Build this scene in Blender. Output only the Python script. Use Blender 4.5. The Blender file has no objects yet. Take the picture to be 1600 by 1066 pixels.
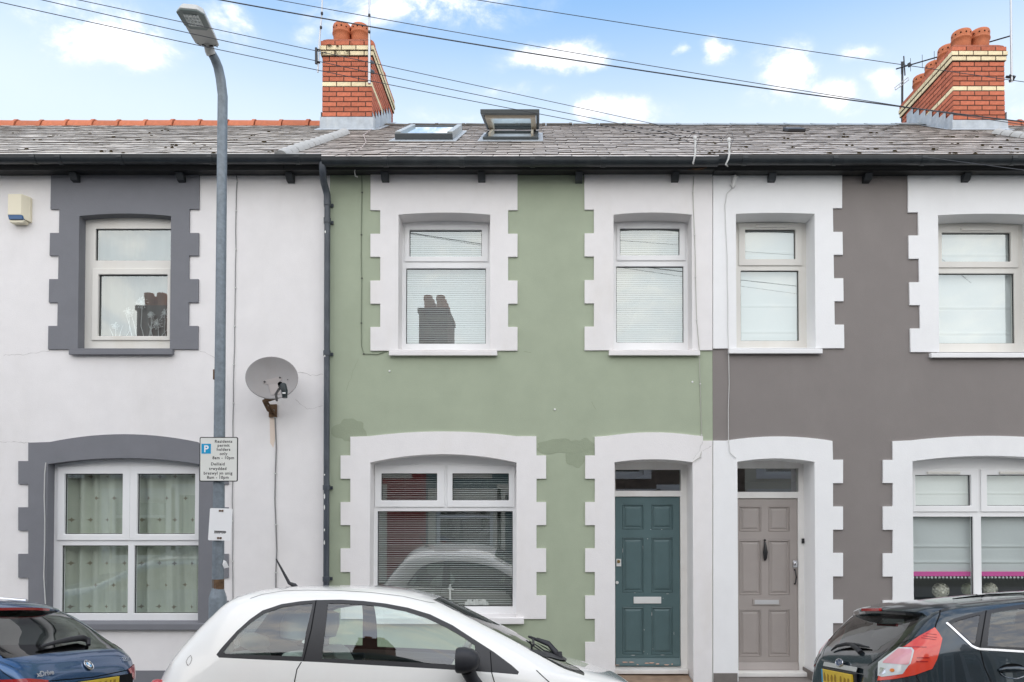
import bpy, bmesh, math, random
import numpy as np
from mathutils import Vector, Matrix, Euler
from mathutils.geometry import tessellate_polygon
from mathutils.bvhtree import BVHTree

R = math.radians
rnd = random.Random(7)
sc = bpy.context.scene
COL = sc.collection

# ------------------------------------------------------------------ camera
F, CX, CY = 1100.0, 843.0, 782.8          # focal length and axis point in photograph pixels
CAM = Vector((0.0, -8.2, 2.03))
PITCH = R(1.0)
cam_d = bpy.data.cameras.new('camera')
cam = bpy.data.objects.new('camera', cam_d)
COL.objects.link(cam)
cam.location = CAM
cam.rotation_euler = (R(90) + PITCH, 0, 0)
cam_d.sensor_width = 36.0
cam_d.lens = 36.0 * F / 1600.0
cam_d.shift_x = (800 - CX) / 1600.0
cam_d.shift_y = (CY - 533) / 1600.0
cam_d.clip_start, cam_d.clip_end = 0.05, 3000
sc.camera = cam

# ------------------------------------------------------------------ sun, sky, exposure
SUN_EL, SUN_AZ = 36, 176                  # broad soft light of a bright hazy sky behind the photographer
sun_d = bpy.data.lights.new('sun', 'SUN')
sun_d.energy = 1.5
sun_d.angle = R(125)
sun_d.color = (1.0, 0.905, 0.775)
sun = bpy.data.objects.new('sun', sun_d)
COL.objects.link(sun)
sdir = Vector((math.sin(R(SUN_AZ)) * math.cos(R(SUN_EL)), math.cos(R(SUN_AZ)) * math.cos(R(SUN_EL)), math.sin(R(SUN_EL))))
sun.rotation_euler = sdir.to_track_quat('Z', 'Y').to_euler()
sun.location = sdir * 40

world = bpy.data.worlds.new('World')
sc.world = world
world.use_nodes = True
wt = world.node_tree
wt.nodes.clear()


class NB:
    """tiny node builder"""
    def __init__(self, tree): self.t = tree
    def n(self, typ, **kw):
        nd = self.t.nodes.new(typ)
        for k, v in kw.items(): setattr(nd, k, v)
        return nd
    def link(self, a, b): self.t.links.new(a, b)
    def put(self, sock, v):
        if hasattr(v, 'is_linked') or isinstance(v, bpy.types.NodeSocket): self.link(v, sock)
        else: sock.default_value = v
    def math(self, op, a, b=0.0, c=None, clamp=False):
        nd = self.n('ShaderNodeMath', operation=op, use_clamp=clamp)
        self.put(nd.inputs[0], a); self.put(nd.inputs[1], b)
        if c is not None: self.put(nd.inputs[2], c)
        return nd.outputs[0]
    def vmath(self, op, a, b=(0, 0, 0)):
        nd = self.n('ShaderNodeVectorMath', operation=op)
        self.put(nd.inputs[0], a); self.put(nd.inputs[1], b)
        return nd
    def ramp(self, v, a, b, lo=0.0, hi=1.0, smooth=True):
        nd = self.n('ShaderNodeMapRange', interpolation_type='SMOOTHSTEP' if smooth else 'LINEAR')
        nd.clamp = True
        self.put(nd.inputs['Value'], v)
        nd.inputs['From Min'].default_value, nd.inputs['From Max'].default_value = a, b
        nd.inputs['To Min'].default_value, nd.inputs['To Max'].default_value = lo, hi
        return nd.outputs[0]
    def mixc(self, f, a, b, mode='MIX'):
        nd = self.n('ShaderNodeMix', data_type='RGBA', blend_type=mode)
        self.put(nd.inputs[0], f); self.put(nd.inputs[6], a); self.put(nd.inputs[7], b)
        return nd.outputs[2]
    def noise(self, vec, scale, detail=4, rough=0.55, dist=0.0):
        nd = self.n('ShaderNodeTexNoise')
        if vec is not None: self.link(vec, nd.inputs['Vector'])
        nd.inputs['Scale'].default_value = scale
        nd.inputs['Detail'].default_value = detail
        nd.inputs['Roughness'].default_value = rough
        nd.inputs['Distortion'].default_value = dist
        return nd.outputs[0]


wb = NB(wt)
sky = wb.n('ShaderNodeTexSky', sky_type='NISHITA')
sky.sun_disc = False
sky.sun_elevation = R(SUN_EL)
sky.sun_rotation = R(SUN_AZ)
sky.air_density, sky.dust_density, sky.ozone_density = 1.0, 0.6, 2.0
bg_sky = wb.n('ShaderNodeBackground')
wb.link(sky.outputs[0], bg_sky.inputs['Color'])
bg_sky.inputs['Strength'].default_value = 0.15
# broken cumulus: a field of puffs over the whole sky, thickest where the clouds of the day stand
tc = wb.n('ShaderNodeTexCoord')
sep = wb.n('ShaderNodeSeparateXYZ')
wb.link(tc.outputs['Generated'], sep.inputs[0])
dx, dy, dz = sep.outputs
front = wb.ramp(dy, 0.05, 0.25)
dys = wb.math('MAXIMUM', dy, 0.05)
u = wb.math('DIVIDE', dx, dys)
v = wb.math('DIVIDE', dz, dys)
cmb = wb.n('ShaderNodeCombineXYZ')
wb.link(u, cmb.inputs[0]); wb.link(v, cmb.inputs[1])
dome = wb.vmath('MULTIPLY', tc.outputs['Generated'], (1.0, 1.0, 1.6)).outputs[0]
nz = wb.noise(dome, 8.0, 10, 0.66, 0.35)
nz_big = wb.noise(dome, 2.6, 5, 0.55)
BLOBS = [(150, 48, 105, 62, 1.5), (208, 78, 66, 40, 1.35), (85, 4, 80, 36, 1.2), (300, 30, 80, 44, .95), (358, 26, 36, 54, 1.1), (640, -10, 190, 48, 1.4), (735, 12, 60, 24, .9), (560, 20, 90, 26, .8),
         (860, 76, 92, 26, 1.2), (928, 86, 44, 20, 1.0), (1128, 78, 28, 28, 1.15), (1068, 80, 14, 14, .9), (1232, 105, 54, 62, 1.45), (1298, 142, 70, 38, 1.3),
         (1345, 72, 50, 20, 1.0), (1395, 120, 40, 32, 1.0), (955, 172, 100, 26, 1.15), (815, 134, 66, 18, .85), (1190, 152, 56, 18, .8),
         (20, 190, 140, 16, .7), (700, 175, 90, 18, .75), (480, 40, 50, 24, .7), (1590, 150, 46, 56, 1.0)]
wn = wb.n('ShaderNodeTexNoise'); wb.link(dome, wn.inputs['Vector'])
wn.inputs['Scale'].default_value = 9.0; wn.inputs['Detail'].default_value = 6; wn.inputs['Roughness'].default_value = 0.6
warp = wb.vmath('MULTIPLY', wb.vmath('SUBTRACT', wn.outputs['Color'], (0.5, 0.5, 0.5)).outputs[0], (0.13, 0.085, 0)).outputs[0]
uvw = wb.vmath('ADD', cmb.outputs[0], warp).outputs[0]
acc = None
for bx_, by_, rx_, ry_, w_ in BLOBS:
    c = ((bx_ - CX) / F, (802 - by_) / F, 0)
    d = wb.vmath('SUBTRACT', uvw, c).outputs[0]
    d = wb.vmath('MULTIPLY', d, (F / rx_, F / ry_, 0)).outputs[0]
    ln = wb.vmath('LENGTH', d).outputs['Value']
    s = wb.ramp(ln, 1.6, 0.0, 0.0, w_)
    acc = s if acc is None else wb.math('MAXIMUM', acc, s)
seen = wb.math('MULTIPLY', acc, front)
other = wb.math('MULTIPLY', wb.ramp(nz_big, 0.30, 0.48), wb.math('SUBTRACT', 1.0, wb.math('MULTIPLY', front, wb.ramp(v, 1.0, 0.75))))
body = wb.math('MAXIMUM', seen, wb.math('MULTIPLY', other, 0.9))
dens = wb.math('MULTIPLY', body, wb.ramp(nz, 0.32, 0.68, 0.05, 1.3, False))
cloud = wb.math('MULTIPLY', wb.ramp(dens, 0.10, 1.0), wb.ramp(dz, 0.02, 0.12))
# thin high veil that whitens the lower sky
veil = wb.math('MULTIPLY', wb.ramp(dz, 0.9, 0.42, 0.55, 0.95), wb.ramp(nz_big, 0.25, 0.75, 0.9, 1.0))
bg_cl = wb.n('ShaderNodeBackground')
shade = wb.mixc(wb.ramp(dens, 0.25, 1.1), (0.60, 0.68, 0.84, 1), (0.98, 0.98, 1.0, 1))
wb.link(shade, bg_cl.inputs['Color'])
bg_cl.inputs['Strength'].default_value = 0.78
bg_veil = wb.n('ShaderNodeBackground')
wb.link(wb.mixc(wb.ramp(dz, 0.44, 0.64), (0.47, 0.545, 0.615, 1), (0.145, 0.31, 0.55, 1)), bg_veil.inputs['Color'])
bg_veil.inputs['Strength'].default_value = 1.0
mv = wb.n('ShaderNodeMixShader'); mc = wb.n('ShaderNodeMixShader')
wb.link(veil, mv.inputs[0]); wb.link(bg_sky.outputs[0], mv.inputs[1]); wb.link(bg_veil.outputs[0], mv.inputs[2])
wb.link(cloud, mc.inputs[0]); wb.link(mv.outputs[0], mc.inputs[1]); wb.link(bg_cl.outputs[0], mc.inputs[2])
wo = wb.n('ShaderNodeOutputWorld')
wb.link(mc.outputs[0], wo.inputs['Surface'])

sc.view_settings.view_transform = 'Standard'
sc.view_settings.look = 'None'
sc.view_settings.gamma = 1.0
sc.view_settings.use_curve_mapping = False
sc.view_settings.exposure = 0.89
sc.render.engine = 'CYCLES'
sc.cycles.max_bounces = 8
sc.cycles.transparent_max_bounces = 12
sc.cycles.caustics_reflective = False
sc.cycles.caustics_refractive = False

# ------------------------------------------------------------------ pixel -> place helpers (used while building only)
SP, CP = math.sin(PITCH), math.cos(PITCH)


def ray(px, py):
    x, y = (px - CX) / F, -(py - CY) / F
    return Vector((x, CP - y * SP, SP + y * CP))


def P(px, py, Y=0.0):
    """the point of the plane y = Y that is seen at photograph pixel (px, py)"""
    d = ray(px, py)
    return CAM + d * ((Y - CAM.y) / d.y)


def pix(p):
    q = p - CAM
    f = q.y * CP + q.z * SP
    up = -q.y * SP + q.z * CP
    return (CX + F * q.x / f, CY - F * up / f)


def on_plane(px, py, co, no):
    d = ray(px, py)
    return CAM + d * ((co - CAM).dot(no) / d.dot(no))


# ------------------------------------------------------------------ objects
def tag(o, label=None, cat=None, group=None, kind=None):
    if label: o['label'] = label
    if cat: o['category'] = cat
    if group: o['group'] = group
    if kind: o['kind'] = kind
    return o


def thing(name, label, cat, loc=(0, 0, 0), group=None):
    o = bpy.data.objects.new(name, None)
    o.empty_display_size = 0.2
    COL.objects.link(o)
    o.location = loc
    return tag(o, label, cat, group)


def world_of(o):
    m = o.matrix_basis.copy()
    return m if o.parent is None else world_of(o.parent) @ o.matrix_parent_inverse @ m


def adopt(o, parent):
    """parent o, keeping o where its own transform puts it in the world"""
    if parent is not None:
        o.parent = parent
        o.matrix_parent_inverse = world_of(parent).inverted()


class MB:
    def __init__(self): self.v, self.f, self.m = [], [], []
    def add(self, vs, fs, mi=0):
        o = len(self.v)
        self.v += [tuple(p) for p in vs]
        self.f += [tuple(i + o for i in f) for f in fs]
        self.m += [mi] * len(fs)
        return self
    def box(self, x0, x1, y0, y1, z0, z1, mi=0, M=None):
        vs = [Vector(p) for p in ((x0, y0, z0), (x1, y0, z0), (x1, y1, z0), (x0, y1, z0), (x0, y0, z1), (x1, y0, z1), (x1, y1, z1), (x0, y1, z1))]
        if M is not None: vs = [M @ p for p in vs]
        return self.add(vs, [(0, 3, 2, 1), (4, 5, 6, 7), (0, 1, 5, 4), (1, 2, 6, 5), (2, 3, 7, 6), (3, 0, 4, 7)], mi)
    def prism(self, outer, holes=(), y0=0.0, y1=0.1, mi=0, M=None):
        """polygon in x, z with holes, front face at y0 and back face at y1"""
        loops = [list(outer)] + [list(h) for h in holes]
        flat = [p for l in loops for p in l]
        tris = tessellate_polygon([[Vector((p[0], p[1], 0)) for p in l] for l in loops])
        n = len(flat)
        vs = [Vector((p[0], y0, p[1])) for p in flat] + [Vector((p[0], y1, p[1])) for p in flat]
        if M is not None: vs = [M @ p for p in vs]
        fs = [tuple(t) for t in tris] + [tuple(i + n for i in reversed(t)) for t in tris]
        k = 0
        for l in loops:
            for i in range(len(l)):
                a, b = k + i, k + (i + 1) % len(l)
                fs.append((a, b, b + n, a + n))
            k += len(l)
        return self.add(vs, fs, mi)
    def tube(self, pts, r, seg=8, mi=0, caps=True):
        pts = [Vector(p) for p in pts]
        rs = r if isinstance(r, (list, tuple)) else [r] * len(pts)
        rings, up = [], None
        for i, p in enumerate(pts):
            t = (pts[min(i + 1, len(pts) - 1)] - pts[max(i - 1, 0)]).normalized()
            if up is None:
                up = Vector((0, 0, 1)) if abs(t.z) < 0.9 else Vector((1, 0, 0))
            a = t.cross(up).normalized()
            b = a.cross(t).normalized()
            up = b
            rings.append([p + (a * math.cos(2 * math.pi * k / seg) + b * math.sin(2 * math.pi * k / seg)) * rs[i] for k in range(seg)])
        vs = [q for rg in rings for q in rg]
        fs = []
        for i in range(len(pts) - 1):
            for k in range(seg):
                k2 = (k + 1) % seg
                fs.append((i * seg + k, i * seg + k2, (i + 1) * seg + k2, (i + 1) * seg + k))
        if caps:
            fs.append(tuple(reversed(range(seg))))
            fs.append(tuple(range((len(pts) - 1) * seg, len(pts) * seg)))
        return self.add(vs, fs, mi)
    def lathe(self, prof, c=(0, 0, 0), seg=20, mi=0, M=None):
        """profile of (radius, z)"""
        c = Vector(c)
        vs, fs = [], []
        for r_, z_ in prof:
            for k in range(seg):
                a = 2 * math.pi * k / seg
                p = Vector((r_ * math.cos(a), r_ * math.sin(a), z_))
                vs.append((M @ p if M is not None else p) + c)
        for i in range(len(prof) - 1):
            for k in range(seg):
                k2 = (k + 1) % seg
                fs.append((i * seg + k, i * seg + k2, (i + 1) * seg + k2, (i + 1) * seg + k))
        return self.add(vs, fs, mi)
    def mesh(self, name, mats=None, smooth=None, fix=True):
        me = bpy.data.meshes.new(name)
        me.from_pydata(self.v, [], self.f)
        if mats is not None:
            for m in (mats if isinstance(mats, (list, tuple)) else [mats]): me.materials.append(m)
            me.polygons.foreach_set('material_index', self.m)
        if fix:
            bm = bmesh.new(); bm.from_mesh(me)
            bmesh.ops.recalc_face_normals(bm, faces=bm.faces)
            bm.to_mesh(me); bm.free()
        if smooth is not None:
            me.polygons.foreach_set('use_smooth', [True] * len(me.polygons))
            if smooth < 180: me.set_sharp_from_angle(angle=R(smooth))
        me.update()
        return me
    def build(self, name, mats, parent=None, smooth=None, bevel=0, fix=True, label=None, kind=None):
        o = bpy.data.objects.new(name, self.mesh(name, mats, smooth, fix))
        COL.objects.link(o)
        adopt(o, parent)
        if bevel:
            b = o.modifiers.new('bevel', 'BEVEL')
            b.width, b.segments, b.limit_method, b.angle_limit = bevel, 2, 'ANGLE', R(35)
        if label: o['label'] = label
        if kind: o['kind'] = kind
        return o


def place(name, me, parent, loc, rot=(0, 0, 0), scale=(1, 1, 1)):
    o = bpy.data.objects.new(name, me)
    COL.objects.link(o)
    o.location, o.rotation_euler, o.scale = loc, rot, scale
    adopt(o, parent)
    return o


def text_mb(s, size, M, thick=0.0, align='CENTER', shear=0.0, offset=0.0, space=1.0):
    """lettering as geometry: an MB whose letters lie in local x, z facing -y, moved by M"""
    cu = bpy.data.curves.new('lettering', 'FONT')
    cu.body, cu.size, cu.align_x, cu.extrude, cu.shear, cu.offset = s, size, align, thick, shear, offset
    cu.space_character = space
    cu.resolution_u = 3
    o = bpy.data.objects.new('lettering', cu)
    COL.objects.link(o)
    dg = bpy.context.evaluated_depsgraph_get()
    me = bpy.data.meshes.new_from_object(o.evaluated_get(dg))
    up = Matrix(((1, 0, 0, 0), (0, 0, -1, 0), (0, 1, 0, 0), (0, 0, 0, 1)))
    T = M @ up
    mb = MB()
    mb.add([T @ q.co for q in me.vertices], [tuple(p.vertices) for p in me.polygons])
    bpy.data.objects.remove(o); bpy.data.curves.remove(cu); bpy.data.meshes.remove(me)
    return mb


# ------------------------------------------------------------------ materials
def lin(c):
    return tuple(((x / 255) / 12.92 if x <= 10 else ((x / 255 + 0.055) / 1.055) ** 2.4) for x in c)


WHITE_SEEN = lin((226, 226, 226))[0]


def A(r, g, b, k=0.80):
    """surface colour (albedo) of a thing that stands in the same even light as the white walls"""
    return tuple(min(0.9, x / WHITE_SEEN * k) for x in lin((r, g, b)))


def mat(name, col, rough=0.6, spec=0.4, metal=0.0, grain=None, dirt=None, bump=None, coat=0.0, per=0.0, island=0.0, flakes=None):
    """grain (scale, amount): fine colour noise; dirt (scale, amount, colour): larger stains; bump (scale, strength); per: tone change per object; island: per loose piece"""
    m = bpy.data.materials.new(name)
    m.use_nodes = True
    t = m.node_tree
    b = NB(t)
    bs = t.nodes['Principled BSDF']
    bs.inputs['Roughness'].default_value = rough
    bs.inputs['Specular IOR Level'].default_value = spec
    bs.inputs['Metallic'].default_value = metal
    bs.inputs['Coat Weight'].default_value = coat
    bs.inputs['Coat Roughness'].default_value = 0.03
    c = (*col, 1)
    co = None
    if grain or dirt or bump or flakes:
        co = b.n('ShaderNodeTexCoord').outputs['Object']
    cs = None
    if dirt:
        sc_, am, dc = dirt
        st = b.vmath('MULTIPLY', co, (1.0, 1.0, 0.35)).outputs[0]
        f = b.math('MULTIPLY', b.ramp(b.noise(st, sc_, 6, 0.65), 0.45, 0.8), am)
        cs = b.mixc(f, c, (*dc, 1))
    if grain:
        g = b.ramp(b.noise(co, grain[0], 5, 0.6), 0.25, 0.75, 1 - grain[1], 1 + grain[1], False)
        cs = b.mixc(1.0, cs if cs is not None else c, g, 'MULTIPLY')
    if per:
        oi = b.n('ShaderNodeObjectInfo')
        g = b.ramp(oi.outputs['Random'], 0, 1, 1 - per, 1 + per, False)
        cs = b.mixc(1.0, cs if cs is not None else c, g, 'MULTIPLY')
    if island:
        gi = b.n('ShaderNodeNewGeometry')
        g = b.ramp(gi.outputs['Random Per Island'], 0, 1, 1 - island, 1 + island, False)
        cs = b.mixc(1.0, cs if cs is not None else c, g, 'MULTIPLY')
    if cs is not None: b.link(cs, bs.inputs['Base Color'])
    else: bs.inputs['Base Color'].default_value = c
    if bump:
        bp = b.n('ShaderNodeBump')
        bp.inputs['Strength'].default_value = bump[1]
        bp.inputs['Distance'].default_value = 0.004
        b.link(b.noise(co, bump[0], 4, 0.6), bp.inputs['Height'])
        b.link(bp.outputs[0], bs.inputs['Normal'])
    return m


def glass(name, tint=(0.86, 0.93, 0.92), base=0.1, gain=1.3, ior=1.52, refl=(1, 1, 1)):
    m = bpy.data.materials.new(name)
    m.use_nodes = True
    t = m.node_tree
    t.nodes.clear()
    b = NB(t)
    tr = b.n('ShaderNodeBsdfTransparent'); tr.inputs[0].default_value = (*tint, 1)
    gl = b.n('ShaderNodeBsdfGlossy'); gl.inputs['Roughness'].default_value = 0.0
    gl.inputs['Color'].default_value = (*refl, 1)
    lw = b.n('ShaderNodeLayerWeight'); lw.inputs['Blend'].default_value = 0.5
    fr = b.math('MULTIPLY_ADD', b.math('POWER', lw.outputs['Facing'], 5.0), 0.96, 0.04)
    f = b.math('MULTIPLY_ADD', fr, gain, base, clamp=True)
    mx = b.n('ShaderNodeMixShader')
    b.link(f, mx.inputs[0]); b.link(tr.outputs[0], mx.inputs[1]); b.link(gl.outputs[0], mx.inputs[2])
    o = b.n('ShaderNodeOutputMaterial')
    b.link(mx.outputs[0], o.inputs['Surface'])
    return m


def lined(m, col):
    """give the inner side of a shell its cabin lining"""
    t = m.node_tree; b = NB(t)
    out = [n for n in t.nodes if n.type == 'OUTPUT_MATERIAL'][0]
    src = out.inputs['Surface'].links[0].from_socket
    df = b.n('ShaderNodeBsdfDiffuse'); df.inputs[0].default_value = (*col, 1)
    mx = b.n('ShaderNodeMixShader')
    b.link(b.n('ShaderNodeNewGeometry').outputs['Backfacing'], mx.inputs[0])
    b.link(src, mx.inputs[1]); b.link(df.outputs[0], mx.inputs[2])
    b.link(mx.outputs[0], out.inputs['Surface'])
    return m


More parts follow.
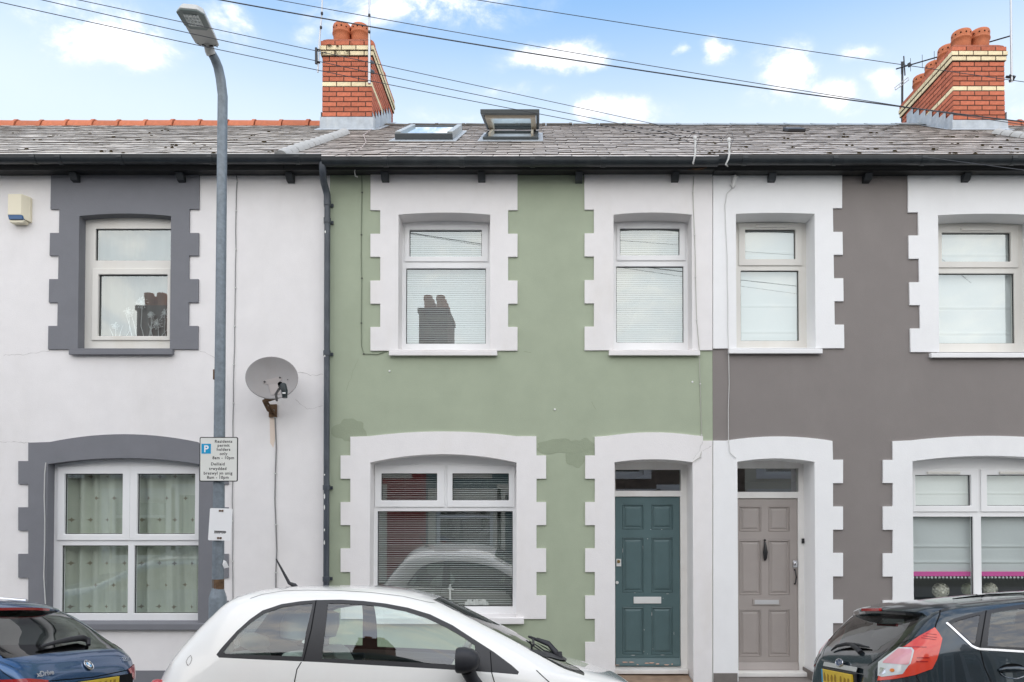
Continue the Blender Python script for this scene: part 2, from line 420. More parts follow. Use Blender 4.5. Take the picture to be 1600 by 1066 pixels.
GRIME = (0.16, 0.15, 0.13)
M = {
    'white_render': mat('white masonry paint', A(233, 230, 229), 0.8, 0.25, grain=(3.5, 0.035), dirt=(1.2, 0.28, A(204, 200, 195)), bump=(90, 0.5)),
    'green_render': mat('sage green masonry paint', A(165, 174, 152), 0.8, 0.25, grain=(3.0, 0.06), dirt=(0.8, 0.28, A(148, 160, 136)), bump=(90, 0.5)),
    'grey_render': mat('warm grey masonry paint', A(134, 128, 125), 0.8, 0.25, grain=(3.0, 0.035), dirt=(1.1, 0.4, A(148, 142, 138)), bump=(110, 0.6)),
    'green_patch': mat('darker green touch-in paint', A(151, 160, 138), 0.8, 0.2, grain=(6, 0.05), bump=(60, 0.8)),
    'grey_trim': mat('slate grey masonry paint', A(122, 123, 128), 0.75, 0.3, grain=(4, 0.05), dirt=(1.2, 0.15, A(128, 128, 132)), bump=(80, 0.5)),
    'cream_trim': mat('off white masonry paint', A(232, 229, 228), 0.75, 0.3, grain=(4, 0.03), dirt=(1.6, 0.35, A(208, 201, 190)), bump=(80, 0.5)),
    'bright_trim': mat('bright white masonry paint', A(238, 240, 245), 0.75, 0.3, grain=(4, 0.02), dirt=(1.6, 0.22, A(214, 213, 212)), bump=(80, 0.4)),
    'upvc': mat('white plastic window frame', (0.88, 0.88, 0.88), 0.28, 0.5, grain=(2, 0.02), dirt=(2.5, 0.12, (0.6, 0.57, 0.5))),
    'upvc_cream': mat('ageing white plastic window frame', (0.76, 0.74, 0.69), 0.32, 0.5, grain=(2, 0.03), dirt=(2.5, 0.3, (0.6, 0.53, 0.42))),
    'gasket': mat('black rubber gasket', (0.02, 0.02, 0.022), 0.6),
    'glass': glass('coated window glass', tint=(0.93, 0.97, 0.96), base=0.19, gain=1.3, refl=(0.93, 1.0, 1.0)),
    'glass_low': glass('ground floor window glass', tint=(0.95, 0.985, 0.975), base=0.08, gain=1.3, refl=(0.95, 1.0, 0.99)),
    'glass_mid': glass('street facing window glass', tint=(0.95, 0.985, 0.975), base=0.20, gain=1.3),
    'glass_dark': glass('obscured fanlight glass', tint=(0.6, 0.65, 0.62), base=0.16, gain=1.2),
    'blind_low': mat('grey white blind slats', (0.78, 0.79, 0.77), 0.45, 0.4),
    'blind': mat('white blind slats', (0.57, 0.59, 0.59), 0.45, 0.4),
    'roman': mat('white cotton blind', (0.68, 0.70, 0.70), 0.9, 0.1, bump=(14, 0.5)),
    'pink': mat('pink braid', (0.75, 0.08, 0.38), 0.8),
    'slate': mat('weathered roof slate', (0.52, 0.465, 0.42), 0.5, 0.5, grain=(14, 0.2), dirt=(3, 0.45, (0.60, 0.55, 0.48)), bump=(50, 0.6), per=0.2),
    'slate_old': mat('pale weathered roof slate', (0.62, 0.575, 0.52), 0.55, 0.45, grain=(14, 0.2), dirt=(3, 0.5, (0.34, 0.315, 0.27)), bump=(50, 0.6), per=0.22),
    'slate_many': mat('weathered roof slates', (0.52, 0.465, 0.42), 0.5, 0.5, grain=(14, 0.2), dirt=(3, 0.45, (0.60, 0.55, 0.48)), bump=(50, 0.6), island=0.2),
    'slate_old_many': mat('pale weathered roof slates', (0.62, 0.575, 0.52), 0.55, 0.45, grain=(14, 0.2), dirt=(3, 0.5, (0.34, 0.315, 0.27)), bump=(50, 0.6), island=0.22),
    'slate_edge': mat('dark slate edge with painted shade', (0.065, 0.054, 0.045), 0.9, 0.1, grain=(30, .4)),  # weathered tails painted near black for the shadow line under each course
    'felt': mat('dark roofing underlay', (0.03, 0.03, 0.03), 0.9),
    'ridge_red': mat('terracotta ridge tile', (0.50, 0.155, 0.075), 0.7, 0.3, grain=(9, 0.15), dirt=(6, 0.3, (0.2, 0.1, 0.07)), bump=(60, 0.5), per=0.12),
    'ridge_blue': mat('blue grey ridge tile', (0.30, 0.33, 0.34), 0.45, 0.5, grain=(9, 0.15), bump=(60, 0.4), per=0.15),
    'ridge_dark': mat('mossy dark ridge tile', (0.12, 0.105, 0.085), 0.85, 0.2, grain=(12, 0.35), bump=(40, 0.9), per=0.2),
    'brick_red': mat('red pressed brick', (0.50, 0.15, 0.085), 0.75, 0.25, grain=(16, 0.18), dirt=(9, 0.25, (0.30, 0.10, 0.06)), bump=(70, 0.6), per=0.16),
    'brick_cream': mat('cream brick', (0.82, 0.70, 0.46), 0.75, 0.25, grain=(16, 0.12), dirt=(8, 0.35, (0.4, 0.3, 0.16)), bump=(70, 0.5), per=0.08),
    'mortar': mat('dark mortar', (0.085, 0.06, 0.05), 0.9, 0.1, grain=(30, 0.3)),
    'flaunching': mat('red cement flaunching', (0.36, 0.13, 0.085), 0.9, 0.1, grain=(14, 0.25), dirt=(7, 0.5, (0.10, 0.07, 0.05)), bump=(50, 0.8)),
    'pot': mat('terracotta chimney pot', (0.52, 0.165, 0.075), 0.65, 0.3, grain=(12, 0.12), dirt=(6, 0.3, (0.22, 0.09, 0.05)), bump=(50, 0.3)),
    'painted_hole': mat('soot black', (0.012, 0.011, 0.01), 0.95, 0.05),  # flat discs on the pots, painted dark for the shade inside their holes
    'lead': mat('grey lead sheet', (0.40, 0.44, 0.48), 0.5, 0.5, grain=(8, 0.2), dirt=(6, 0.5, (0.62, 0.62, 0.58)), bump=(20, 0.5)),
    'mortar_white': mat('pale mortar fillet', (0.42, 0.42, 0.41), 0.8, 0.2, grain=(12, 0.15), bump=(40, 0.8)),
    'gutter': mat('black plastic gutter', (0.022, 0.027, 0.031), 0.32, 0.5, grain=(6, 0.3), dirt=(3, 0.35, (0.09, 0.095, 0.09))),
    'fascia': mat('black painted fascia', (0.024, 0.026, 0.027), 0.5, 0.4, grain=(6, 0.3), dirt=(3, 0.5, (0.10, 0.095, 0.08))),
    'bracket': mat('dark painted eaves bracket', (0.045, 0.05, 0.055), 0.55, 0.4, grain=(12, 0.3), per=0.3),
    'pipe': mat('dark grey painted downpipe', (0.055, 0.065, 0.08), 0.4, 0.5, grain=(5, 0.2), dirt=(9, 0.3, (0.25, 0.27, 0.3))),
    'pipe_light': mat('pale grey pipe offset', (0.20, 0.21, 0.23), 0.5, 0.4),
    'door_teal': mat('teal green door paint', A(86, 108, 110), 0.42, 0.45, grain=(5, 0.08), dirt=(6, 0.25, A(98, 120, 121)), bump=(45, 0.25)),
    'door_grey': mat('taupe grey door paint', A(166, 158, 153), 0.5, 0.4, grain=(5, 0.03), bump=(45, 0.2)),
    'timber_white': mat('white gloss timber', A(234, 232, 228), 0.4, 0.45, grain=(4, 0.04), dirt=(3, 0.25, A(190, 170, 150))),
    'stone_step': mat('worn brown sandstone', (0.27, 0.19, 0.135), 0.85, 0.2, grain=(9, 0.25), dirt=(5, 0.5, (0.42, 0.33, 0.25)), bump=(30, 0.8)),
    'grey_step': mat('grey painted step', A(120, 114, 110), 0.8, 0.25, grain=(9, 0.12), bump=(50, 0.6)),
    'bare': mat('bare weathered paint', A(206, 170, 150), 0.9),
    'brass': mat('brass', (0.70, 0.45, 0.18), 0.3, 0.5, metal=1.0),
    'chrome': mat('chrome', (0.75, 0.76, 0.78), 0.16, 0.5, metal=1.0),
    'black': mat('black paint', (0.018, 0.018, 0.02), 0.35, 0.5),
    'black_plastic': mat('black grained plastic', (0.028, 0.028, 0.032), 0.5, 0.4, bump=(150, 0.2)),
    'white_plastic': mat('white plastic', (0.78, 0.78, 0.76), 0.4, 0.5),
    'galv': mat('galvanised steel', (0.21, 0.245, 0.275), 0.55, 0.5, metal=0.35, grain=(22, 0.22), dirt=(4, 0.35, (0.20, 0.205, 0.21)), bump=(30, 0.2)),
    'rusty': mat('rusty brown steel', (0.14, 0.085, 0.05), 0.85, 0.2, grain=(18, 0.5)),
    'lantern': mat('grey lantern casting', (0.50, 0.50, 0.48), 0.5, 0.45, grain=(6, 0.06)),
    'lantern_dark': mat('grey green lantern bezel', (0.17, 0.21, 0.20), 0.35, 0.5),
    'led': mat('clear led lenses', (0.7, 0.74, 0.72), 0.15, 0.6),
    'sign_face': mat('off white sign face', A(222, 222, 216), 0.4, 0.4, grain=(4, 0.03)),
    'sign_white': mat('white metal plate', A(238, 239, 242), 0.35, 0.5),
    'sign_blue': mat('parking blue', A(28, 152, 200), 0.4, 0.4),
    'sign_black': mat('sign black', (0.015, 0.015, 0.015), 0.5, 0.3),
    'dish': mat('warm grey dish', A(140, 137, 136), 0.5, 0.4, grain=(5, 0.06), dirt=(4, 0.3, A(130, 120, 112))),
    'cable_grey': mat('grey cable', (0.25, 0.25, 0.25), 0.6),
    'cable_white': mat('white cable', (0.66, 0.66, 0.64), 0.6),
    'wire': mat('black overhead wire', (0.07, 0.075, 0.085), 0.6),
    'alarm': mat('cream plastic', A(228, 220, 196), 0.45, 0.4),
    'alarm_blue': mat('blue strobe lens', A(30, 82, 130), 0.25, 0.5),
    'crack': mat('hairline crack', A(172, 168, 164), 0.9),
    'crack_green': mat('hairline crack in green paint', A(128, 138, 116), 0.9),
    'alu': mat('aluminium tube', (0.5, 0.52, 0.54), 0.4, 0.5, metal=0.8),
    'velux': mat('grey coated window flashing', (0.07, 0.08, 0.083), 0.4, 0.5),
    'velux_side': mat('pale grey flashing', (0.42, 0.45, 0.45), 0.4, 0.5),
    'pine': mat('pale lacquered pine', (0.62, 0.55, 0.44), 0.45, 0.4),
    'moss': mat('dark moss', (0.045, 0.035, 0.02), 0.95, 0.1, grain=(60, 0.5)),
    'asphalt': mat('asphalt', (0.055, 0.055, 0.057), 0.85, 0.3, grain=(40, 0.25), dirt=(1.2, 0.4, (0.085, 0.083, 0.08)), bump=(120, 0.8)),
    'paving': mat('concrete paving', (0.27, 0.265, 0.255), 0.85, 0.25, grain=(7, 0.15), dirt=(1.5, 0.4, (0.18, 0.175, 0.165)), bump=(60, 0.6)),
    'earth': mat('open ground', (0.12, 0.12, 0.10), 0.9, grain=(1, 0.2)),
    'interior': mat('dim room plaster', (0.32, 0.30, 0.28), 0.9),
    'rose': mat('cream paper flower', (0.72, 0.69, 0.58), 0.85),
    'ceramic': mat('white ceramic', (0.82, 0.81, 0.79), 0.25, 0.5),
}

# ------------------------------------------------------------------ ground, road, pavements
CAMBER = R(8.0)
KERB_Y, ROAD_MID = -2.02, -5.25


def road_z(y):
    """height of the road: it climbs steeply from the gutter to the crown in the middle of the street"""
    y = y if y > ROAD_MID else 2 * ROAD_MID - y
    k = math.tan(CAMBER)
    z = -k * (y + 3.0)
    top = -k * (-4.15 + 3.0)
    if y < -4.15: z = top + 0.05 * math.sin((y + 4.15) / (ROAD_MID + 4.15) * math.pi / 2)
    return z


g = MB(); g.add([(-900, -900, -0.42), (900, -900, -0.42), (900, 900, -0.42), (-900, 900, -0.42)], [(0, 1, 2, 3)])
tag(g.build('ground', M['earth']), kind='structure')
ys = [KERB_Y - 0.002 - (2 * (KERB_Y - ROAD_MID)) * i / 40 for i in range(41)]
rb = MB()
rb.add([(x, y, road_z(y)) for y in ys for x in (-70, 70)], [(2 * i, 2 * i + 1, 2 * i + 3, 2 * i + 2) for i in range(40)])
tag(rb.build('road', M['asphalt'], smooth=180), kind='structure')
kz = road_z(KERB_Y)
pv = MB()
pv.add([(-70, KERB_Y + .13, 0.0), (70, KERB_Y + .13, 0.0), (70, 0.4, 0.03), (-70, 0.4, 0.03)], [(0, 1, 2, 3)])
tag(pv.build('pavement', M['paving']), kind='structure')
kb = MB(); kb.box(-70, 70, KERB_Y, KERB_Y + .13, -.4, 0.004)
tag(kb.build('kerb', M['paving'], bevel=0.012), kind='structure')
OPP = 2 * ROAD_MID - KERB_Y            # opposite kerb face
pv = MB()
pv.add([(-70, OPP - .13, 0.0), (70, OPP - .13, 0.0), (70, -10.5, 0.03), (-70, -10.5, 0.03)], [(0, 1, 2, 3)])
tag(pv.build('pavement', M['paving']), kind='structure')
kb = MB(); kb.box(-70, 70, OPP - .13, OPP, -.4, 0.004)
tag(kb.build('kerb', M['paving'], bevel=0.012), kind='structure')

# ------------------------------------------------------------------ roof geometry shared by the terrace
EAVE = Vector((0, -0.27, P(843, 246, -0.27).z))
RIDGE_Y = 3.95
RIDGE_Z = P(843, 196, RIDGE_Y).z
SLOPE = math.atan2(RIDGE_Z - EAVE.z, RIDGE_Y - EAVE.y)
UP = Vector((0, math.cos(SLOPE), math.sin(SLOPE)))
NRM = Vector((0, -math.sin(SLOPE), math.cos(SLOPE)))
SLEN = (RIDGE_Y - EAVE.y) / math.cos(SLOPE)
WALL_TOP = P(843, 264, 0).z


def roof_pt(x, s, h=0.0):
    return Vector((x, 0, 0)) + Vector((0, EAVE.y, EAVE.z)) + UP * s + NRM * h


def roof_hit(px, py, h=0.0):
    """(x, s): where the pixel meets the roof plane lifted by h"""
    p = on_plane(px, py, EAVE + NRM * h, NRM)
    return p.x, (p - EAVE).dot(UP)


def quad_arc(x0, x1, z, rise, n=14):
    """points of a flat arch from left to right, springing at z"""
    return [(x0 + (x1 - x0) * i / n, z + rise * (1 - (2 * i / n - 1) ** 2)) for i in range(n + 1)]


def Wp(px, py):
    p = P(px, py, 0.0)
    return (p.x, p.z)


def opening_poly(o, grow=0.0):
    """o: (left, right, spring y, crown y, bottom y) in pixels of the wall plane"""
    l, r_, ys_, yc, yb = o
    x0, z1 = Wp(l, ys_); x1, _ = Wp(r_, ys_)
    zc = Wp((l + r_) / 2, yc)[1]; z0 = Wp((l + r_) / 2, yb)[1]
    arc = quad_arc(x0 - grow, x1 + grow, z1 + grow, zc - z1)
    return [(x0 - grow, z0 - grow), (x1 + grow, z0 - grow)] + list(reversed(arc))


SLATE_W, GAUGE = 0.30, 0.247


def slate_mesh(name, m, seed, w=SLATE_W - 0.006, l=0.36, t=0.0125):
    r_ = random.Random(seed)
    mb = MB()
    n = 4
    top, bot = [], []
    for i in range(n + 1):
        x = -w / 2 + w * i / n
        top.append((x, r_.uniform(-.005, .005)))
    vs = [(x, y, t + r_.uniform(-.002, .001)) for x, y in top] + [(x, l, 0.004) for x, y in top] + [(x, y, 0) for x, y in top]
    k = n + 1
    fs = [(i, i + 1, k + i + 1, k + i) for i in range(n)] + [(2 * k + i, 2 * k + i + 1, i + 1, i) for i in range(n)]
    fs += [(0, k, 2 * k), (n, 2 * k + n, k + n)]
    mb.add(vs, fs)
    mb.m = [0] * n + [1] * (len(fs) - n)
    return mb.mesh(name, m)


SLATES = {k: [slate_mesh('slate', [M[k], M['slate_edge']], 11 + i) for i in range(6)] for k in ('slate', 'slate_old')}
ROT = Euler((SLOPE, 0, 0))
RIDGE_T = {}


def ridge_mesh(kind):
    """one ridge tile, 0.45 m long along x"""
    if kind in RIDGE_T: return RIDGE_T[kind]
    mb = MB()
    L = 0.45
    if kind == 'ridge_red':
        prof = [(-.16, -.075), (-.125, .015), (-.07, .07), (0, .09), (.07, .07), (.125, .015), (.16, -.075)]
    else:
        prof = [(-.17, -.085), (-.09, -.03), (-.02, .025), (.02, .025), (.09, -.03), (.17, -.085)]
    n = len(prof)
    sects = [(-L / 2 + .006, 1.0), (L / 2 - .06, 1.0), (L / 2 - .06, 1.16), (L / 2 - .006, 1.16)]
    vs = [(x, y * k, z * k + (k - 1) * .02) for x, k in sects for y, z in prof]
    fs = [(i * n + j, i * n + j + 1, (i + 1) * n + j + 1, (i + 1) * n + j) for i in range(len(sects) - 1) for j in range(n - 1)]
    fs += [tuple(range(n)), tuple(range((len(sects) - 1) * n, len(sects) * n))]
    mb.add(vs, fs)
    RIDGE_T[kind] = mb.mesh('ridge_tile', M[kind], smooth=40)
    return RIDGE_T[kind]


def make_roof(house, x0, x1, kind, ridges, skip=(), seed=0, seen=(-9, 9)):
    """roof slab of both slopes with its slates and ridge tiles; ridges: list of (x0, x1, kind)"""
    mb = MB()
    a = [roof_pt(x, s, h) for h in (-.012, -.13) for (x, s) in ((x0 + .004, 0.02), (x1 - .004, 0.02), (x1 - .004, SLEN), (x0 + .004, SLEN))]
    mb.add(a, [(0, 1, 2, 3), (4, 7, 6, 5), (0, 4, 5, 1), (1, 5, 6, 2), (0, 3, 7, 4)])
    b = [Vector((p.x, 2 * RIDGE_Y - p.y, p.z)) for p in a]
    mb.add(b, [(3, 2, 1, 0), (4, 5, 6, 7), (1, 5, 4, 0), (2, 6, 5, 1), (4, 7, 3, 0)])
    roof = mb.build('roof', M['felt'], house)
    r_ = random.Random(seed)
    rows = int(SLEN / GAUGE) + 1
    spots, wk = [], {}
    for i in range(rows):
        s = i * GAUGE - 0.015
        off = (i % 2) * SLATE_W / 2 + r_.uniform(-.02, .02)
        n = int((x1 - x0) / SLATE_W) + 3
        for j in range(n):
            xa, xb = x0 + off + (j - 1) * SLATE_W, x0 + off + j * SLATE_W
            xa, xb = max(xa, x0 + .002), min(xb, x1 - .002)
            if xb - xa < .03: continue
            x = (xa + xb) / 2; wk[(i, round(x, 4))] = (xb - xa) / SLATE_W
            if any(q[0] < x < q[1] and q[2] < s + .1 < q[3] for q in skip): continue
            if s + .3 > SLEN: s = SLEN - .3
            spots.append((s, x, i))
    vis = [q for q in spots if abs(q[1] - seen[0]) >= 0 and seen[0] < q[1] < seen[1]]
    hid = [q for q in spots if q not in vis]
    singles, rest = vis[:300], vis[300:] + hid
    for s, x, i in singles:
        place('slate', r_.choice(SLATES[kind]), roof, roof_pt(x + r_.uniform(-.004, .004), s + r_.uniform(-.008, .008), r_.uniform(0, .004)),
              (SLOPE - R(1.3) + r_.uniform(-.006, .006), r_.uniform(-.008, .008), r_.uniform(-.012, .012)), (wk[(i, round(x, 4))], 1, 1))
    if rest:
        mb = MB()
        for s, x, i in rest:
            me = r_.choice(SLATES[kind])
            T = Matrix.Translation(roof_pt(x, s + r_.uniform(-.008, .008), r_.uniform(0, .004))) @ Euler((SLOPE - R(1.3), r_.uniform(-.008, .008), r_.uniform(-.01, .01))).to_matrix().to_4x4() @ Matrix.Diagonal((wk[(i, round(x, 4))], 1, 1, 1))
            mb.add([T @ q.co for q in me.vertices], [tuple(p.vertices) for p in me.polygons])
            mb.m[-len(me.polygons):] = [p.material_index for p in me.polygons]
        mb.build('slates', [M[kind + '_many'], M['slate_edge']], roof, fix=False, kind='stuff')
    for ra, rb_, rk in ridges:
        n = max(1, round((rb_ - ra) / 0.45))
        for j in range(n):
            place('ridge_tile', ridge_mesh(rk), roof, (ra + (j + .5) * (rb_ - ra) / n, RIDGE_Y, RIDGE_Z + (-.02 if rk == 'ridge_red' else .0) + r_.uniform(-.006, .006)), (0, R(.6) + r_.uniform(-.008, .008), r_.uniform(-.01, .01)),
                  ((rb_ - ra) / n / 0.45 * .995, 1, 1))
    return roof


def shell(house, x0, x1, m, holes, back=True):
    """front wall with its openings, plain side and back walls and an inner floor"""
    mb = MB()
    mb.prism([(x0, -.3), (x1, -.3), (x1, WALL_TOP), (x0, WALL_TOP)], holes, 0.0, 0.32)
    w = mb.build('wall', m, house)
    mb = MB()
    e = .004
    for xa, xb in ((x0 + e, x0 + .11), (x1 - .11, x1 - e)):
        mb.prism([(xa, -.3), (xb, -.3), (xb, WALL_TOP - .02), (xa, WALL_TOP - .02)], (), 0.325, 7.6)
    mb.box(x0 + e, x1 - e, 7.605, 7.9, -.3, WALL_TOP - .02)
    mb.box(x0 + .115, x1 - .115, .33, 7.6, 2.72, 2.92)
    mb.box(x0 + .115, x1 - .115, .33, 7.6, -.1, 0.1)
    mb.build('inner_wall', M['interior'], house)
    return w


def eaves(house, x0, x1, brackets, joints, pxy=(243, 257, 267.5)):
    """half round gutter, fascia board and the small brackets under it"""
    zt, zb = P(843, pxy[0], -.33).z, P(843, pxy[2], -.13).z
    mb = MB()
    rr, n = 0.058, 10
    gy = -.275
    pts = [(gy - rr * math.cos(math.pi * i / n), zt - .012 - rr * 1.25 * math.sin(math.pi * i / n)) for i in range(n + 1)]
    inn = [(gy - (rr - .006) * math.cos(math.pi * i / n), zt - .012 - (rr * 1.25 - .006) * math.sin(math.pi * i / n)) for i in range(n, -1, -1)]
    lip = [(gy - rr - .006, zt - .012), (gy - rr - .006, zt), (gy - rr + .006, zt)]
    prof = lip[::-1] + pts[0:] + inn[:-1]
    k = len(prof)
    vs = [(x, y, z) for x in (x0, x1) for y, z in prof]
    mb.add(vs, [(i, (i + 1) % k, (i + 1) % k + k, i + k) for i in range(k)])
    gt = mb.build('gutter', M['gutter'], house, smooth=40)
    for px in joints:
        x = P(px, 250, -.33).x
        mb = MB()
        q = [(gy - (rr + .008) * math.cos(math.pi * i / n), zt - .010 - (rr * 1.25 + .008) * math.sin(math.pi * i / n)) for i in range(n + 1)]
        q2 = [(gy - (rr + .001) * math.cos(math.pi * i / n), zt - .010 - (rr * 1.25 + .001) * math.sin(math.pi * i / n)) for i in range(n, -1, -1)]
        pr = q + q2
        k = len(pr)
        wd = .028
        vs = [(xx, y, z) for xx in (x - wd, x + wd) for y, z in pr]
        mb.add(vs, [(i, (i + 1) % k, (i + 1) % k + k, i + k) for i in range(k)] + [tuple(range(k)), tuple(range(k, 2 * k))])
        mb.build('gutter_joint', M['gutter'], gt)
    mb = MB()
    mb.box(x0 + .002, x1 - .002, -.15, -.125, zb, zt - .02)
    mb.box(x0 + .002, x1 - .002, -.12, -.002, zb + .006, zb + .03)
    mb.build('fascia', M['fascia'], house)
    for px in brackets:
        x = P(px, 272, -.1).x
        z0, z1 = P(px, 281, -.1).z, zb - .002
        mb = MB()
        T = Matrix(((0, 1, 0, x), (1, 0, 0, 0), (0, 0, 1, 0), (0, 0, 0, 1)))
        mb.prism([(-.001, z0), (-.07, z0 + .01), (-.115, z1), (-.001, z1)], (), -.042, .042, M=T)
        mb.build('eaves_bracket', M['bracket'], house, bevel=.004)
    return gt


def rect(px0, py0, px1, py1, Y):
    a, b = P(px0, py0, Y), P(px1, py1, Y)
    return (a.x, b.x, b.z, a.z)           # x0, x1, z0, z1


def ring(mb, o, i, y0, y1, mi=0):
    """rectangular ring between rect o and rect i (x0, x1, z0, z1)"""
    q = lambda r_: [(r_[0], r_[2]), (r_[1], r_[2]), (r_[1], r_[3]), (r_[0], r_[3])]
    mb.prism(q(o), [q(i)], y0, y1, mi)


def make_window(house, op, rec, lights, sill=None, sill_m=None, frame_m='upvc', pane_m='glass', vents=()):
    """op: opening in wall pixels; rec: how deep the frame sits; lights: (glass rect px, sash rect px or None) in frame-plane pixels"""
    l, r_, ys_, yc, yb = op
    x0, z1 = Wp(l, ys_); x1, _ = Wp(r_, ys_); zc = Wp((l + r_) / 2, yc)[1]; z0 = Wp(l, yb)[1]
    e = .006
    holes = []
    gl = []
    for g_, s_ in lights:
        gr = rect(*g_, rec)
        if s_ is None: h = gr
        else:
            sr = rect(*s_, rec)
            k = .018
            h = (sr[0] + k, sr[1] - k, sr[2] + k, sr[3] - k)
        holes.append(h); gl.append(gr)
    q = lambda t: [(t[0], t[2]), (t[1], t[2]), (t[1], t[3]), (t[0], t[3])]
    mb = MB()
    mb.prism([(x0 - e, z0 - .01), (x1 + e, z0 - .01), (x1 + e, zc + .01), (x0 - e, zc + .01)], [q(h) for h in holes], rec, rec + .065)
    win = mb.build('window', M[frame_m], house, bevel=.005)
    for (g_, s_), h, gr in zip(lights, holes, gl):
        if s_ is not None:
            sr = rect(*s_, rec)
            mb = MB()
            ring(mb, sr, gr, rec - .016, rec - .0005)
            ring(mb, (h[0] + .002, h[1] - .002, h[2] + .002, h[3] - .002), gr, rec, rec + .05)
            mb.build('sash', M[frame_m], win, bevel=.007)
            yg = rec + .012
        else: yg = rec + .02
        mb = MB()
        k = .006
        ring(mb, (gr[0] - .001, gr[1] + .001, gr[2] - .001, gr[3] + .001), (gr[0] + k, gr[1] - k, gr[2] + k, gr[3] - k), yg, yg + .012)
        mb.build('gasket', M['gasket'], win)
        mb = MB()
        mb.add([(gr[0], yg + .008, gr[2]), (gr[1], yg + .008, gr[2]), (gr[1], yg + .008, gr[3]), (gr[0], yg + .008, gr[3])], [(0, 1, 2, 3)])
        mb.build('pane', M[pane_m], win, fix=False)
    for vx0, vx1, vy in vents:
        a, b = P(vx0, vy - 2, rec - .02), P(vx1, vy + 2, rec - .02)
        mb = MB(); mb.box(a.x, b.x, rec - .032, rec - .0165, b.z, a.z)
        mb.build('trickle_vent', M['upvc_cream'], win, bevel=.004)
    if sill:
        a, b = P(sill[0], sill[2], -.055), P(sill[1], sill[3], -.055)
        mb = MB()
        T = Matrix(((0, 1, 0, 0), (1, 0, 0, 0), (0, 0, 1, 0), (0, 0, 0, 1)))
        mb.prism([(-.055, b.z), (-.022, b.z), (-.019, b.z + .012), (rec, b.z + .012), (rec, a.z + .02), (-.055, a.z)], (), a.x, b.x, M=T)
        mb.build('sill', M[sill_m], win, bevel=.006)
    # inside window board
    mb = MB(); mb.box(x0 + .01, x1 - .01, rec + .07, rec + .32, z0 - .02, z0 + .03)
    mb.build('window_board', M['timber_white'], win)
    return win


def toothed(x_in, x_out, ys_):
    """alternating quoin edge going down: x_out for tall head, then in/out by turns; ys_: y of each change"""
    pts, cur = [], x_out
    for i, y in enumerate(ys_):
        pts.append((cur, y))
        if i < len(ys_) - 1:
            cur = x_in if cur == x_out else x_out
            pts.append((cur, y))
    return pts


def make_surround(house, name, outline, op, m, depth, front=-.02, bottom_open=False):
    """raised border of painted render round an opening, reveals included; outline in wall pixels"""
    out = [Wp(*p) for p in outline]
    hole = opening_poly(op)
    mb = MB()
    mb.prism(out, [hole], front, depth)
    return mb.build(name, M[m], house, bevel=.004)


def panel_pts(r_): return [(r_[0], r_[2]), (r_[1], r_[2]), (r_[1], r_[3]), (r_[0], r_[3])]


def make_door(house, op, rec, leaf_px, panels, fan_px, dm, frame_px_r, threshold_y, worn=False):
    """frame with fanlight, panelled leaf; pixels of the plane the leaf stands in"""
    l, r_, ys_, yc, yb = op
    x0, z1 = Wp(l, ys_); x1, _ = Wp(r_, ys_); zc = Wp((l + r_) / 2, yc)[1]; z0 = Wp(l, yb)[1]
    lf = rect(*leaf_px, rec)
    fn = rect(*fan_px, rec)
    mb = MB()
    bot = P(1000, threshold_y, rec).z
    mb.prism([(x0 - .01, z0 - .05), (x1 + .01, z0 - .05), (x1 + .01, zc + .02), (x0 - .01, zc + .02)],
             [panel_pts(fn), [(lf[0], lf[2]), (lf[1], lf[2]), (lf[1], lf[3]), (lf[0], lf[3])]], rec, rec + .09)
    frame = mb.build('door_frame', M['timber_white'], house, bevel=.005)
    mb = MB(); mb.add([(fn[0], rec + .03, fn[2]), (fn[1], rec + .03, fn[2]), (fn[1], rec + .03, fn[3]), (fn[0], rec + .03, fn[3])], [(0, 1, 2, 3)])
    mb.build('fanlight_pane', M['glass_dark'], frame, fix=False)
    mb = MB()
    g_ = .004
    pr = [rect(*p, rec) for p in panels]
    mb.prism([(lf[0] + g_, lf[2] + g_), (lf[1] - g_, lf[2] + g_), (lf[1] - g_, lf[3] - g_), (lf[0] + g_, lf[3] - g_)], [panel_pts(p) for p in pr], rec + .022, rec + .06)
    door = mb.build('door', M[dm], house, bevel=.003)
    for p in pr:
        mb = MB()
        # moulding slopes in to a recess, then a fielded centre rises again
        def lp(k): return [(p[0] + k, p[2] + k), (p[1] - k, p[2] + k), (p[1] - k, p[3] - k), (p[0] + k, p[3] - k)]
        lv = [(0, .028), (.012, .020), (.018, .036), (.030, .038), (.050, .028), (.062, .027)]
        vs, fs = [], []
        for k, d in lv: vs += [(x, rec + d, z) for x, z in lp(k)]
        for i in range(len(lv) - 1):
            for j in range(4):
                j2 = (j + 1) % 4
                fs.append((i * 4 + j, i * 4 + j2, (i + 1) * 4 + j2, (i + 1) * 4 + j))
        fs.append(tuple((len(lv) - 1) * 4 + j for j in range(4)))
        mb.add(vs, fs)
        mb.build('panel', M[dm], door)
    # weatherboard
    T = Matrix(((0, 1, 0, 0), (1, 0, 0, 0), (0, 0, 1, 0), (0, 0, 0, 1)))
    mb = MB()
    mb.prism([(rec - .025, lf[2] + .012), (rec + .021, lf[2] + .012), (rec + .021, lf[2] + .10), (rec + .01, lf[2] + .10), (rec - .022, lf[2] + .03)], (), lf[0] + .006, lf[1] - .006, M=T)
    mb.build('weatherboard', M[dm], door, bevel=.003)
    return frame, door


# ---- chimney stack ------------------------------------------------------------------------------------------
BR = {}


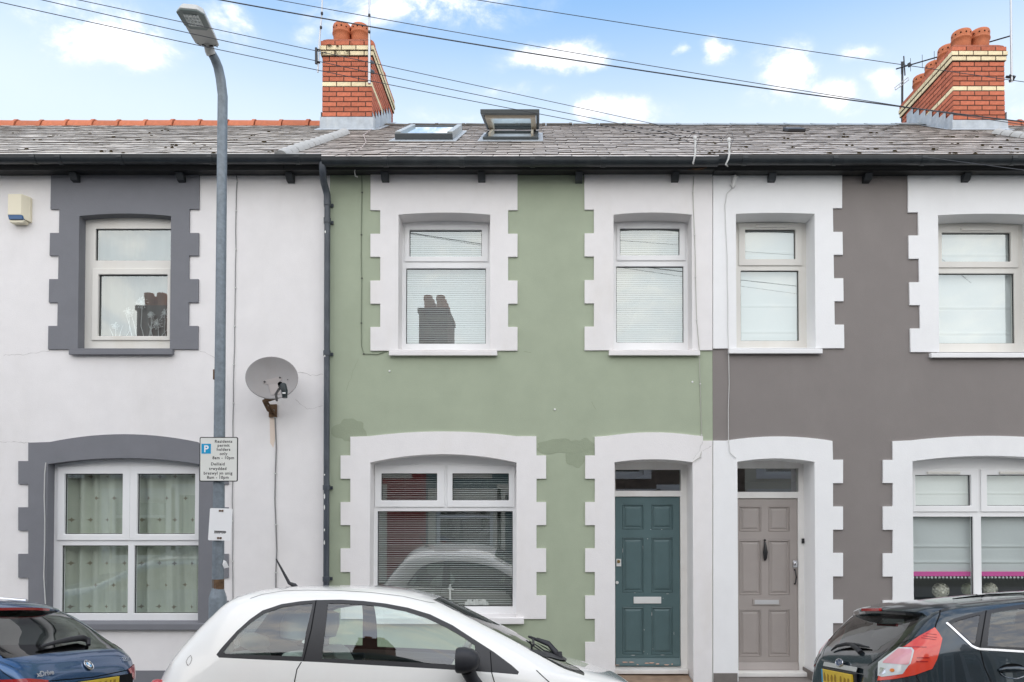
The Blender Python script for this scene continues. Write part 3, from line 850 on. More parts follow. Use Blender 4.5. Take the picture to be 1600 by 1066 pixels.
def brick_mesh(w, h, d, m):
    key = (round(w, 3), round(h, 3), round(d, 3), m)
    if key not in BR:
        mb = MB(); c = .004
        vs, fs = [], []
        for (k, y) in ((c, 0), (0, c)):
            vs += [(x, y, z) for x, z in ((k, k), (w - k, k), (w - k, h - k), (k, h - k))]
        vs += [(x, d, z) for x, z in ((0, 0), (w, 0), (w, h), (0, h))]
        fs = [(0, 1, 2, 3)]
        for i in range(2):
            for j in range(4):
                fs.append((i * 4 + j, i * 4 + (j + 1) % 4, (i + 1) * 4 + (j + 1) % 4, (i + 1) * 4 + j))
        fs.append((11, 10, 9, 8))
        mb.add(vs, fs)
        BR[key] = mb.mesh('brick', M[m])
    return BR[key]


def make_chimney(house, x0, x1, y0, y1, ztop, n=15, ch=.0765):
    """stack of separate bricks round a mortar core; courses counted down from the top of the brickwork"""
    g_ = .014
    zb = ztop - n * ch
    D = .105
    mb = MB(); e = .007
    mb.box(x0 + e, x1 - e, y0 + e, y1 - e, zb - 1.6, ztop - .01)
    for k, oh in ((2, .022), (1, .034), (0, .022)):
        mb.box(x0 - oh + e, x1 + oh - e, y0 - oh + e, y1 + oh - e, ztop - (k + 1) * ch + (.005 if k == 2 else 0), ztop - k * ch - .011)
    chim = mb.build('chimney', M['mortar'], house)
    pitch = 0.235
    for i in range(n):                 # i from the bottom
        k = n - 1 - i
        oh = {2: .022, 1: .034, 0: .022}.get(k, 0.0)
        m = 'brick_cream' if k in (1, 2, 8) else 'brick_red'
        z = ztop - (k + 1) * ch + g_ / 2
        xa, xb = x0 - oh, x1 + oh
        ya, yb = y0 - oh, y1 + oh
        # front, then both flanks
        for side in range(3):
            L = (xb - xa) if side == 0 else (yb - ya - D)
            t = (0.5 if i % 2 else 1.0) * pitch - g_ if side == 0 else (1.0 if i % 2 else .5) * pitch - g_
            cuts, p_ = [], 0.0
            while p_ < L - .03:
                q_ = min(L, p_ + t)
                if L - q_ < .05: q_ = L
                cuts.append((p_, q_)); p_ = q_ + g_; t = pitch - g_
            for a, b in cuts:
                me = brick_mesh(b - a, ch - g_, D, m)
                j = rnd.uniform(-.0015, .0015)
                if side == 0: place('brick', me, chim, (xa + a, ya + j, z))
                elif side == 1: place('brick', me, chim, (xb + j, ya + D + a, z), (0, 0, R(90)))
                else: place('brick', me, chim, (xa + j, ya + D + b, z), (0, 0, R(-90)))
    # flaunching
    mb = MB()
    a = [(x0, y0), (x1, y0), (x1, y1), (x0, y1)]
    b = [(x0 + .06, y0 + .06), (x1 - .06, y0 + .06), (x1 - .06, y1 - .06), (x0 + .06, y1 - .06)]
    vs = [(x, y, ztop - .012) for x, y in a] + [(x, y, ztop + .02) for x, y in a] + [(x, y, ztop + .075) for x, y in b]
    fs = [(i, (i + 1) % 4, (i + 1) % 4 + 4, i + 4) for i in range(4)] + [(i + 4, (i + 1) % 4 + 4, (i + 1) % 4 + 8, i + 8) for i in range(4)] + [(8, 9, 10, 11), (3, 2, 1, 0)]
    mb.add(vs, fs)
    mb.build('flaunching', M['flaunching'], chim, bevel=.01)
    # pots in two ranks
    pm = MB()
    pm.lathe([(.105, 0), (.122, .02), (.130, .15), (.134, .225), (.147, .235), (.148, .252), (.139, .262), (.139, .272), (.143, .345), (.134, .372), (.112, .382), (.110, .368), (.106, .2), (.0, .2)], seg=26)
    hs = MB()
    for kk in range(12):
        a_ = 2 * math.pi * kk / 12
        c_ = Vector((.1425 * math.cos(a_), .1425 * math.sin(a_), .305))
        nn = Vector((math.cos(a_), math.sin(a_), 0)); tt = Vector((-nn.y, nn.x, 0))
        hs.add([c_ + nn * .001 + (tt * math.cos(2 * math.pi * j / 8) + Vector((0, 0, 1)) * math.sin(2 * math.pi * j / 8)) * .0125 for j in range(8)], [tuple(range(8))])
    pme = pm.mesh('chimney_pot', M['pot'], smooth=50)
    off = len(pm.v)
    pm.v += hs.v; pm.f += [tuple(i + off for i in f) for f in hs.f]; pm.m += [1] * len(hs.f)
    pme = pm.mesh('chimney_pot', [M['pot'], M['painted_hole']], smooth=50)
    for r_ in range(4):
        for c_ in range(2):
            x = (x0 + x1) / 2 + (-.145 if c_ == 0 else .15)
            y = y0 + .22 + r_ * (y1 - y0 - .42) / 3
            place('chimney_pot', pme, chim, (x, y, ztop + .0), (rnd.uniform(-.02, .02), rnd.uniform(-.02, .02), rnd.uniform(0, 3)), (1.06, 1.06, rnd.uniform(.97, 1.04)))
    # lead: apron in front, stepped pieces up both flanks
    zf = zb - .012
    mb = MB()
    yb_ = y0 - .018
    sb = lambda y, h=.0: EAVE.z + (y - EAVE.y) * math.tan(SLOPE) + h
    mb.add([(x0 - .03, yb_, zf), (x1 + .03, yb_, zf), (x1 + .03, yb_ - .012, sb(yb_) + .03), (x0 - .03, yb_ - .012, sb(yb_) + .03),
            (x1 + .10, yb_ - .08, sb(yb_ - .08) + .022), (x0 - .10, yb_ - .08, sb(yb_ - .08) + .022), (x0 - .03, y0 + .0, zf), (x1 + .03, y0, zf)],
           [(0, 1, 2, 3), (3, 2, 4, 5), (6, 7, 1, 0)])
    mb.build('lead_apron', M['lead'], chim, fix=False)
    for sx, sg in ((x1, 1), (x0, -1)):
        nst = 7
        for s_ in range(nst):
            ya, yb2 = y0 - .018 + s_ * .2, y0 - .018 + (s_ + 1) * .2 + .02
            if ya > y1: break
            zt = sb(ya) + .30
            mb = MB()
            xo = sx + sg * (.016 + .002 * (s_ % 2))
            mb.add([(xo, ya, sb(ya) + .012), (xo, yb2, sb(yb2) + .012), (xo, yb2, zt), (xo, ya, zt), (xo + sg * .11, ya, sb(ya) + .02), (xo + sg * .11, yb2, sb(yb2) + .02), (sx, ya, zt), (sx, yb2, zt)],
                   [(0, 1, 2, 3), (0, 4, 5, 1), (3, 2, 7, 6)])
            mb.build('lead_soaker', M['lead'], chim, fix=False)
    return chim

# ------------------------------------------------------------------ the three houses of the terrace, from left to right
def swap(T): return T


XW0, XW1 = -7.25, Wp(514.5, 500)[0]
XG1 = Wp(1113, 500)[0]
XR1 = 6.9
STRIP_X = -2.935

# ---- white house with grey borders
OP_UL = (125.6, 268.5, 339, 335, 545)
OP_LL = (76.5, 312.5, 725.5, 716, 973)
hw = thing('terraced_house', 'white rendered house with slate grey quoin borders and terracotta ridge tiles', 'house', (-4.85, 0, 0), 'terraced houses along the street')
shell(hw, XW0, XW1 - .0015, M['white_render'], [opening_poly(OP_UL, .02), opening_poly(OP_LL, .02)])
YT = [328, 365, 400.5, 437, 473.5, 510, 546.5]


def mix_x(pts, drift, ya, yb):
    """follow the slight lean of the hand made edge"""
    return [(x + drift * (y - ya) / (yb - ya), y) for x, y in pts]


left = mix_x(toothed(95.5, 81.5, YT), -5, 268, 546)
right = mix_x(toothed(297.5, 312.5, YT), -2, 268, 546)
make_surround(hw, 'window_border', [(81.5, 267)] + left + list(reversed(right)) + [(312.5, 267)], OP_UL, 'grey_trim', .12)
make_window(hw, OP_UL, .10, [((149.6, 357.7, 270, 407), None), ((155, 429.7, 261.8, 525.6), (145, 420, 266.5, 532.5))],
            sill=(107, 268.6, 546, 554), sill_m='grey_trim', frame_m='upvc_cream')
YL = [720.7, 756.7, 792.7, 829, 865.4, 902.6, 938.5, 974.5]


def toothed2(x_in, x_out, ys_):
    """as toothed, but the head is flush with the inner line"""
    pts, cur = [], x_in
    for i, y in enumerate(ys_):
        pts.append((cur, y))
        if i < len(ys_) - 1:
            cur = x_out if cur == x_in else x_in
            pts.append((cur, y))
    return pts


def arch_px(x0, x1, y_end, y_mid, n=14):
    return [(x0 + (x1 - x0) * i / n, y_end + (y_mid - y_end) * (1 - (2 * i / n - 1) ** 2)) for i in range(n + 1)]


left = toothed2(46, 30.4, YL)
right = toothed2(342.5, 357.6, YL)
make_surround(hw, 'window_border', [(46, 692)] + left + list(reversed(right)) + list(reversed(arch_px(80, 310, 691, 678.8))), OP_LL, 'grey_trim', .12)
make_window(hw, OP_LL, .10, [((102.3, 740.7, 191.8, 834.6), (91, 728.7, 203.3, 844.6)), ((215.8, 740.7, 305, 834.6), (204.6, 728.7, 314.5, 844.6)),
                            ((97, 852.6, 199, 958.5), None), ((210.2, 852.6, 311, 958.5), None)], sill=(66, 324, 975, 984.6), sill_m='grey_trim', pane_m='glass_low', frame_m='upvc')
pl = MB(); a, b = Wp(-140, 1047.7), Wp(XW1 * 134.15 + 843, 1047.7)
pl.box(XW0, XW1 - .01, -.012, -.0005, -.25, a[1])
pl.build('plinth', M['grey_trim'], hw)
make_roof(hw, XW0, STRIP_X, 'slate_old', [(XW0, -3.5, 'ridge_red')], seed=3)
eaves(hw, XW0, XW1 - .001, (113, 279.5, 451), (50, 90, 186, 327, 463), (241, 256, 267))
zt = P(540, 64.6, 3.0).z
make_chimney(hw, -3.493, -2.694, 3.0, 4.62, zt, ch=.0818)

# ---- green house
OP_G1 = (623.3, 765.9, 336.8, 333.6, 547)
OP_G2 = (958.4, 1080.3, 336.8, 333.4, 547)
OP_G3 = (579.1, 807, 723, 710, 964)
OP_G4 = (960, 1081.8, 722.7, 718, 1085)
hg = thing('terraced_house', 'sage green house with white quoin borders and teal front door', 'house', (-.2, 0, 0), 'terraced houses along the street')
shell(hg, XW1, XG1 - .001, M['green_render'], [opening_poly(o, .02) for o in (OP_G1, OP_G2, OP_G3, OP_G4)])
YG = [329.5, 366.2, 402.5, 439.2, 475.6, 511.6, 548.8]
make_surround(hg, 'window_border', [(579.4, 267)] + toothed(594.5, 579.2, YG) + list(reversed(toothed(794, 808.7, YG))) + [(808.7, 267)], OP_G1, 'cream_trim', .27)
make_surround(hg, 'window_border', [(912.6, 267)] + toothed(927.8, 913.2, [y - .6 for y in YG]) + [(1112.6, 548), (1112.6, 267)], OP_G2, 'cream_trim', .27)
YGL = [712, 748.3, 784.7, 820.7, 857, 893.8, 930.6, 967]
make_surround(hg, 'window_border', [(548, 682.8)] + toothed2(548, 532.8, YGL) + list(reversed(toothed2(838.3, 853.3, YGL))) + [(838, 682)] + list(reversed(arch_px(578, 806, 682, 674.6))), OP_G3, 'cream_trim', .24)
YGD = [712, 748.3, 784.7, 820.7, 857, 893.8, 930.6, 966.8, 1003, 1092]
DB = 1060
make_surround(hg, 'door_border', [(929, 682.8)] + toothed2(929.3, 914.2, YGD) + [(1112.6, 1092), (1112.6, 689), (1098, 688.8), (1098, 682)] + list(reversed(arch_px(950, 1090, 681.5, 676)))[1:], OP_G4, 'cream_trim', .36)
make_window(hg, OP_G1, .22, [((640, 360, 752.8, 401.4), (632.7, 351.4, 763, 409.6)), ((634.6, 419.4, 759, 537.2), None)], sill=(607.5, 776.8, 548.4, 555.5), sill_m='cream_trim')
make_window(hg, OP_G2, .22, [((968.5, 357.8, 1061.6, 399.5), (963.3, 350, 1071, 408)), ((962.9, 416.4, 1068.3, 535.3), None)], sill=(951.6, 1094.2, 547.7, 555.3), sill_m='cream_trim')
make_window(hg, OP_G3, .19, [((596, 740, 683, 782), (586, 727.5, 694.6, 792.7)), ((707, 740, 795, 782), (699, 727.5, 804.6, 792.7)), ((590, 799, 801, 947.8), None)],
            sill=(567, 818.6, 965.7, 975.5), sill_m='cream_trim', pane_m='glass_mid')
fr, door = make_door(hg, OP_G4, .33, (961, 776, 1063.9, 1041.7),
                     [(972.3, 787.9, 1006.7, 827.8), (1017.9, 787.9, 1052.3, 827.8), (972.3, 839.8, 1006.7, 926.6), (1017.9, 839.8, 1052.3, 926.6), (972.3, 948.5, 1006.7, 1023.7), (1017.9, 948.5, 1052.3, 1023.7)],
                     (961.5, 734, 1064, 767), 'door_teal', 1072.6, 1046)


def on_door(px0, py0, px1, py1, y0, y1, rec=.33):
    a, b = P(px0, py0, rec + .02), P(px1, py1, rec + .02)
    return (a.x, b.x, rec + y0, rec + y1, b.z, a.z)


mb = MB(); mb.box(*on_door(990, 932.6, 1033, 943, .008, .0215)); lb = mb.build('letterbox', M['white_plastic'], door, bevel=.003)
mb = MB(); mb.box(*on_door(963, 873.5, 970.5, 885, .012, .0215)); mb.build('lock_plate', M['white_plastic'], door, bevel=.002)
c = P(966.5, 877.5, .34); mb = MB(); mb.lathe([(0, -.012), (.018, -.012), (.021, 0), (.021, .01)], c, 14, M=Matrix.Rotation(R(90), 4, 'X').inverted()); mb.build('lock', M['brass'], door, smooth=40)
c = P(964.3, 910.6, .34); mb = MB(); mb.lathe([(0, -.014), (.014, -.012), (.019, -.004), (.019, .008)], c, 14, M=Matrix.Rotation(R(90), 4, 'X').inverted()); mb.build('door_knob', M['white_plastic'], door, smooth=50)
mb = MB()
for k in range(9):
    px = 966 + k * 10.5 + rnd.uniform(-3, 3); py = 1037.5 + rnd.uniform(-3, 2.4)
    c = P(px, py, .33 - .0255); w_ = rnd.uniform(.01, .04); h_ = rnd.uniform(.004, .012)
    n_ = 9
    mb.add([(c.x + w_ * math.cos(6.283 * j / n_) * rnd.uniform(.6, 1), .33 - .0262, c.z + h_ * math.sin(6.283 * j / n_) * rnd.uniform(.6, 1)) for j in range(n_)], [tuple(range(n_))])
mb.build('flaked_paint', M['bare'], door, fix=False)
mb = MB()
for px, py, w_, h_ in ((1004.5, 855, .004, .05), (1012, 842, .01, .012), (1018.5, 960, .006, .06), (1006.5, 984, .006, .03), (973, 860, .004, .09), (1036, 935, .008, .008), (1006, 1018, .006, .012), (1020, 1014, .006, .012), (1017, 827.5, .012, .008),
                       (1034, 827.5, .02, .006), (992, 926.5, .03, .004), (1043, 928, .04, .004), (1053, 990, .004, .05), (989, 1024, .07, .005), (1035, 1023.5, .06, .004), (1012, 1022, .005, .01)):
    c = P(px, py, .33 + .0205)
    n_ = 7
    mb.add([(c.x + w_ * .5 * math.cos(6.283 * j / n_) * rnd.uniform(.6, 1), .3508, c.z + h_ * .5 * math.sin(6.283 * j / n_) * rnd.uniform(.6, 1)) for j in range(n_)], [tuple(range(n_))])
mb.build('paint_chip', M['timber_white'], door, fix=False)
# threshold and worn step
a, b = P(958, 1046.8, .2), P(1078, 1053.5, .2)
x0, x1 = Wp(960, 1050)[0] + .002, Wp(1081.8, 1050)[0] - .002
mb = MB(); mb.box(x0, x1, .20, .334, b.z, a.z); mb.build('threshold', M['timber_white'], hg, bevel=.006)
mb = MB()
mb.add([(x0, -.06, -.2), (x1, -.06, -.2), (x1, -.06, b.z - .035), (x0, -.06, b.z - .03), (x0, .36, b.z - .003), (x1, .36, b.z - .003),
        ((x0 + x1) / 2, -.06, b.z - .055), ((x0 + x1) / 2, .3, b.z - .012)], [(0, 1, 2, 6, 3), (3, 6, 7, 4), (6, 2, 5, 7), (4, 7, 5)])
mb.build('doorstep', M['stone_step'], hg, fix=False)
make_roof(hg, STRIP_X, XG1, 'slate', [(-2.68, XG1 - .05, 'ridge_dark')], seed=5)
eaves(hg, XW1, XG1 - .001, (600.5, 752, 905, 1056), (601, 721, 832, 943), (245, 257, 266.5))


def pane_patch(house, name, cx, cy, rx, ry, m, seed, n=40):
    Y = -.0016 - .0007 * (seed % 3)
    r_ = random.Random(seed)
    ph = [r_.uniform(0, 6.28) for _ in range(6)]
    mb = MB()
    vs = []
    for i in range(n):
        t = 2 * math.pi * i / n
        k = 1 + .16 * math.sin(2 * t + ph[0]) + .13 * math.sin(3 * t + ph[1]) + .08 * math.sin(5 * t + ph[2]) + .05 * math.sin(9 * t + ph[3])
        p = P(cx + rx * k * math.cos(t), cy + ry * k * math.sin(t), Y)
        vs.append((p.x, Y, p.z))
    tris = tessellate_polygon([[Vector((p[0], p[2], 0)) for p in vs]])
    mb.add(vs, tris)
    return mb.build(name, m, house, fix=False)


pane_patch(hg, 'paint_patch', 548, 674, 24, 21, M['green_patch'], 1)
pane_patch(hg, 'paint_patch', 878, 698, 36, 13, M['green_patch'], 4)
pane_patch(hg, 'paint_patch', 905, 706, 22, 22, M['green_patch'], 9)

for px, py in ((608.5, 580), (1082, 597), (867, 640)):
    p = P(px, py, -.004); mb = MB(); mb.lathe([(0, -.006), (.011, -.004), (.013, .003)], p, 10, M=Matrix.Rotation(R(90), 4, 'X').inverted())
    mb.build('wall_plug', M['white_plastic'], hg)

# ---- grey house
OP_R1 = (1149.2, 1271.8, 335.6, 334, 544)
OP_R2 = (1464.2, 1620, 337.7, 335.2, 551)
OP_R3 = (1151.4, 1271.7, 722, 716.7, 1085)
OP_R4 = (1424.4, 1661, 721, 712.5, 965)
hr = thing('terraced_house', 'warm grey house with bright white quoin borders and taupe front door', 'house', (4.4, 0, 0), 'terraced houses along the street')
shell(hr, XG1 + .001, XR1, M['grey_render'], [opening_poly(o, .02) for o in (OP_R1, OP_R2, OP_R3, OP_R4)])
YR = [326.6, 363.3, 399.3, 435.7, 471.7, 508, 545]
right = mix_x(toothed(1300.5, 1314.9, YR), 3.5, 326, 545)
make_surround(hr, 'window_border', [(1113.6, 267), (1113.6, 545.5)] + list(reversed(right)) + [(1314.9, 267)], OP_R1, 'bright_trim', .30)
YR2 = [333, 369, 405.4, 442, 477.7, 514, 550.8]
left = mix_x(toothed(1433, 1417.5, YR2), 4, 326, 550)
make_surround(hr, 'window_border', [(1417.5, 267)] + left + list(reversed(toothed(1651, 1666, YR2))) + [(1666, 267)], OP_R2, 'bright_trim', .30)
YRD = [718.7, 755.2, 791.5, 827.8, 864, 900.6, 937, 973.5, 1009, 1092]
make_surround(hr, 'door_border', [(1113.8, 688.8), (1113.8, 1092)] + list(reversed(toothed2(1300.5, 1316.2, YRD))) + [(1299.7, 689.6)] + list(reversed(arch_px(1133, 1298, 689, 682.4))), OP_R3, 'bright_trim', .36)
YR4 = [719, 755, 791.4, 828, 864.6, 900.8, 938, 974]
make_surround(hr, 'window_border', [(1393.5, 689.7)] + toothed2(1394, 1378.6, YR4) + list(reversed(toothed2(1691, 1706, YR4))) + [(1691, 689)] + list(reversed(arch_px(1422, 1664, 688.5, 681.5))), OP_R4, 'bright_trim', .26)
make_window(hr, OP_R1, .25, [((1164, 359.4, 1242.5, 405.4), (1153.5, 349, 1253, 415.7)), ((1157.4, 423, 1248.6, 532.6), None)], sill=(1139.2, 1285.7, 545, 552.4), sill_m='bright_trim',
            frame_m='upvc_cream', vents=((1180, 1230, 353.8),))
make_window(hr, OP_R2, .25, [((1470.6, 364.4, 1578.6, 409.3), (1464, 353, 1590, 419)), ((1466.4, 427.5, 1585.7, 536.5), None)], sill=(1455.3, 1630, 551.5, 558.8), sill_m='bright_trim',
            frame_m='upvc_cream', vents=((1501, 1552, 359),))
make_window(hr, OP_R4, .19, [((1429.3, 742.7, 1516.2, 790.3), (1424.8, 733, 1527.5, 800)), ((1541, 742.7, 1628, 790.3), (1531, 733, 1634, 800)), ((1426, 807.4, 1522, 948), None), ((1533, 807.4, 1632, 948), None)],
            sill=(1412, 1672, 966, 975), sill_m='bright_trim', pane_m='glass_low', vents=((1448, 1500, 739), (1561, 1612, 739)))
fr, door = make_door(hr, OP_R3, .33, (1151.2, 778.7, 1248.5, 1048.5),
                     [(1155.8, 791, 1190.5, 831), (1201.3, 791, 1235.3, 831), (1155.8, 843.8, 1190.5, 930.6), (1201.3, 843.8, 1235.3, 930.6), (1155.8, 952.6, 1190.5, 1026.9), (1201.3, 952.6, 1235.3, 1026.9)],
                     (1151.2, 732, 1247.7, 768.7), 'door_grey', 1253, 1051)
mb = MB(); mb.box(*on_door(1175.8, 935.8, 1219, 945.8, .010, .0215)); lb = mb.build('letterbox', M['door_grey'], door, bevel=.003)
mb = MB(); mb.box(*on_door(1178.5, 937.3, 1216.5, 944.3, .005, .0098)); mb.build('letterbox_flap', mat('brushed grey metal', (.55, .55, .55), .45, .5), lb, bevel=.002)
Rx = Matrix.Rotation(R(90), 4, 'X').inverted()
c = P(1195.7, 850, .33); c2 = P(1195.7, 876, .33)
mb = MB()
mb.tube([(c.x, .351, c.z + .03), (c.x, .338, c.z + .01), (c.x, .33, c.z - .03), (c.x, .325, (c.z + c2.z) / 2), (c.x, .33, c2.z + .03), (c.x, .345, c2.z)], [.006, .012, .018, .03, .022, .008], 10)
mb.lathe([(0, -.02), (.010, -.016), (.013, 0), (.013, .02)], (c.x, .34, c.z + .045), 10, M=Rx)
mb.build('door_knocker', M['black'], door, smooth=60)
c = P(1243, 882.5, .33); mb = MB(); mb.box(c.x - .028, c.x + .028, .335, .3515, c.z - .035, c.z + .05); mb.lathe([(0, -.02), (.02, -.018), (.026, -.004), (.026, .01)], (c.x, .33, c.z + .01), 14, M=Rx)
mb.build('lock', M['chrome'], door, smooth=30, bevel=.003)
a, b = P(1244, 891, .3), P(1244, 913, .3)
mb = MB(); mb.tube([(a.x, .352, a.z), (a.x, .325, a.z - .012), (a.x + .006, .312, (a.z + b.z) / 2), (a.x, .325, b.z + .012), (a.x, .352, b.z)], [.012, .008, .010, .008, .012], 8)
mb.build('door_handle', M['black'], door, smooth=60)
c = P(1255.8, 845.5, .30); mb = MB(); mb.box(c.x - .016, c.x + .016, .306, .3295, c.z - .03, c.z + .03); bl = mb.build('doorbell', M['black'], fr, bevel=.003)
a, b = P(1150, 1050.8, .2), P(1262, 1057.5, .2)
x0, x1 = Wp(1151.4, 1050)[0] + .002, Wp(1271.7, 1050)[0] - .002
mb = MB(); mb.box(x0, x1, .18, .334, b.z, a.z); mb.build('threshold', M['timber_white'], hr, bevel=.006)
mb = MB(); mb.box(x0, x1, -.06, .36, -.2, b.z - .004); mb.build('doorstep', M['grey_step'], hr, bevel=.012)
z = Wp(1130, 1051.3)[1]
mb = MB()
xa, xb = Wp(1113.8, 1050)[0], Wp(1151.4, 1050)[0]
mb.box(xa + .002, xb - .001, -.032, -.0215, -.2, z)
mb.build('plinth', M['grey_step'], hr)
mb = MB()
xa, xb = Wp(1271.7, 1050)[0], Wp(1376, 1050)[0]
mb.box(xa + .001, xb, -.034, -.0215, -.2, z)
mb.box(xa - .011, xa - .0005, -.034, .32, -.2, z + .001)
mb.build('plinth', M['grey_step'], hr)
make_roof(hr, XG1, XR1, 'slate', [(XG1 - .05, 6.64, 'ridge_blue')], seed=8)
eaves(hr, XG1 + .001, XR1, (1208, 1358, 1513), (1165, 1306, 1445, 1586), (242.5, 257, 268))
zt = P(1536, 73.5, 3.0).z
make_chimney(hr, 6.65, 7.48, 3.0, 4.62, zt, ch=.079)
x, s = roof_hit(1240, 204, .02)
mb = MB()
T = Matrix.Translation(roof_pt(x, s, .012)) @ Euler((SLOPE, 0, 0)).to_matrix().to_4x4()
mb.box(-.14, .14, -.16, .12, 0, .045, M=T)
mb.build('roof_vent', M['black_plastic'], hr, bevel=.01)

hl = thing('terraced_house', 'house beyond the left edge of which only the end of the roof shows', 'house', (-9.5, 0, 0), 'terraced houses along the street')
shell(hl, -11.7, XW0 - .002, M['white_render'], [])
make_roof(hl, -11.7, XW0, 'slate_old', [(-11.7, XW0, 'ridge_red')], seed=14, seen=(-9.8, XW0))
eaves(hl, -11.7, XW0 - .002, (), ())

# ---- next house along: only a corner of its roof shows
hn = thing('terraced_house', 'house at the far right edge of which only a sliver of roof shows', 'house', (8.4, 0, 0), 'terraced houses along the street')
shell(hn, XR1 + .002, 10.9, M['white_render'], [])
make_roof(hn, XR1, 10.9, 'slate_old', [(7.5, 10.9, 'ridge_red')], seed=12, seen=(6.9, 8.8))
eaves(hn, XR1 + .002, 10.9, (), ())


def roll_strip(house, x, label):
    """row of mortared half round pieces running down the slope where two roofs meet"""
    n = 13
    L = (SLEN - 1.9) / n
    mb = MB()
    prof = [(.075 * math.cos(a_), .062 * math.sin(a_)) for a_ in [math.pi * i / 8 for i in range(9)]]
    for s0, k in ((0.012, 1.0), (L * .86, 1.12), (L * .86, .80), (L * 1.06, .80)):
        mb.v += [(p[0] * k, s0, p[1] * k) for p in prof]
    for i in range(3):
        mb.f += [(i * 9 + j, i * 9 + j + 1, (i + 1) * 9 + j + 1, (i + 1) * 9 + j) for j in range(8)]
    mb.f += [tuple(range(9)), tuple(range(27, 36))]
    mb.m = [0] * len(mb.f)
    me = mb.mesh('verge_roll', M['mortar_white'], smooth=40)
    for i in range(n):
        place('verge_roll', me, house, roof_pt(x + rnd.uniform(-.004, .004), -.01 + i * L, .012), (SLOPE + R(.8), 0, rnd.uniform(-.01, .01)))
    mb = MB()
    T = Matrix.Translation(roof_pt(x + .12, -.005, .02)) @ Euler((SLOPE, 0, 0)).to_matrix().to_4x4()
    mb.box(-.11, .13, -.02, .12, 0, .012, M=T)
    mb.build('verge_end', M['mortar_white'], house)


roll_strip(hg, STRIP_X, '')
roll_strip(hr, XR1, '')


SKYANG = 13
# ---- roof windows of the green house
def skylight(px_l, px_r, py_b, py_t, label, opened):
    xl, s0 = roof_hit(px_l, py_b, .07); xr, _ = roof_hit(px_r, py_b, .07)
    _, s1 = roof_hit((px_l + px_r) / 2, py_t, .07)
    w, L = xr - xl, 1.5
    T = Matrix.Translation(roof_pt((xl + xr) / 2, s0, 0)) @ Euler((SLOPE, 0, 0)).to_matrix().to_4x4()
    sk = MB()
    hh = .10 if not opened else .06
    if opened: L = 1.1
    # flashing tray
    mb = MB()
    mb.box(-w / 2 - .06, w / 2 + .06, -.14, L + .1, .012, .022, M=T)
    root = mb.build('roof_window', M['lead'], hg)
    mb = MB()
    fw = .075
    for bx in ((-w / 2, w / 2, 0, fw), (-w / 2, w / 2, L - fw, L)):
        mb = MB(); mb.box(bx[0], bx[1], bx[2], bx[3], .022, hh, M=T)
        mb.build('frame_rail', M['velux'], root, bevel=.008)
    for bx in ((-w / 2, -w / 2 + fw, fw + .001, L - fw - .001), (w / 2 - fw, w / 2, fw + .001, L - fw - .001)):
        mb = MB(); mb.box(bx[0], bx[1], bx[2], bx[3], .022, hh + .02 if not opened else hh - .004, M=T)
        mb.build('frame_side', M['velux_side' if not opened else 'velux'], root, bevel=.006)
    if not opened:
        mb = MB(); mb.add([T @ Vector(p) for p in ((-w / 2 + fw, fw, hh - .01), (w / 2 - fw, fw, hh - .01), (w / 2 - fw, L - fw, hh - .01), (-w / 2 + fw, L - fw, hh - .01))], [(0, 1, 2, 3)])
        mb.build('pane', M['glass'], root, fix=False)
        mb = MB(); mb.box(-w / 2 + fw, w / 2 - fw, fw, L - fw, .024, .03, M=T)
        mb.build('inner_blind', M['roman'], root)
    else:
        mb = MB()
        for bx in ((-w / 2 + fw, -w / 2 + fw + .03, fw, L - fw), (w / 2 - fw - .03, w / 2 - fw, fw, L - fw)): mb.box(bx[0], bx[1], bx[2], bx[3], .0225, .10, M=T)
        mb.build('inner_lining', M['pine'], root)
        ang = R(SKYANG)
        S_ = T @ Matrix.Translation((0, L - .02, hh + .01)) @ Matrix.Rotation(-ang, 4, 'X')
        mb = MB()
        sw = w / 2 + .012
        mb.box(-sw, sw, -L - .10, -L + .02, .0, .055, M=S_)
        for s_ in (-1, 1): mb.box(min(s_ * sw, s_ * (sw - .045)), max(s_ * sw, s_ * (sw - .045)), -L + .021, 0, .0, .055, M=S_)
        mb.box(-sw, sw, -.06, 0.02, .001, .06, M=S_)
        sash = mb.build('sash', M['velux'], root, bevel=.006)
        mb = MB()
        k = .05
        for s_ in (-1, 1): mb.box(min(s_ * (sw - k), s_ * (sw - k - .07)), max(s_ * (sw - k), s_ * (sw - k - .07)), -L + .03, -.07, -.025, .03, M=S_)
        mb.box(-sw + k + .071, sw - k - .071, -L + .03, -L + .10, -.025, .03, M=S_)
        mb.build('sash_lining', M['pine'], sash)
        mb = MB(); mb.add([S_ @ Vector(p) for p in ((-sw + .1, -L + .08, .01), (sw - .1, -L + .08, .01), (sw - .1, -.06, .01), (-sw + .1, -.06, .01))], [(0, 1, 2, 3)])
        mb.build('pane', M['glass'], sash, fix=False)
    return root


skylight(616.5, 706.6, 212.4, 193.5, '', False)
skylight(754, 841.5, 212.4, 193.5, '', True)


# ---- downpipe between white and green house
def wl(px, py, Y): return P(px, py, Y)


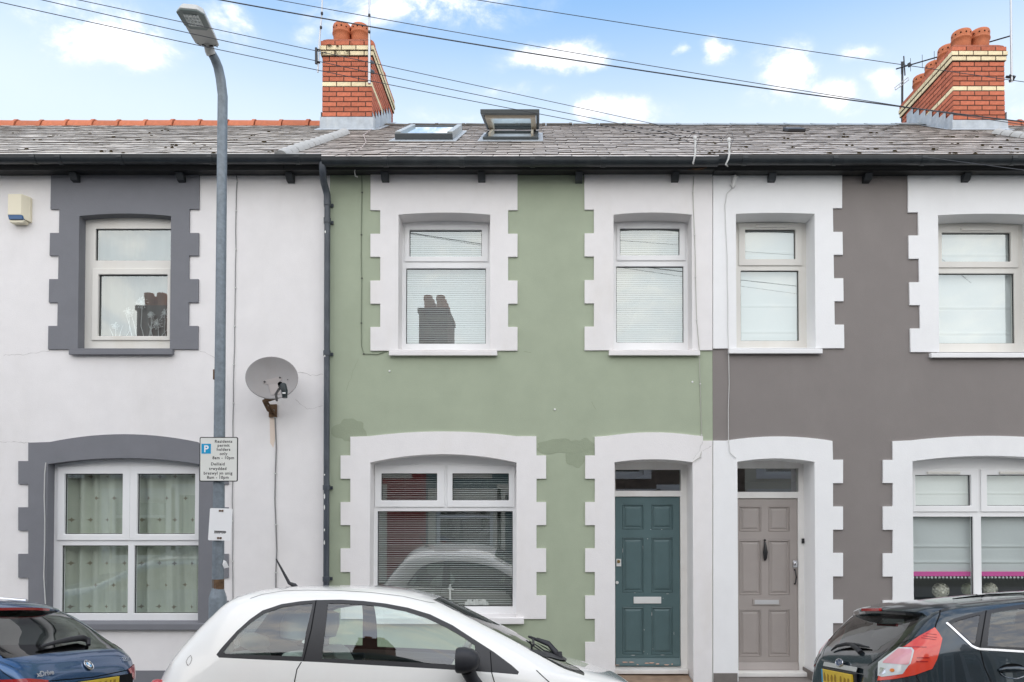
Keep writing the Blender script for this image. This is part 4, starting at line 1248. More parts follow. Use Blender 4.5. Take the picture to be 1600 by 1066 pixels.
mb = MB()
mb.tube([wl(504, 252, -.27), wl(504, 262, -.27), wl(504.6, 274, -.24), wl(506, 285, -.16), wl(509, 296, -.1), wl(511.3, 305, -.075), wl(511.5, 316, -.07)], .040, 12)
dp0 = mb.build('downpipe', M['pipe'], hg, smooth=50)
a, b = wl(511.5, 316, -.07), wl(509.3, 1066, -.07)
mb = MB(); mb.tube([a, (b.x, b.y, .02)], .034, 14); mb.build('pipe_length', M['pipe'], dp0, smooth=50)
for py in (318, 345, 552, 762, 905):
    t = (py - 316) / (1066 - 316); x = a.x + (b.x - a.x) * t; z = P(511, py, -.07).z
    mb = MB(); mb.lathe([(.034, -.03), (.041, -.028), (.042, .028), (.034, .03)], (x, -.07, z), 14)
    mb.box(x - .055, x + .055, -.022, -.004, z - .018, z + .018)
    mb.build('pipe_collar', M['pipe'], dp0, smooth=40)
mb = MB()
for py in (362, 556, 742, 776, 793, 828, 848, 905):
    t = (py - 316) / (1066 - 316); x = a.x + (b.x - a.x) * t - .014; z = P(511, py, -.105).z
    n_ = 7; hh = rnd.uniform(.012, .045)
    mb.add([(x + .009 * math.cos(6.283 * j / n_) * rnd.uniform(.6, 1), -.1045 + .002, z + hh * math.sin(6.283 * j / n_) * rnd.uniform(.7, 1)) for j in range(n_)], [tuple(range(n_))])
mb.build('paint_fleck', M['white_plastic'], dp0, fix=False)


# ---- cracks
def crack(house, pts, m, w=.004, seed=0, Y=-.0012):
    r_ = random.Random(seed)
    q = []
    for (x0_, y0_), (x1_, y1_) in zip(pts, pts[1:]):
        n = max(2, int(math.hypot(x1_ - x0_, y1_ - y0_) / 4))
        q += [(x0_ + (x1_ - x0_) * i / n + r_.uniform(-1, 1), y0_ + (y1_ - y0_) * i / n + r_.uniform(-1, 1)) for i in range(n)]
    q.append(pts[-1])
    mb = MB()
    P3 = [P(x_, y_, Y) for x_, y_ in q]
    vs = []
    for i, p in enumerate(P3):
        t = (P3[min(i + 1, len(P3) - 1)] - P3[max(i - 1, 0)]).normalized()
        n = Vector((-t.z, 0, t.x)); k = w * r_.uniform(.2, .65)
        vs += [p + n * k, p - n * k]
    mb.add(vs, [(2 * i, 2 * i + 1, 2 * i + 3, 2 * i + 2) for i in range(len(P3) - 1)])
    mb.build('crack', M[m], house, fix=False)


crack(hw, [(464, 582), (478, 583), (484, 587), (505, 585)], 'crack', .005, 1)
crack(hw, [(5, 555), (40, 554), (78, 548)], 'crack', .003, 2)
crack(hw, [(311, 548), (325, 553), (337, 561)], 'crack', .003, 3)
crack(hw, [(462, 625), (480, 640), (504, 634)], 'crack', .0025, 4)
crack(hw, [(0, 690), (46, 692)], 'crack', .004, 5)
crack(hg, [(818, 549), (830, 551)], 'crack_green', .003, 6)
crack(hg, [(838, 702), (870, 703), (912, 706), (930, 712)], 'crack_green', .004, 7)
crack(hg, [(925, 627), (931, 640)], 'crack_green', .003, 8)
crack(hg, [(1083, 718), (1092, 706), (1098, 690)], 'crack', .003, 9, Y=-.0215)
crack(hg, [(1098, 705), (1106, 700), (1112, 697)], 'crack', .003, 10, Y=-.0215)
crack(hg, [(560, 560), (548, 590), (541, 612)], 'crack_green', .002, 11)

# ------------------------------------------------------------------ houses across the street (they show in the window panes)
def far_house(x0, x1, wallm, trimm, label, red_ridge):
    h = thing('terraced_house', label, 'house', ((x0 + x1) / 2, -10.6, 0), 'terraced houses across the street')
    YF = -10.6; EZ, RZ = 4.95, 7.2
    w = x1 - x0
    wins = [(x0 + .24 * w, 1.25, 3.35), (x0 + .76 * w, 1.05, 3.35)]
    def rc(c, ww, z, hh): return (c - ww / 2, c + ww / 2, z, z + hh)
    ops = [rc(wins[0][0], 1.05, 3.1, 1.35), rc(wins[1][0], .9, 3.1, 1.35), rc(x0 + .24 * w, 1.55, .8, 1.6), rc(x0 + .60 * w, .95, .12, 2.4)]
    mb = MB()
    q = lambda t: [(t[0], t[2]), (t[1], t[2]), (t[1], t[3]), (t[0], t[3])]
    mb.prism([(x0, -.3), (x1, -.3), (x1, EZ), (x0, EZ)], [q(o) for o in ops], YF - .3, YF)
    mb.build('wall', wallm, h)
    mb = MB(); mb.box(x0, x1, YF - 7.5, YF - 7.2, -.3, EZ); mb.box(x0, x0 + .1, YF - 7.2, YF - .305, -.3, EZ); mb.box(x1 - .1, x1, YF - 7.2, YF - .305, -.3, EZ)
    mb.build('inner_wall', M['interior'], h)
    for i, o in enumerate(ops):
        mb = MB(); k = .22
        big = (o[0] - k, o[1] + k, o[2] - (.0 if i == 3 else .12), o[3] + .3)
        ring(mb, big, o, YF, YF + .02)
        mb.build('window_border' if i < 3 else 'door_border', trimm, h)
        if i < 3:
            mb = MB(); ring(mb, o, (o[0] + .09, o[1] - .09, o[2] + .09, o[3] - .09), YF - .15, YF - .09)
            mb.box(o[0] + .09, o[1] - .09, YF - .15, YF - .09, o[3] - .5, o[3] - .42)
            wn = mb.build('window', M['upvc'], h)
            mb = MB(); mb.add([(o[0], YF - .12, o[2]), (o[1], YF - .12, o[2]), (o[1], YF - .12, o[3]), (o[0], YF - .12, o[3])], [(0, 1, 2, 3)])
            mb.build('pane', M['glass'], wn)
        else:
            mb = MB(); mb.box(o[0], o[1], YF - .2, YF - .14, o[2], o[3]); mb.build('door', M['door_teal'], h)
    mb = MB()
    for s_ in (1, -1):
        y0_ = YF + .3 if s_ == 1 else YF - 8.1
        mb.add([(x0, y0_, EZ - .1), (x1, y0_, EZ - .1), (x1, YF - 3.9, RZ), (x0, YF - 3.9, RZ), (x0, y0_, EZ - .2), (x1, y0_, EZ - .2), (x1, YF - 3.9, RZ - .1), (x0, YF - 3.9, RZ - .1)],
               [(0, 1, 2, 3), (4, 7, 6, 5), (0, 4, 5, 1), (1, 5, 6, 2), (0, 3, 7, 4)])
    mb.build('roof', M['slate_old'], h)
    mb = MB(); mb.box(x0, x1, YF + .24, YF + .36, EZ - .2, EZ - .08); mb.build('gutter', M['gutter'], h)
    return h


far_red = mat('dark red masonry paint', (0.33, 0.05, 0.045), 0.8, 0.25, grain=(3, .05), bump=(90, .4))
far_green = mat('dark green grey masonry paint', (0.16, 0.22, 0.205), 0.8, 0.25, grain=(3, .05), bump=(90, .4))
far_cream = mat('pale cream masonry paint', (0.74, 0.69, 0.57), 0.8, 0.25, grain=(3, .04), bump=(90, .4))
far_stone = mat('brown rubble stone', (0.20, 0.155, 0.125), 0.9, 0.2, grain=(7, .35), bump=(20, 1.0))
FAR = [(-16.4, -11.9, far_stone, M['cream_trim'], 'brown stone house across the street seen only as a reflection', 0),
       (-11.9, -7.5, far_cream, M['cream_trim'], 'pale cream house across the street seen only as a reflection', 0),
       (-7.5, -3.1, far_red, far_cream, 'dark red house across the street reflected in the ground floor panes', 1),
       (-3.1, 1.3, far_green, far_cream, 'dark green house across the street reflected in the ground floor panes', 0),
       (1.3, 5.7, far_stone, M['cream_trim'], 'brown stone house with cream borders across the street', 0),
       (5.7, 10.1, far_cream, M['cream_trim'], 'pale cream house with a chimney across the street', 0)]
for x0, x1, wm_, tm_, lb_, rr_ in FAR: far_h = far_house(x0, x1, wm_, tm_, lb_, rr_)
far_brick = mat('dark sooty brick', (0.20, 0.085, 0.06), 0.85, 0.2, grain=(9, .3), bump=(30, .8))
for xc in (-12.1, -3.35, 5.6):
    h = [o for o in sc.objects if o.name.startswith('terraced_house') and o.location.y < -5 and abs(o.location.x - (xc - 2.2)) < 1.6][0]
    mb = MB()
    y0, y1 = -15.2, -13.4
    mb.box(xc - .45, xc + .45, y0, y1, 5.6, 8.35); mb.box(xc - .49, xc + .49, y0 - .04, y1 + .04, 8.351, 8.5)
    ck = mb.build('chimney', far_brick, h)
    for i in range(4):
        for s_ in (-1, 1):
            mb = MB(); mb.lathe([(.12, 0), (.13, .3), (.15, .33), (.14, .45), (.10, .46)], (xc + s_ * .2, y0 + .3 + i * .42, 8.5), 12)
            mb.build('chimney_pot', M['pot'], ck, smooth=50)

# ------------------------------------------------------------------ behind the panes
def venetian(op, rec, pitch, tilt, label, Y=None):
    l, r_, ys_, yc, yb = op
    Y = rec + .095 if Y is None else Y
    x0, x1 = Wp(l, 500)[0] + .03, Wp(r_, 500)[0] - .03
    z0, z1 = Wp(l, yb)[1] + .05, Wp(l, yc)[1] - .02
    t = thing('venetian_blind', label, 'blind', ((x0 + x1) / 2, Y, z0), 'white slatted blinds in the green house')
    mb = MB(); mb.box(x0, x1, Y - .025, Y + .025, z1 - .04, z1); mb.build('head_rail', M['blind'], t)
    mb = MB()
    w, a = .0285, R(tilt)
    prof = [(-w / 2, -.0012), (0, .0012), (w / 2, -.0012)]
    k = [(y * math.cos(a) + z * math.sin(a), -y * math.sin(a) * -1 + z * math.cos(a)) for y, z in prof]
    vs = [(x, y, z) for x in (x0 - (x0 + x1) / 2, x1 - (x0 + x1) / 2) for y, z in k]
    mb.add(vs, [(0, 1, 4, 3), (1, 2, 5, 4)])
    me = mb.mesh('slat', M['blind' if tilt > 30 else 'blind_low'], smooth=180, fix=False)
    z = z1 - .05
    while z > z0 + .03:
        place('slat', me, t, ((x0 + x1) / 2, Y, z), (rnd.uniform(-.05, .05), rnd.uniform(-.0012, .0012), 0)); z -= pitch
    mb = MB(); mb.box(x0, x1, Y - .014, Y + .014, z0, z0 + .02); mb.build('bottom_rail', M['blind'], t)
    mb = MB()
    for f in (.2, .5, .8): mb.tube([(x0 + (x1 - x0) * f, Y - .017, z0), (x0 + (x1 - x0) * f, Y - .017, z1)], .0012, 4)
    mb.build('ladder_cord', M['blind'], t)
    return t


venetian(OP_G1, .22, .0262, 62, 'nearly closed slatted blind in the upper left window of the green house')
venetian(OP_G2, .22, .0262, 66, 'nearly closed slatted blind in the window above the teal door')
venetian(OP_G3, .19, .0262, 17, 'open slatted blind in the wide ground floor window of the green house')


def cloth(name, x0, x1, z0, z1, fn, m, label, cat, group=None, nx=60, nz=30):
    mb = MB()
    for j in range(nz + 1):
        for i in range(nx + 1):
            x, z = x0 + (x1 - x0) * i / nx, z0 + (z1 - z0) * j / nz
            mb.v.append((x, fn(x, z), z))
    w = nx + 1
    mb.f = [(j * w + i, j * w + i + 1, (j + 1) * w + i + 1, (j + 1) * w + i) for j in range(nz) for i in range(nx)]
    mb.m = [0] * len(mb.f)
    o = mb.build(name, m, None, smooth=180, fix=False)
    return tag(o, label, cat, group)


def star_cloth():
    m = mat('cream curtain with brown stars', (0.58, 0.61, 0.52), 0.9, 0.1, grain=(5, .06), bump=(120, .3))
    t = m.node_tree; b = NB(t)
    bs = t.nodes['Principled BSDF']
    co = b.n('ShaderNodeTexCoord').outputs['Object']
    s = b.n('ShaderNodeSeparateXYZ'); b.link(co, s.inputs[0])
    P_ = .26
    row = b.math('DIVIDE', s.outputs[2], P_)
    fl = b.math('FLOOR', row)
    odd = b.math('MULTIPLY', b.math('MODULO', b.math('ABSOLUTE', fl), 2.0), .5)
    fx = b.math('SUBTRACT', b.math('FRACT', b.math('ADD', b.math('DIVIDE', s.outputs[0], P_ * .8), odd)), .5)
    fz = b.math('SUBTRACT', b.math('FRACT', row), .5)
    d = b.math('POWER', b.math('ADD', b.math('POWER', b.math('ABSOLUTE', b.math('MULTIPLY', fx, .8)), .6), b.math('POWER', b.math('ABSOLUTE', fz), .6)), 1.667)
    f = b.ramp(d, .17, .07)
    old = bs.inputs['Base Color'].links[0].from_socket
    b.link(b.mixc(b.math('MULTIPLY', f, .8), old, (0.22, 0.17, 0.11, 1)), bs.inputs['Base Color'])
    return m


SM = star_cloth()
a, b_ = P(84, 722, .26), P(198, 962, .26)
cloth('curtain', a.x - .05, b_.x + .02, b_.z, a.z, lambda x, z: .255 + .075 * math.sin(x * 30 + 1.3 * math.sin(x * 7)) * (.35 + .65 * (math.sin(x * 3.1 + 1.6) * .5 + .5)) + .006 * math.sin(x * 90 + z * 2), SM,
      'star patterned cream curtain, left half of the ground floor window of the white house', 'curtain', 'starred curtains')
a, b_ = P(203, 722, .26), P(316, 962, .26)
cloth('curtain', a.x - .01, b_.x + .05, b_.z, a.z, lambda x, z: .255 + .075 * math.sin(x * 28 + 2 + 1.4 * math.sin(x * 6.5)) * (.4 + .6 * (math.sin(x * 3.3) * .5 + .5)) + .006 * math.sin(x * 84 + z * 2), SM,
      'star patterned cream curtain, right half of the ground floor window of the white house', 'curtain', 'starred curtains')

lace = mat('white net curtain', (0.70, 0.73, 0.73), 0.9, 0.1, grain=(6, .05))
a, b_ = P(128, 350, .25), P(272, 532, .25)
lc = thing('net_curtain', 'white net curtain with dandelion print in the upper window with slate grey border', 'curtain', ((a.x + b_.x) / 2, .25, b_.z))
mb = MB()
nx, nz = 60, 4
for j in range(nz + 1):
    for i in range(nx + 1):
        x = a.x + (b_.x - a.x) * i / nx
        mb.v.append((x, .215 + .012 * math.sin(x * 42 + .8 * math.sin(x * 13)), b_.z + (a.z - b_.z) * j / nz))
mb.f = [(j * 61 + i, j * 61 + i + 1, (j + 1) * 61 + i + 1, (j + 1) * 61 + i) for j in range(nz) for i in range(nx)]
mb.m = [0] * len(mb.f)
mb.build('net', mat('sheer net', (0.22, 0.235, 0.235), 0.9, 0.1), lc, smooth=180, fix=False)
mb = MB()
YD = .19
for px, top, lean, r_ in ((222, 473, -6, 11), (201, 488, 4, 8), (246, 506, 6, 9), (236, 492, 1, 6), (180, 509, 3, 6), (258, 490, -4, 8)):
    q0, q1 = P(px - lean - 3, 530, YD), P(px, top, YD)
    qm = P(px + lean * .3, (530 + top) / 2 + 8, YD)
    mb.tube([q0, (q0 + qm) / 2 + Vector((.004, 0, 0)), qm, (qm + q1) / 2 + Vector((.003, 0, 0)), q1], .0042, 4)
    rr = r_ / 130
    for k in range(22):
        t = 6.283 * k / 22 + rnd.uniform(-.1, .1)
        l_ = rr * rnd.uniform(.55, 1.0)
        e_ = q1 + Vector((math.cos(t) * l_, -.003, math.sin(t) * l_))
        mb.tube([q1, e_], .0025, 3)
        if k % 2 == 0: mb.tube([e_ + Vector((.012, 0, 0)), e_ - Vector((.008, 0, .008))], .003, 3)
for px, lean, h_ in ((214, -9, 40), (232, 9, 38), (239, -8, 26), (231, 14, 30), (207, -12, 44), (250, 12, 16), (186, 6, 22), (178, -7, 18)):
    q0 = P(px, 530, YD); q1 = P(px + lean, 530 - h_, YD)
    mb.tube([q0, (q0 + q1) / 2 + Vector((-lean * .0008, 0, 0)), q1], [.006, .005, .001], 4)
mb.build('dandelion_print', lace, lc)


def roman(op, rec, folds, zbot_px, seed, label, trim=False):
    l, r_, ys_, yc, yb = op
    Y = rec + .088
    x0, x1 = Wp(l, 500)[0] + .02, Wp(r_, 500)[0] - .02
    if x1 > 7: x1 = 7
    z1 = Wp(l, yc)[1] - .02
    z0 = P(1200, zbot_px, Y).z
    zf = [P(1200, f, Y).z for f in folds]
    r2 = random.Random(seed)
    ws = [(r2.uniform(2, 9), r2.uniform(2, 12), r2.uniform(0, 6), r2.uniform(.0015, .004)) for _ in range(7)]
    def fn(x, z):
        y = Y
        for a_, b2, c_, d_ in ws: y += d_ * math.sin(a_ * x + b2 * z + c_ + 1.3 * math.sin(a_ * .7 * x))
        for q in zf:
            t = (z - q) / .05
            if 0 <= t < 1: y -= .016 * (1 - t) ** 2
            elif -.25 < t < 0: y += .006 * (1 + t / .25)
        return y
    def sag(x): return .035 * abs(math.sin((x - x0) * math.pi / .42)) ** .6 if trim else 0
    t = thing('roman_blind', label, 'blind', ((x0 + x1) / 2, Y, z0), 'white folded fabric blinds in the grey house')
    mb = MB(); nx, nz = 70, 110
    for j in range(nz + 1):
        for i in range(nx + 1):
            x = x0 + (x1 - x0) * i / nx
            zz = z0 + (z1 - z0) * j / nz
            mb.v.append((x, fn(x, zz), zz))
    w = nx + 1
    mb.f = [(j * w + i, j * w + i + 1, (j + 1) * w + i + 1, (j + 1) * w + i) for j in range(nz) for i in range(nx)]; mb.m = [0] * len(mb.f)
    mb.build('blind_cloth', M['roman'], t, smooth=180, fix=False)
    if trim:
        mb = MB(); mb.box(x0, x1, Y - .016, Y - .008, z0 - .025, z0 + .03); mb.build('braid', M['pink'], t)
        sp = MB(); sp.lathe([(0, -.014), (.010, -.010), (.014, 0), (.010, .010), (0, .014)], (0, 0, 0), 8)
        me = sp.mesh('pompom', M['roman'], smooth=180)
        n = int((x1 - x0) / .045)
        for i in range(n): place('pompom', me, t, (x0 + .02 + i * .045, Y - .012, z0 - .042))
    return t


roman(OP_R1, .25, (397, 480, 521), 542, 2, 'plain white fabric blind in the narrow window above the taupe door')
roman(OP_R2, .25, (400, 483, 523), 548, 5, 'plain white fabric blind in the upper window at the right edge')
roman(OP_R4, .19, (773, 856, 880), 897, 9, 'white fabric blind with pink braid and pompoms above the black car', True)


def flower_ball(px, py, r_, label, m, squash=1.0):
    c = P(px, py, .42)
    t = MB()
    rr = random.Random(int(px))
    for k in range(90):
        zc = 1 - 2 * (k + .5) / 90
        ph = k * 2.39996
        n = Vector((math.sqrt(1 - zc * zc) * math.cos(ph), math.sqrt(1 - zc * zc) * math.sin(ph), zc * squash))
        tv = n.cross(Vector((rr.uniform(-1, 1), rr.uniform(-1, 1), rr.uniform(-1, 1)))).normalized()
        bv = n.cross(tv)
        s_ = r_ * .30
        cc = c + n * r_ * .86
        t.add([cc - tv * s_ * .5, cc + bv * s_ * .6 + n * s_ * .35, cc + tv * s_ * .8 + n * s_ * .5, cc - bv * s_ * .6 + n * s_ * .35, cc + n * s_ * .1], [(0, 4, 1), (1, 4, 2), (2, 4, 3), (3, 4, 0)])
    t.lathe([(0, -r_ * .85), (r_ * .6, -r_ * .6), (r_ * .85, 0), (r_ * .6, r_ * .6), (0, r_ * .85)], c, 12)
    o = t.build('paper_flower', m, None, smooth=180, fix=False)
    tag(o, label, 'ornament', 'cream flower heads on the window board')


flower_ball(1469.8, 923, .095, 'round cream flower head in the left pane above the black car', M['rose'])
flower_ball(1513, 921, .08, 'dull green flower head next to the window mullion above the black car', mat('dull green paper flower', (0.36, 0.38, 0.27), .85))
flower_ball(1547, 921, .082, 'cream flower head just right of the window mullion above the black car', M['rose'])
a = P(703, 925, .24); z0 = Wp(600, 955)[1] + .03
mb = MB()
mb.box(a.x - .05, a.x + .05, .22, .28, z0, z0 + .02)
mb.box(a.x - .012, a.x + .014, .238, .262, z0 + .0205, a.z + .09)
mb.prism([(a.x - .05, a.z + .04), (a.x - .012, a.z + .03), (a.x + .012, a.z + .03), (a.x + .045, a.z + .01), (a.x + .05, a.z + .022), (a.x + .012, a.z + .06), (a.x - .012, a.z + .055)], (), .237, .2635)
tag(mb.build('figurine', M['ceramic'], None, bevel=.004), 'slim white cross shaped ornament in front of the open slatted blind', 'ornament')
mb = MB(); rr = random.Random(4)
for i in range(11):
    px = 729 + i * 3.2
    q = P(px, 948, .26)
    h_ = .035 + .04 * abs(math.sin(i * .9 + .5)) * (1 if 0 < i < 10 else .4)
    mb.lathe([(0, -.01), (.026, 0), (.024, h_ * .6), (.012, h_ * .9), (0, h_)], (q.x, .26 + rr.uniform(-.02, .02), z0 + .01), 8)
tag(mb.build('shell_ornament', M['ceramic'], None, smooth=60), 'low white jagged shell ornament on the window board behind the white car windscreen', 'ornament')

# ------------------------------------------------------------------ on the white house
a, b_ = P(13, 303, -.10), P(41.5, 346, -.10)
al = thing('alarm_box', 'cream burglar alarm box with a blue strip on the white wall', 'alarm box', (a.x, 0, b_.z))
x0, x1 = P(12.5, 303, -.1).x, P(33.5, 303, -.1).x; z1, z0 = P(20, 303, -.1).z, P(20, 343, -.1).z
mb = MB()
mb.prism([(x0, z0 + .055), (x1, z0 + .055), (x1, z1), (x0, z1)], (), -.1, -.002)
x2 = x1 + .055
mb.add([(x1, -.1, z0 + .02), (x1, -.1, z1), (x2, -.035, z1 - .01), (x2, -.035, z0), (x2, -.001, z0), (x2, -.001, z1 - .01), (x1, -.001, z1), (x1, -.001, z0)], [(0, 3, 2, 1), (3, 4, 5, 2), (1, 2, 5, 6), (0, 7, 4, 3)])
mb.add([(x0, -.1, z0 + .056), (x0 + .015, -.085, z0 - .012), (x0 + .015, -.002, z0 - .012), (x0, -.002, z0 + .056)], [(0, 1, 2, 3)])
mb.prism([(x0 + .015, z0 - .03), (x1 + .01, z0 - .03), (x1 + .03, z0 + .0), (x0 + .012, z0 - .0)], (), -.088, -.002)
mb.build('case', M['alarm'], al, bevel=.004)
mb = MB(); mb.prism([(x0 + .012, z0 + .001), (x1 + .02, z0 + .001), (x1 + .012, z0 + .052), (x0 + .002, z0 + .052)], (), -.103, -.06)
mb.build('strobe_lens', M['alarm_blue'], al, bevel=.006)

# satellite dish
dc = P(425, 590, -.36)
ds = thing('satellite_dish', 'warm grey satellite dish on a rusty bracket on the white wall', 'satellite dish', (dc.x, 0, P(425, 640, 0).z))
nrm = Vector((.30, -.92, .24)).normalized()
ux = Vector((0, 0, 1)).cross(nrm).normalized() * -1
ux = (ux * math.cos(R(12)) + nrm.cross(ux) * math.sin(R(12))).normalized()
uz = ux.cross(nrm).normalized()
if uz.z < 0: uz = -uz
mb = MB(); seg, nr = 40, 7
W_, H_ = .272, .248


def dpt(r_, t, back=0.0):
    return dc + ux * (W_ * r_ * math.cos(t)) + uz * (H_ * r_ * math.sin(t)) + nrm * (.055 * (r_ * r_ - 1) - back)


for bk in (0, .006):
    o_ = len(mb.v)
    mb.v += [tuple(dpt(max(.001, i / nr), 6.2832 * k / seg, bk)) for i in range(nr + 1) for k in range(seg)]
    mb.f += [tuple(o_ + q for q in (i * seg + k, i * seg + (k + 1) % seg, (i + 1) * seg + (k + 1) % seg, (i + 1) * seg + k)) for i in range(nr) for k in range(seg)]
o_ = len(mb.v)
for r_, bk in ((1.0, 0), (1.025, .004), (1.025, .02), (1.0, .02)): mb.v += [tuple(dpt(r_, 6.2832 * k / seg, bk)) for k in range(seg)]
mb.f += [tuple(o_ + q for q in (i * seg + k, i * seg + (k + 1) % seg, (i + 1) * seg + (k + 1) % seg, (i + 1) * seg + k)) for i in range(3) for k in range(seg)]
mb.m = [0] * len(mb.f)
mb.build('reflector', M['dish'], ds, smooth=50)
mb = MB()
pl_ = [(-.10, .02), (.10, -.005), (.10, -.035), (.05, -.06), (.05, -.20), (-.05, -.20), (-.05, -.06), (-.10, -.02)]
mb.add([dpt(min(1, math.hypot(x / W_, z / H_)), math.atan2(z / H_, x / W_), -.004) for x, z in pl_], [tuple(range(8))])
mb.build('face_plate', mat('dish plate', A(150, 143, 140), .5), ds, fix=False)
for x, z in ((-.085, .005), (.085, -.02), (-.16, -.035)):
    mb = MB(); q = dpt(math.hypot(x / W_, z / H_), math.atan2(z / H_, x / W_), -.006)
    mb.lathe([(0, -.006), (.012 if x > -.1 else .005, -.004), (.012 if x > -.1 else .005, .004)], q, 8, M=nrm.to_track_quat('-Z', 'Y').to_matrix().to_4x4())
    mb.build('bolt', M['black'], ds)
base = dpt(1.0, R(-90), .01)
lnb = P(438.5, 601, -.72); lnb2 = P(445, 622, -.72)
mb = MB(); mb.tube([base + nrm * -.06, base, P(431, 616, -.5), P(436, 608, -.66), lnb + Vector((.02, .02, -.03))], .014, 8); mb.build('feed_arm', M['black'], ds, smooth=60)
mb = MB()
ax = (lnb2 - lnb).normalized()
mb.tube([lnb + Vector((.02, 0, .012)), lnb + Vector((.025, 0, 0)), (lnb + lnb2) / 2 + Vector((.02, 0, 0)), lnb2 + Vector((.0, 0, 0))], [.022, .034, .034, .026], 10)
mb.lathe([(0, -.03), (.024, -.03), (.028, .02)], lnb + Vector((-.01, .02, .0)), 12, M=nrm.to_track_quat('Z', 'Y').to_matrix().to_4x4())
ln_o = mb.build('receiver', mat('dark green black plastic', (.02, .03, .032), .4), ds, smooth=50)
q = P(442.5, 614, -.77); mb = MB(); mb.box(q.x - .012, q.x + .02, -.762, -.757, q.z - .008, q.z + .008); mb.build('receiver_label', M['white_plastic'], ln_o)
wb_ = P(426.5, 640, -.01)
mb = MB()
mb.box(wb_.x - .045, wb_.x + .045, -.02, -.001, wb_.z - .09, wb_.z + .06)
mb.tube([(wb_.x - .01, -.02, wb_.z - .03), (wb_.x - .01, -.12, wb_.z - .02), (wb_.x - .015, -.24, wb_.z + .06), base + nrm * -.05 + Vector((0, .03, .04))], .022, 8)
mb.tube([(wb_.x + .03, -.02, wb_.z - .06), (wb_.x + .02, -.16, wb_.z + .02), (wb_.x, -.26, wb_.z + .10)], .012, 6)
mb.build('wall_bracket', M['rusty'], ds, smooth=50)
mb = MB()
rs = random.Random(3)
vs = []
n_ = 12
a = P(421, 646, -.0013); b_ = P(431, 700, -.0013)
mb.add([(a.x, -.0013, a.z), (b_.x, -.0013, a.z), (b_.x - .01, -.0013, b_.z + .1), (b_.x - .03, -.0013, b_.z), (a.x + .01, -.0013, b_.z + .06)], [(0, 1, 2, 3, 4)])
mb.build('rust_stain', mat('pale rust stain', A(226, 210, 196), .85), hw, fix=False)


def cable(name, pts, r_, m, label, Y=-.008, clips=True, group='cables on the house fronts', cat='cable', cm=None):
    """pts in wall pixels, optionally with their own Y"""
    q = [P(p[0], p[1], p[2] if len(p) > 2 else Y) for p in pts]
    t = thing(name, label, cat, q[-1], group)
    sm = []
    for i, (p0, p1) in enumerate(zip(q, q[1:])):
        n = max(1, int((p1 - p0).length / .22))
        sm += [p0 + (p1 - p0) * k / n + Vector((rnd.uniform(-.004, .004), 0, 0)) for k in range(n)]
    sm.append(q[-1])
    mb = MB(); mb.tube(sm, r_, 6); mb.build('sheath', m, t, smooth=60)
    if clips:
        for i in range(1, len(sm) - 1, 2):
            p = sm[i]; mb = MB(); mb.box(p.x - r_ * 2.2, p.x + r_ * 2.2, p.y - r_ * 1.6, p.y + .007, p.z - .006, p.z + .006); mb.build('clip', cm or M['cable_white'], t)
    return t


cable('wall_cable', [(368, 262), (371, 284), (369, 300), (367.5, 480), (365, 600), (363, 720), (364, 940)], .0045, M['cable_grey'], 'grey cable running down the white wall just right of the lamp post')
cable('dish_cable', [(428, 640, -.03), (430, 652), (432, 700), (429, 780), (432, 860), (431, 930)], .007, M['cable_grey'], 'pale grey cable dropping from the satellite dish')
cable('wall_cable', [(72, 723), (69.5, 740), (70, 850), (68, 900), (71, 944)], .006, M['cable_white'], 'thin white cable on the grey border left of the starred curtains', Y=-.028, clips=False)
cable('wall_cable', [(565.5, 268), (565, 400), (565, 540), (568, 553), (590, 554), (604, 549)], .0038, mat('green painted cable', A(112, 122, 104), .7), 'green painted cable looping under the upper left window of the green house', cm=mat('dark clip', (.1, .1, .09), .7))
cable('wall_cable', [(1084, 276, -.03), (1083, 300, -.03), (1086, 400, -.03), (1089, 500, -.03), (1092.5, 546, -.03), (1094, 600), (1096.5, 680), (1097, 700), (1094, 714, -.03), (1083, 722, -.03)], .004, mat('faded cable', A(178, 178, 168), .7), 'faded cable running down beside the right end of the green house')
cable('wall_cable', [(1147, 291, -.03), (1136, 302, -.03), (1133, 320, -.03), (1136, 400, -.03), (1138, 545, -.03), (1139.5, 600), (1137.5, 640), (1138, 690, -.03), (1141, 708, -.03), (1150, 716, -.03)], .0042, M['cable_white'], 'white cable running down beside the narrow window of the grey house', clips=False)
a, b_ = P(1149, 274, -.05), P(1145.5, 291, -.05)
mb = MB(); mb.tube([a, a + (b_ - a) * .1, b_, b_ + (b_ - a) * .12], [.012, .026, .024, .012], 10)
mb.box(b_.x - .03, b_.x + .03, -.05, -.02, b_.z + .02, b_.z + .035)
tag(mb.build('cable_joint', M['white_plastic'], None, smooth=40), 'white tube shaped cable joint under the gutter of the grey house', 'cable joint')

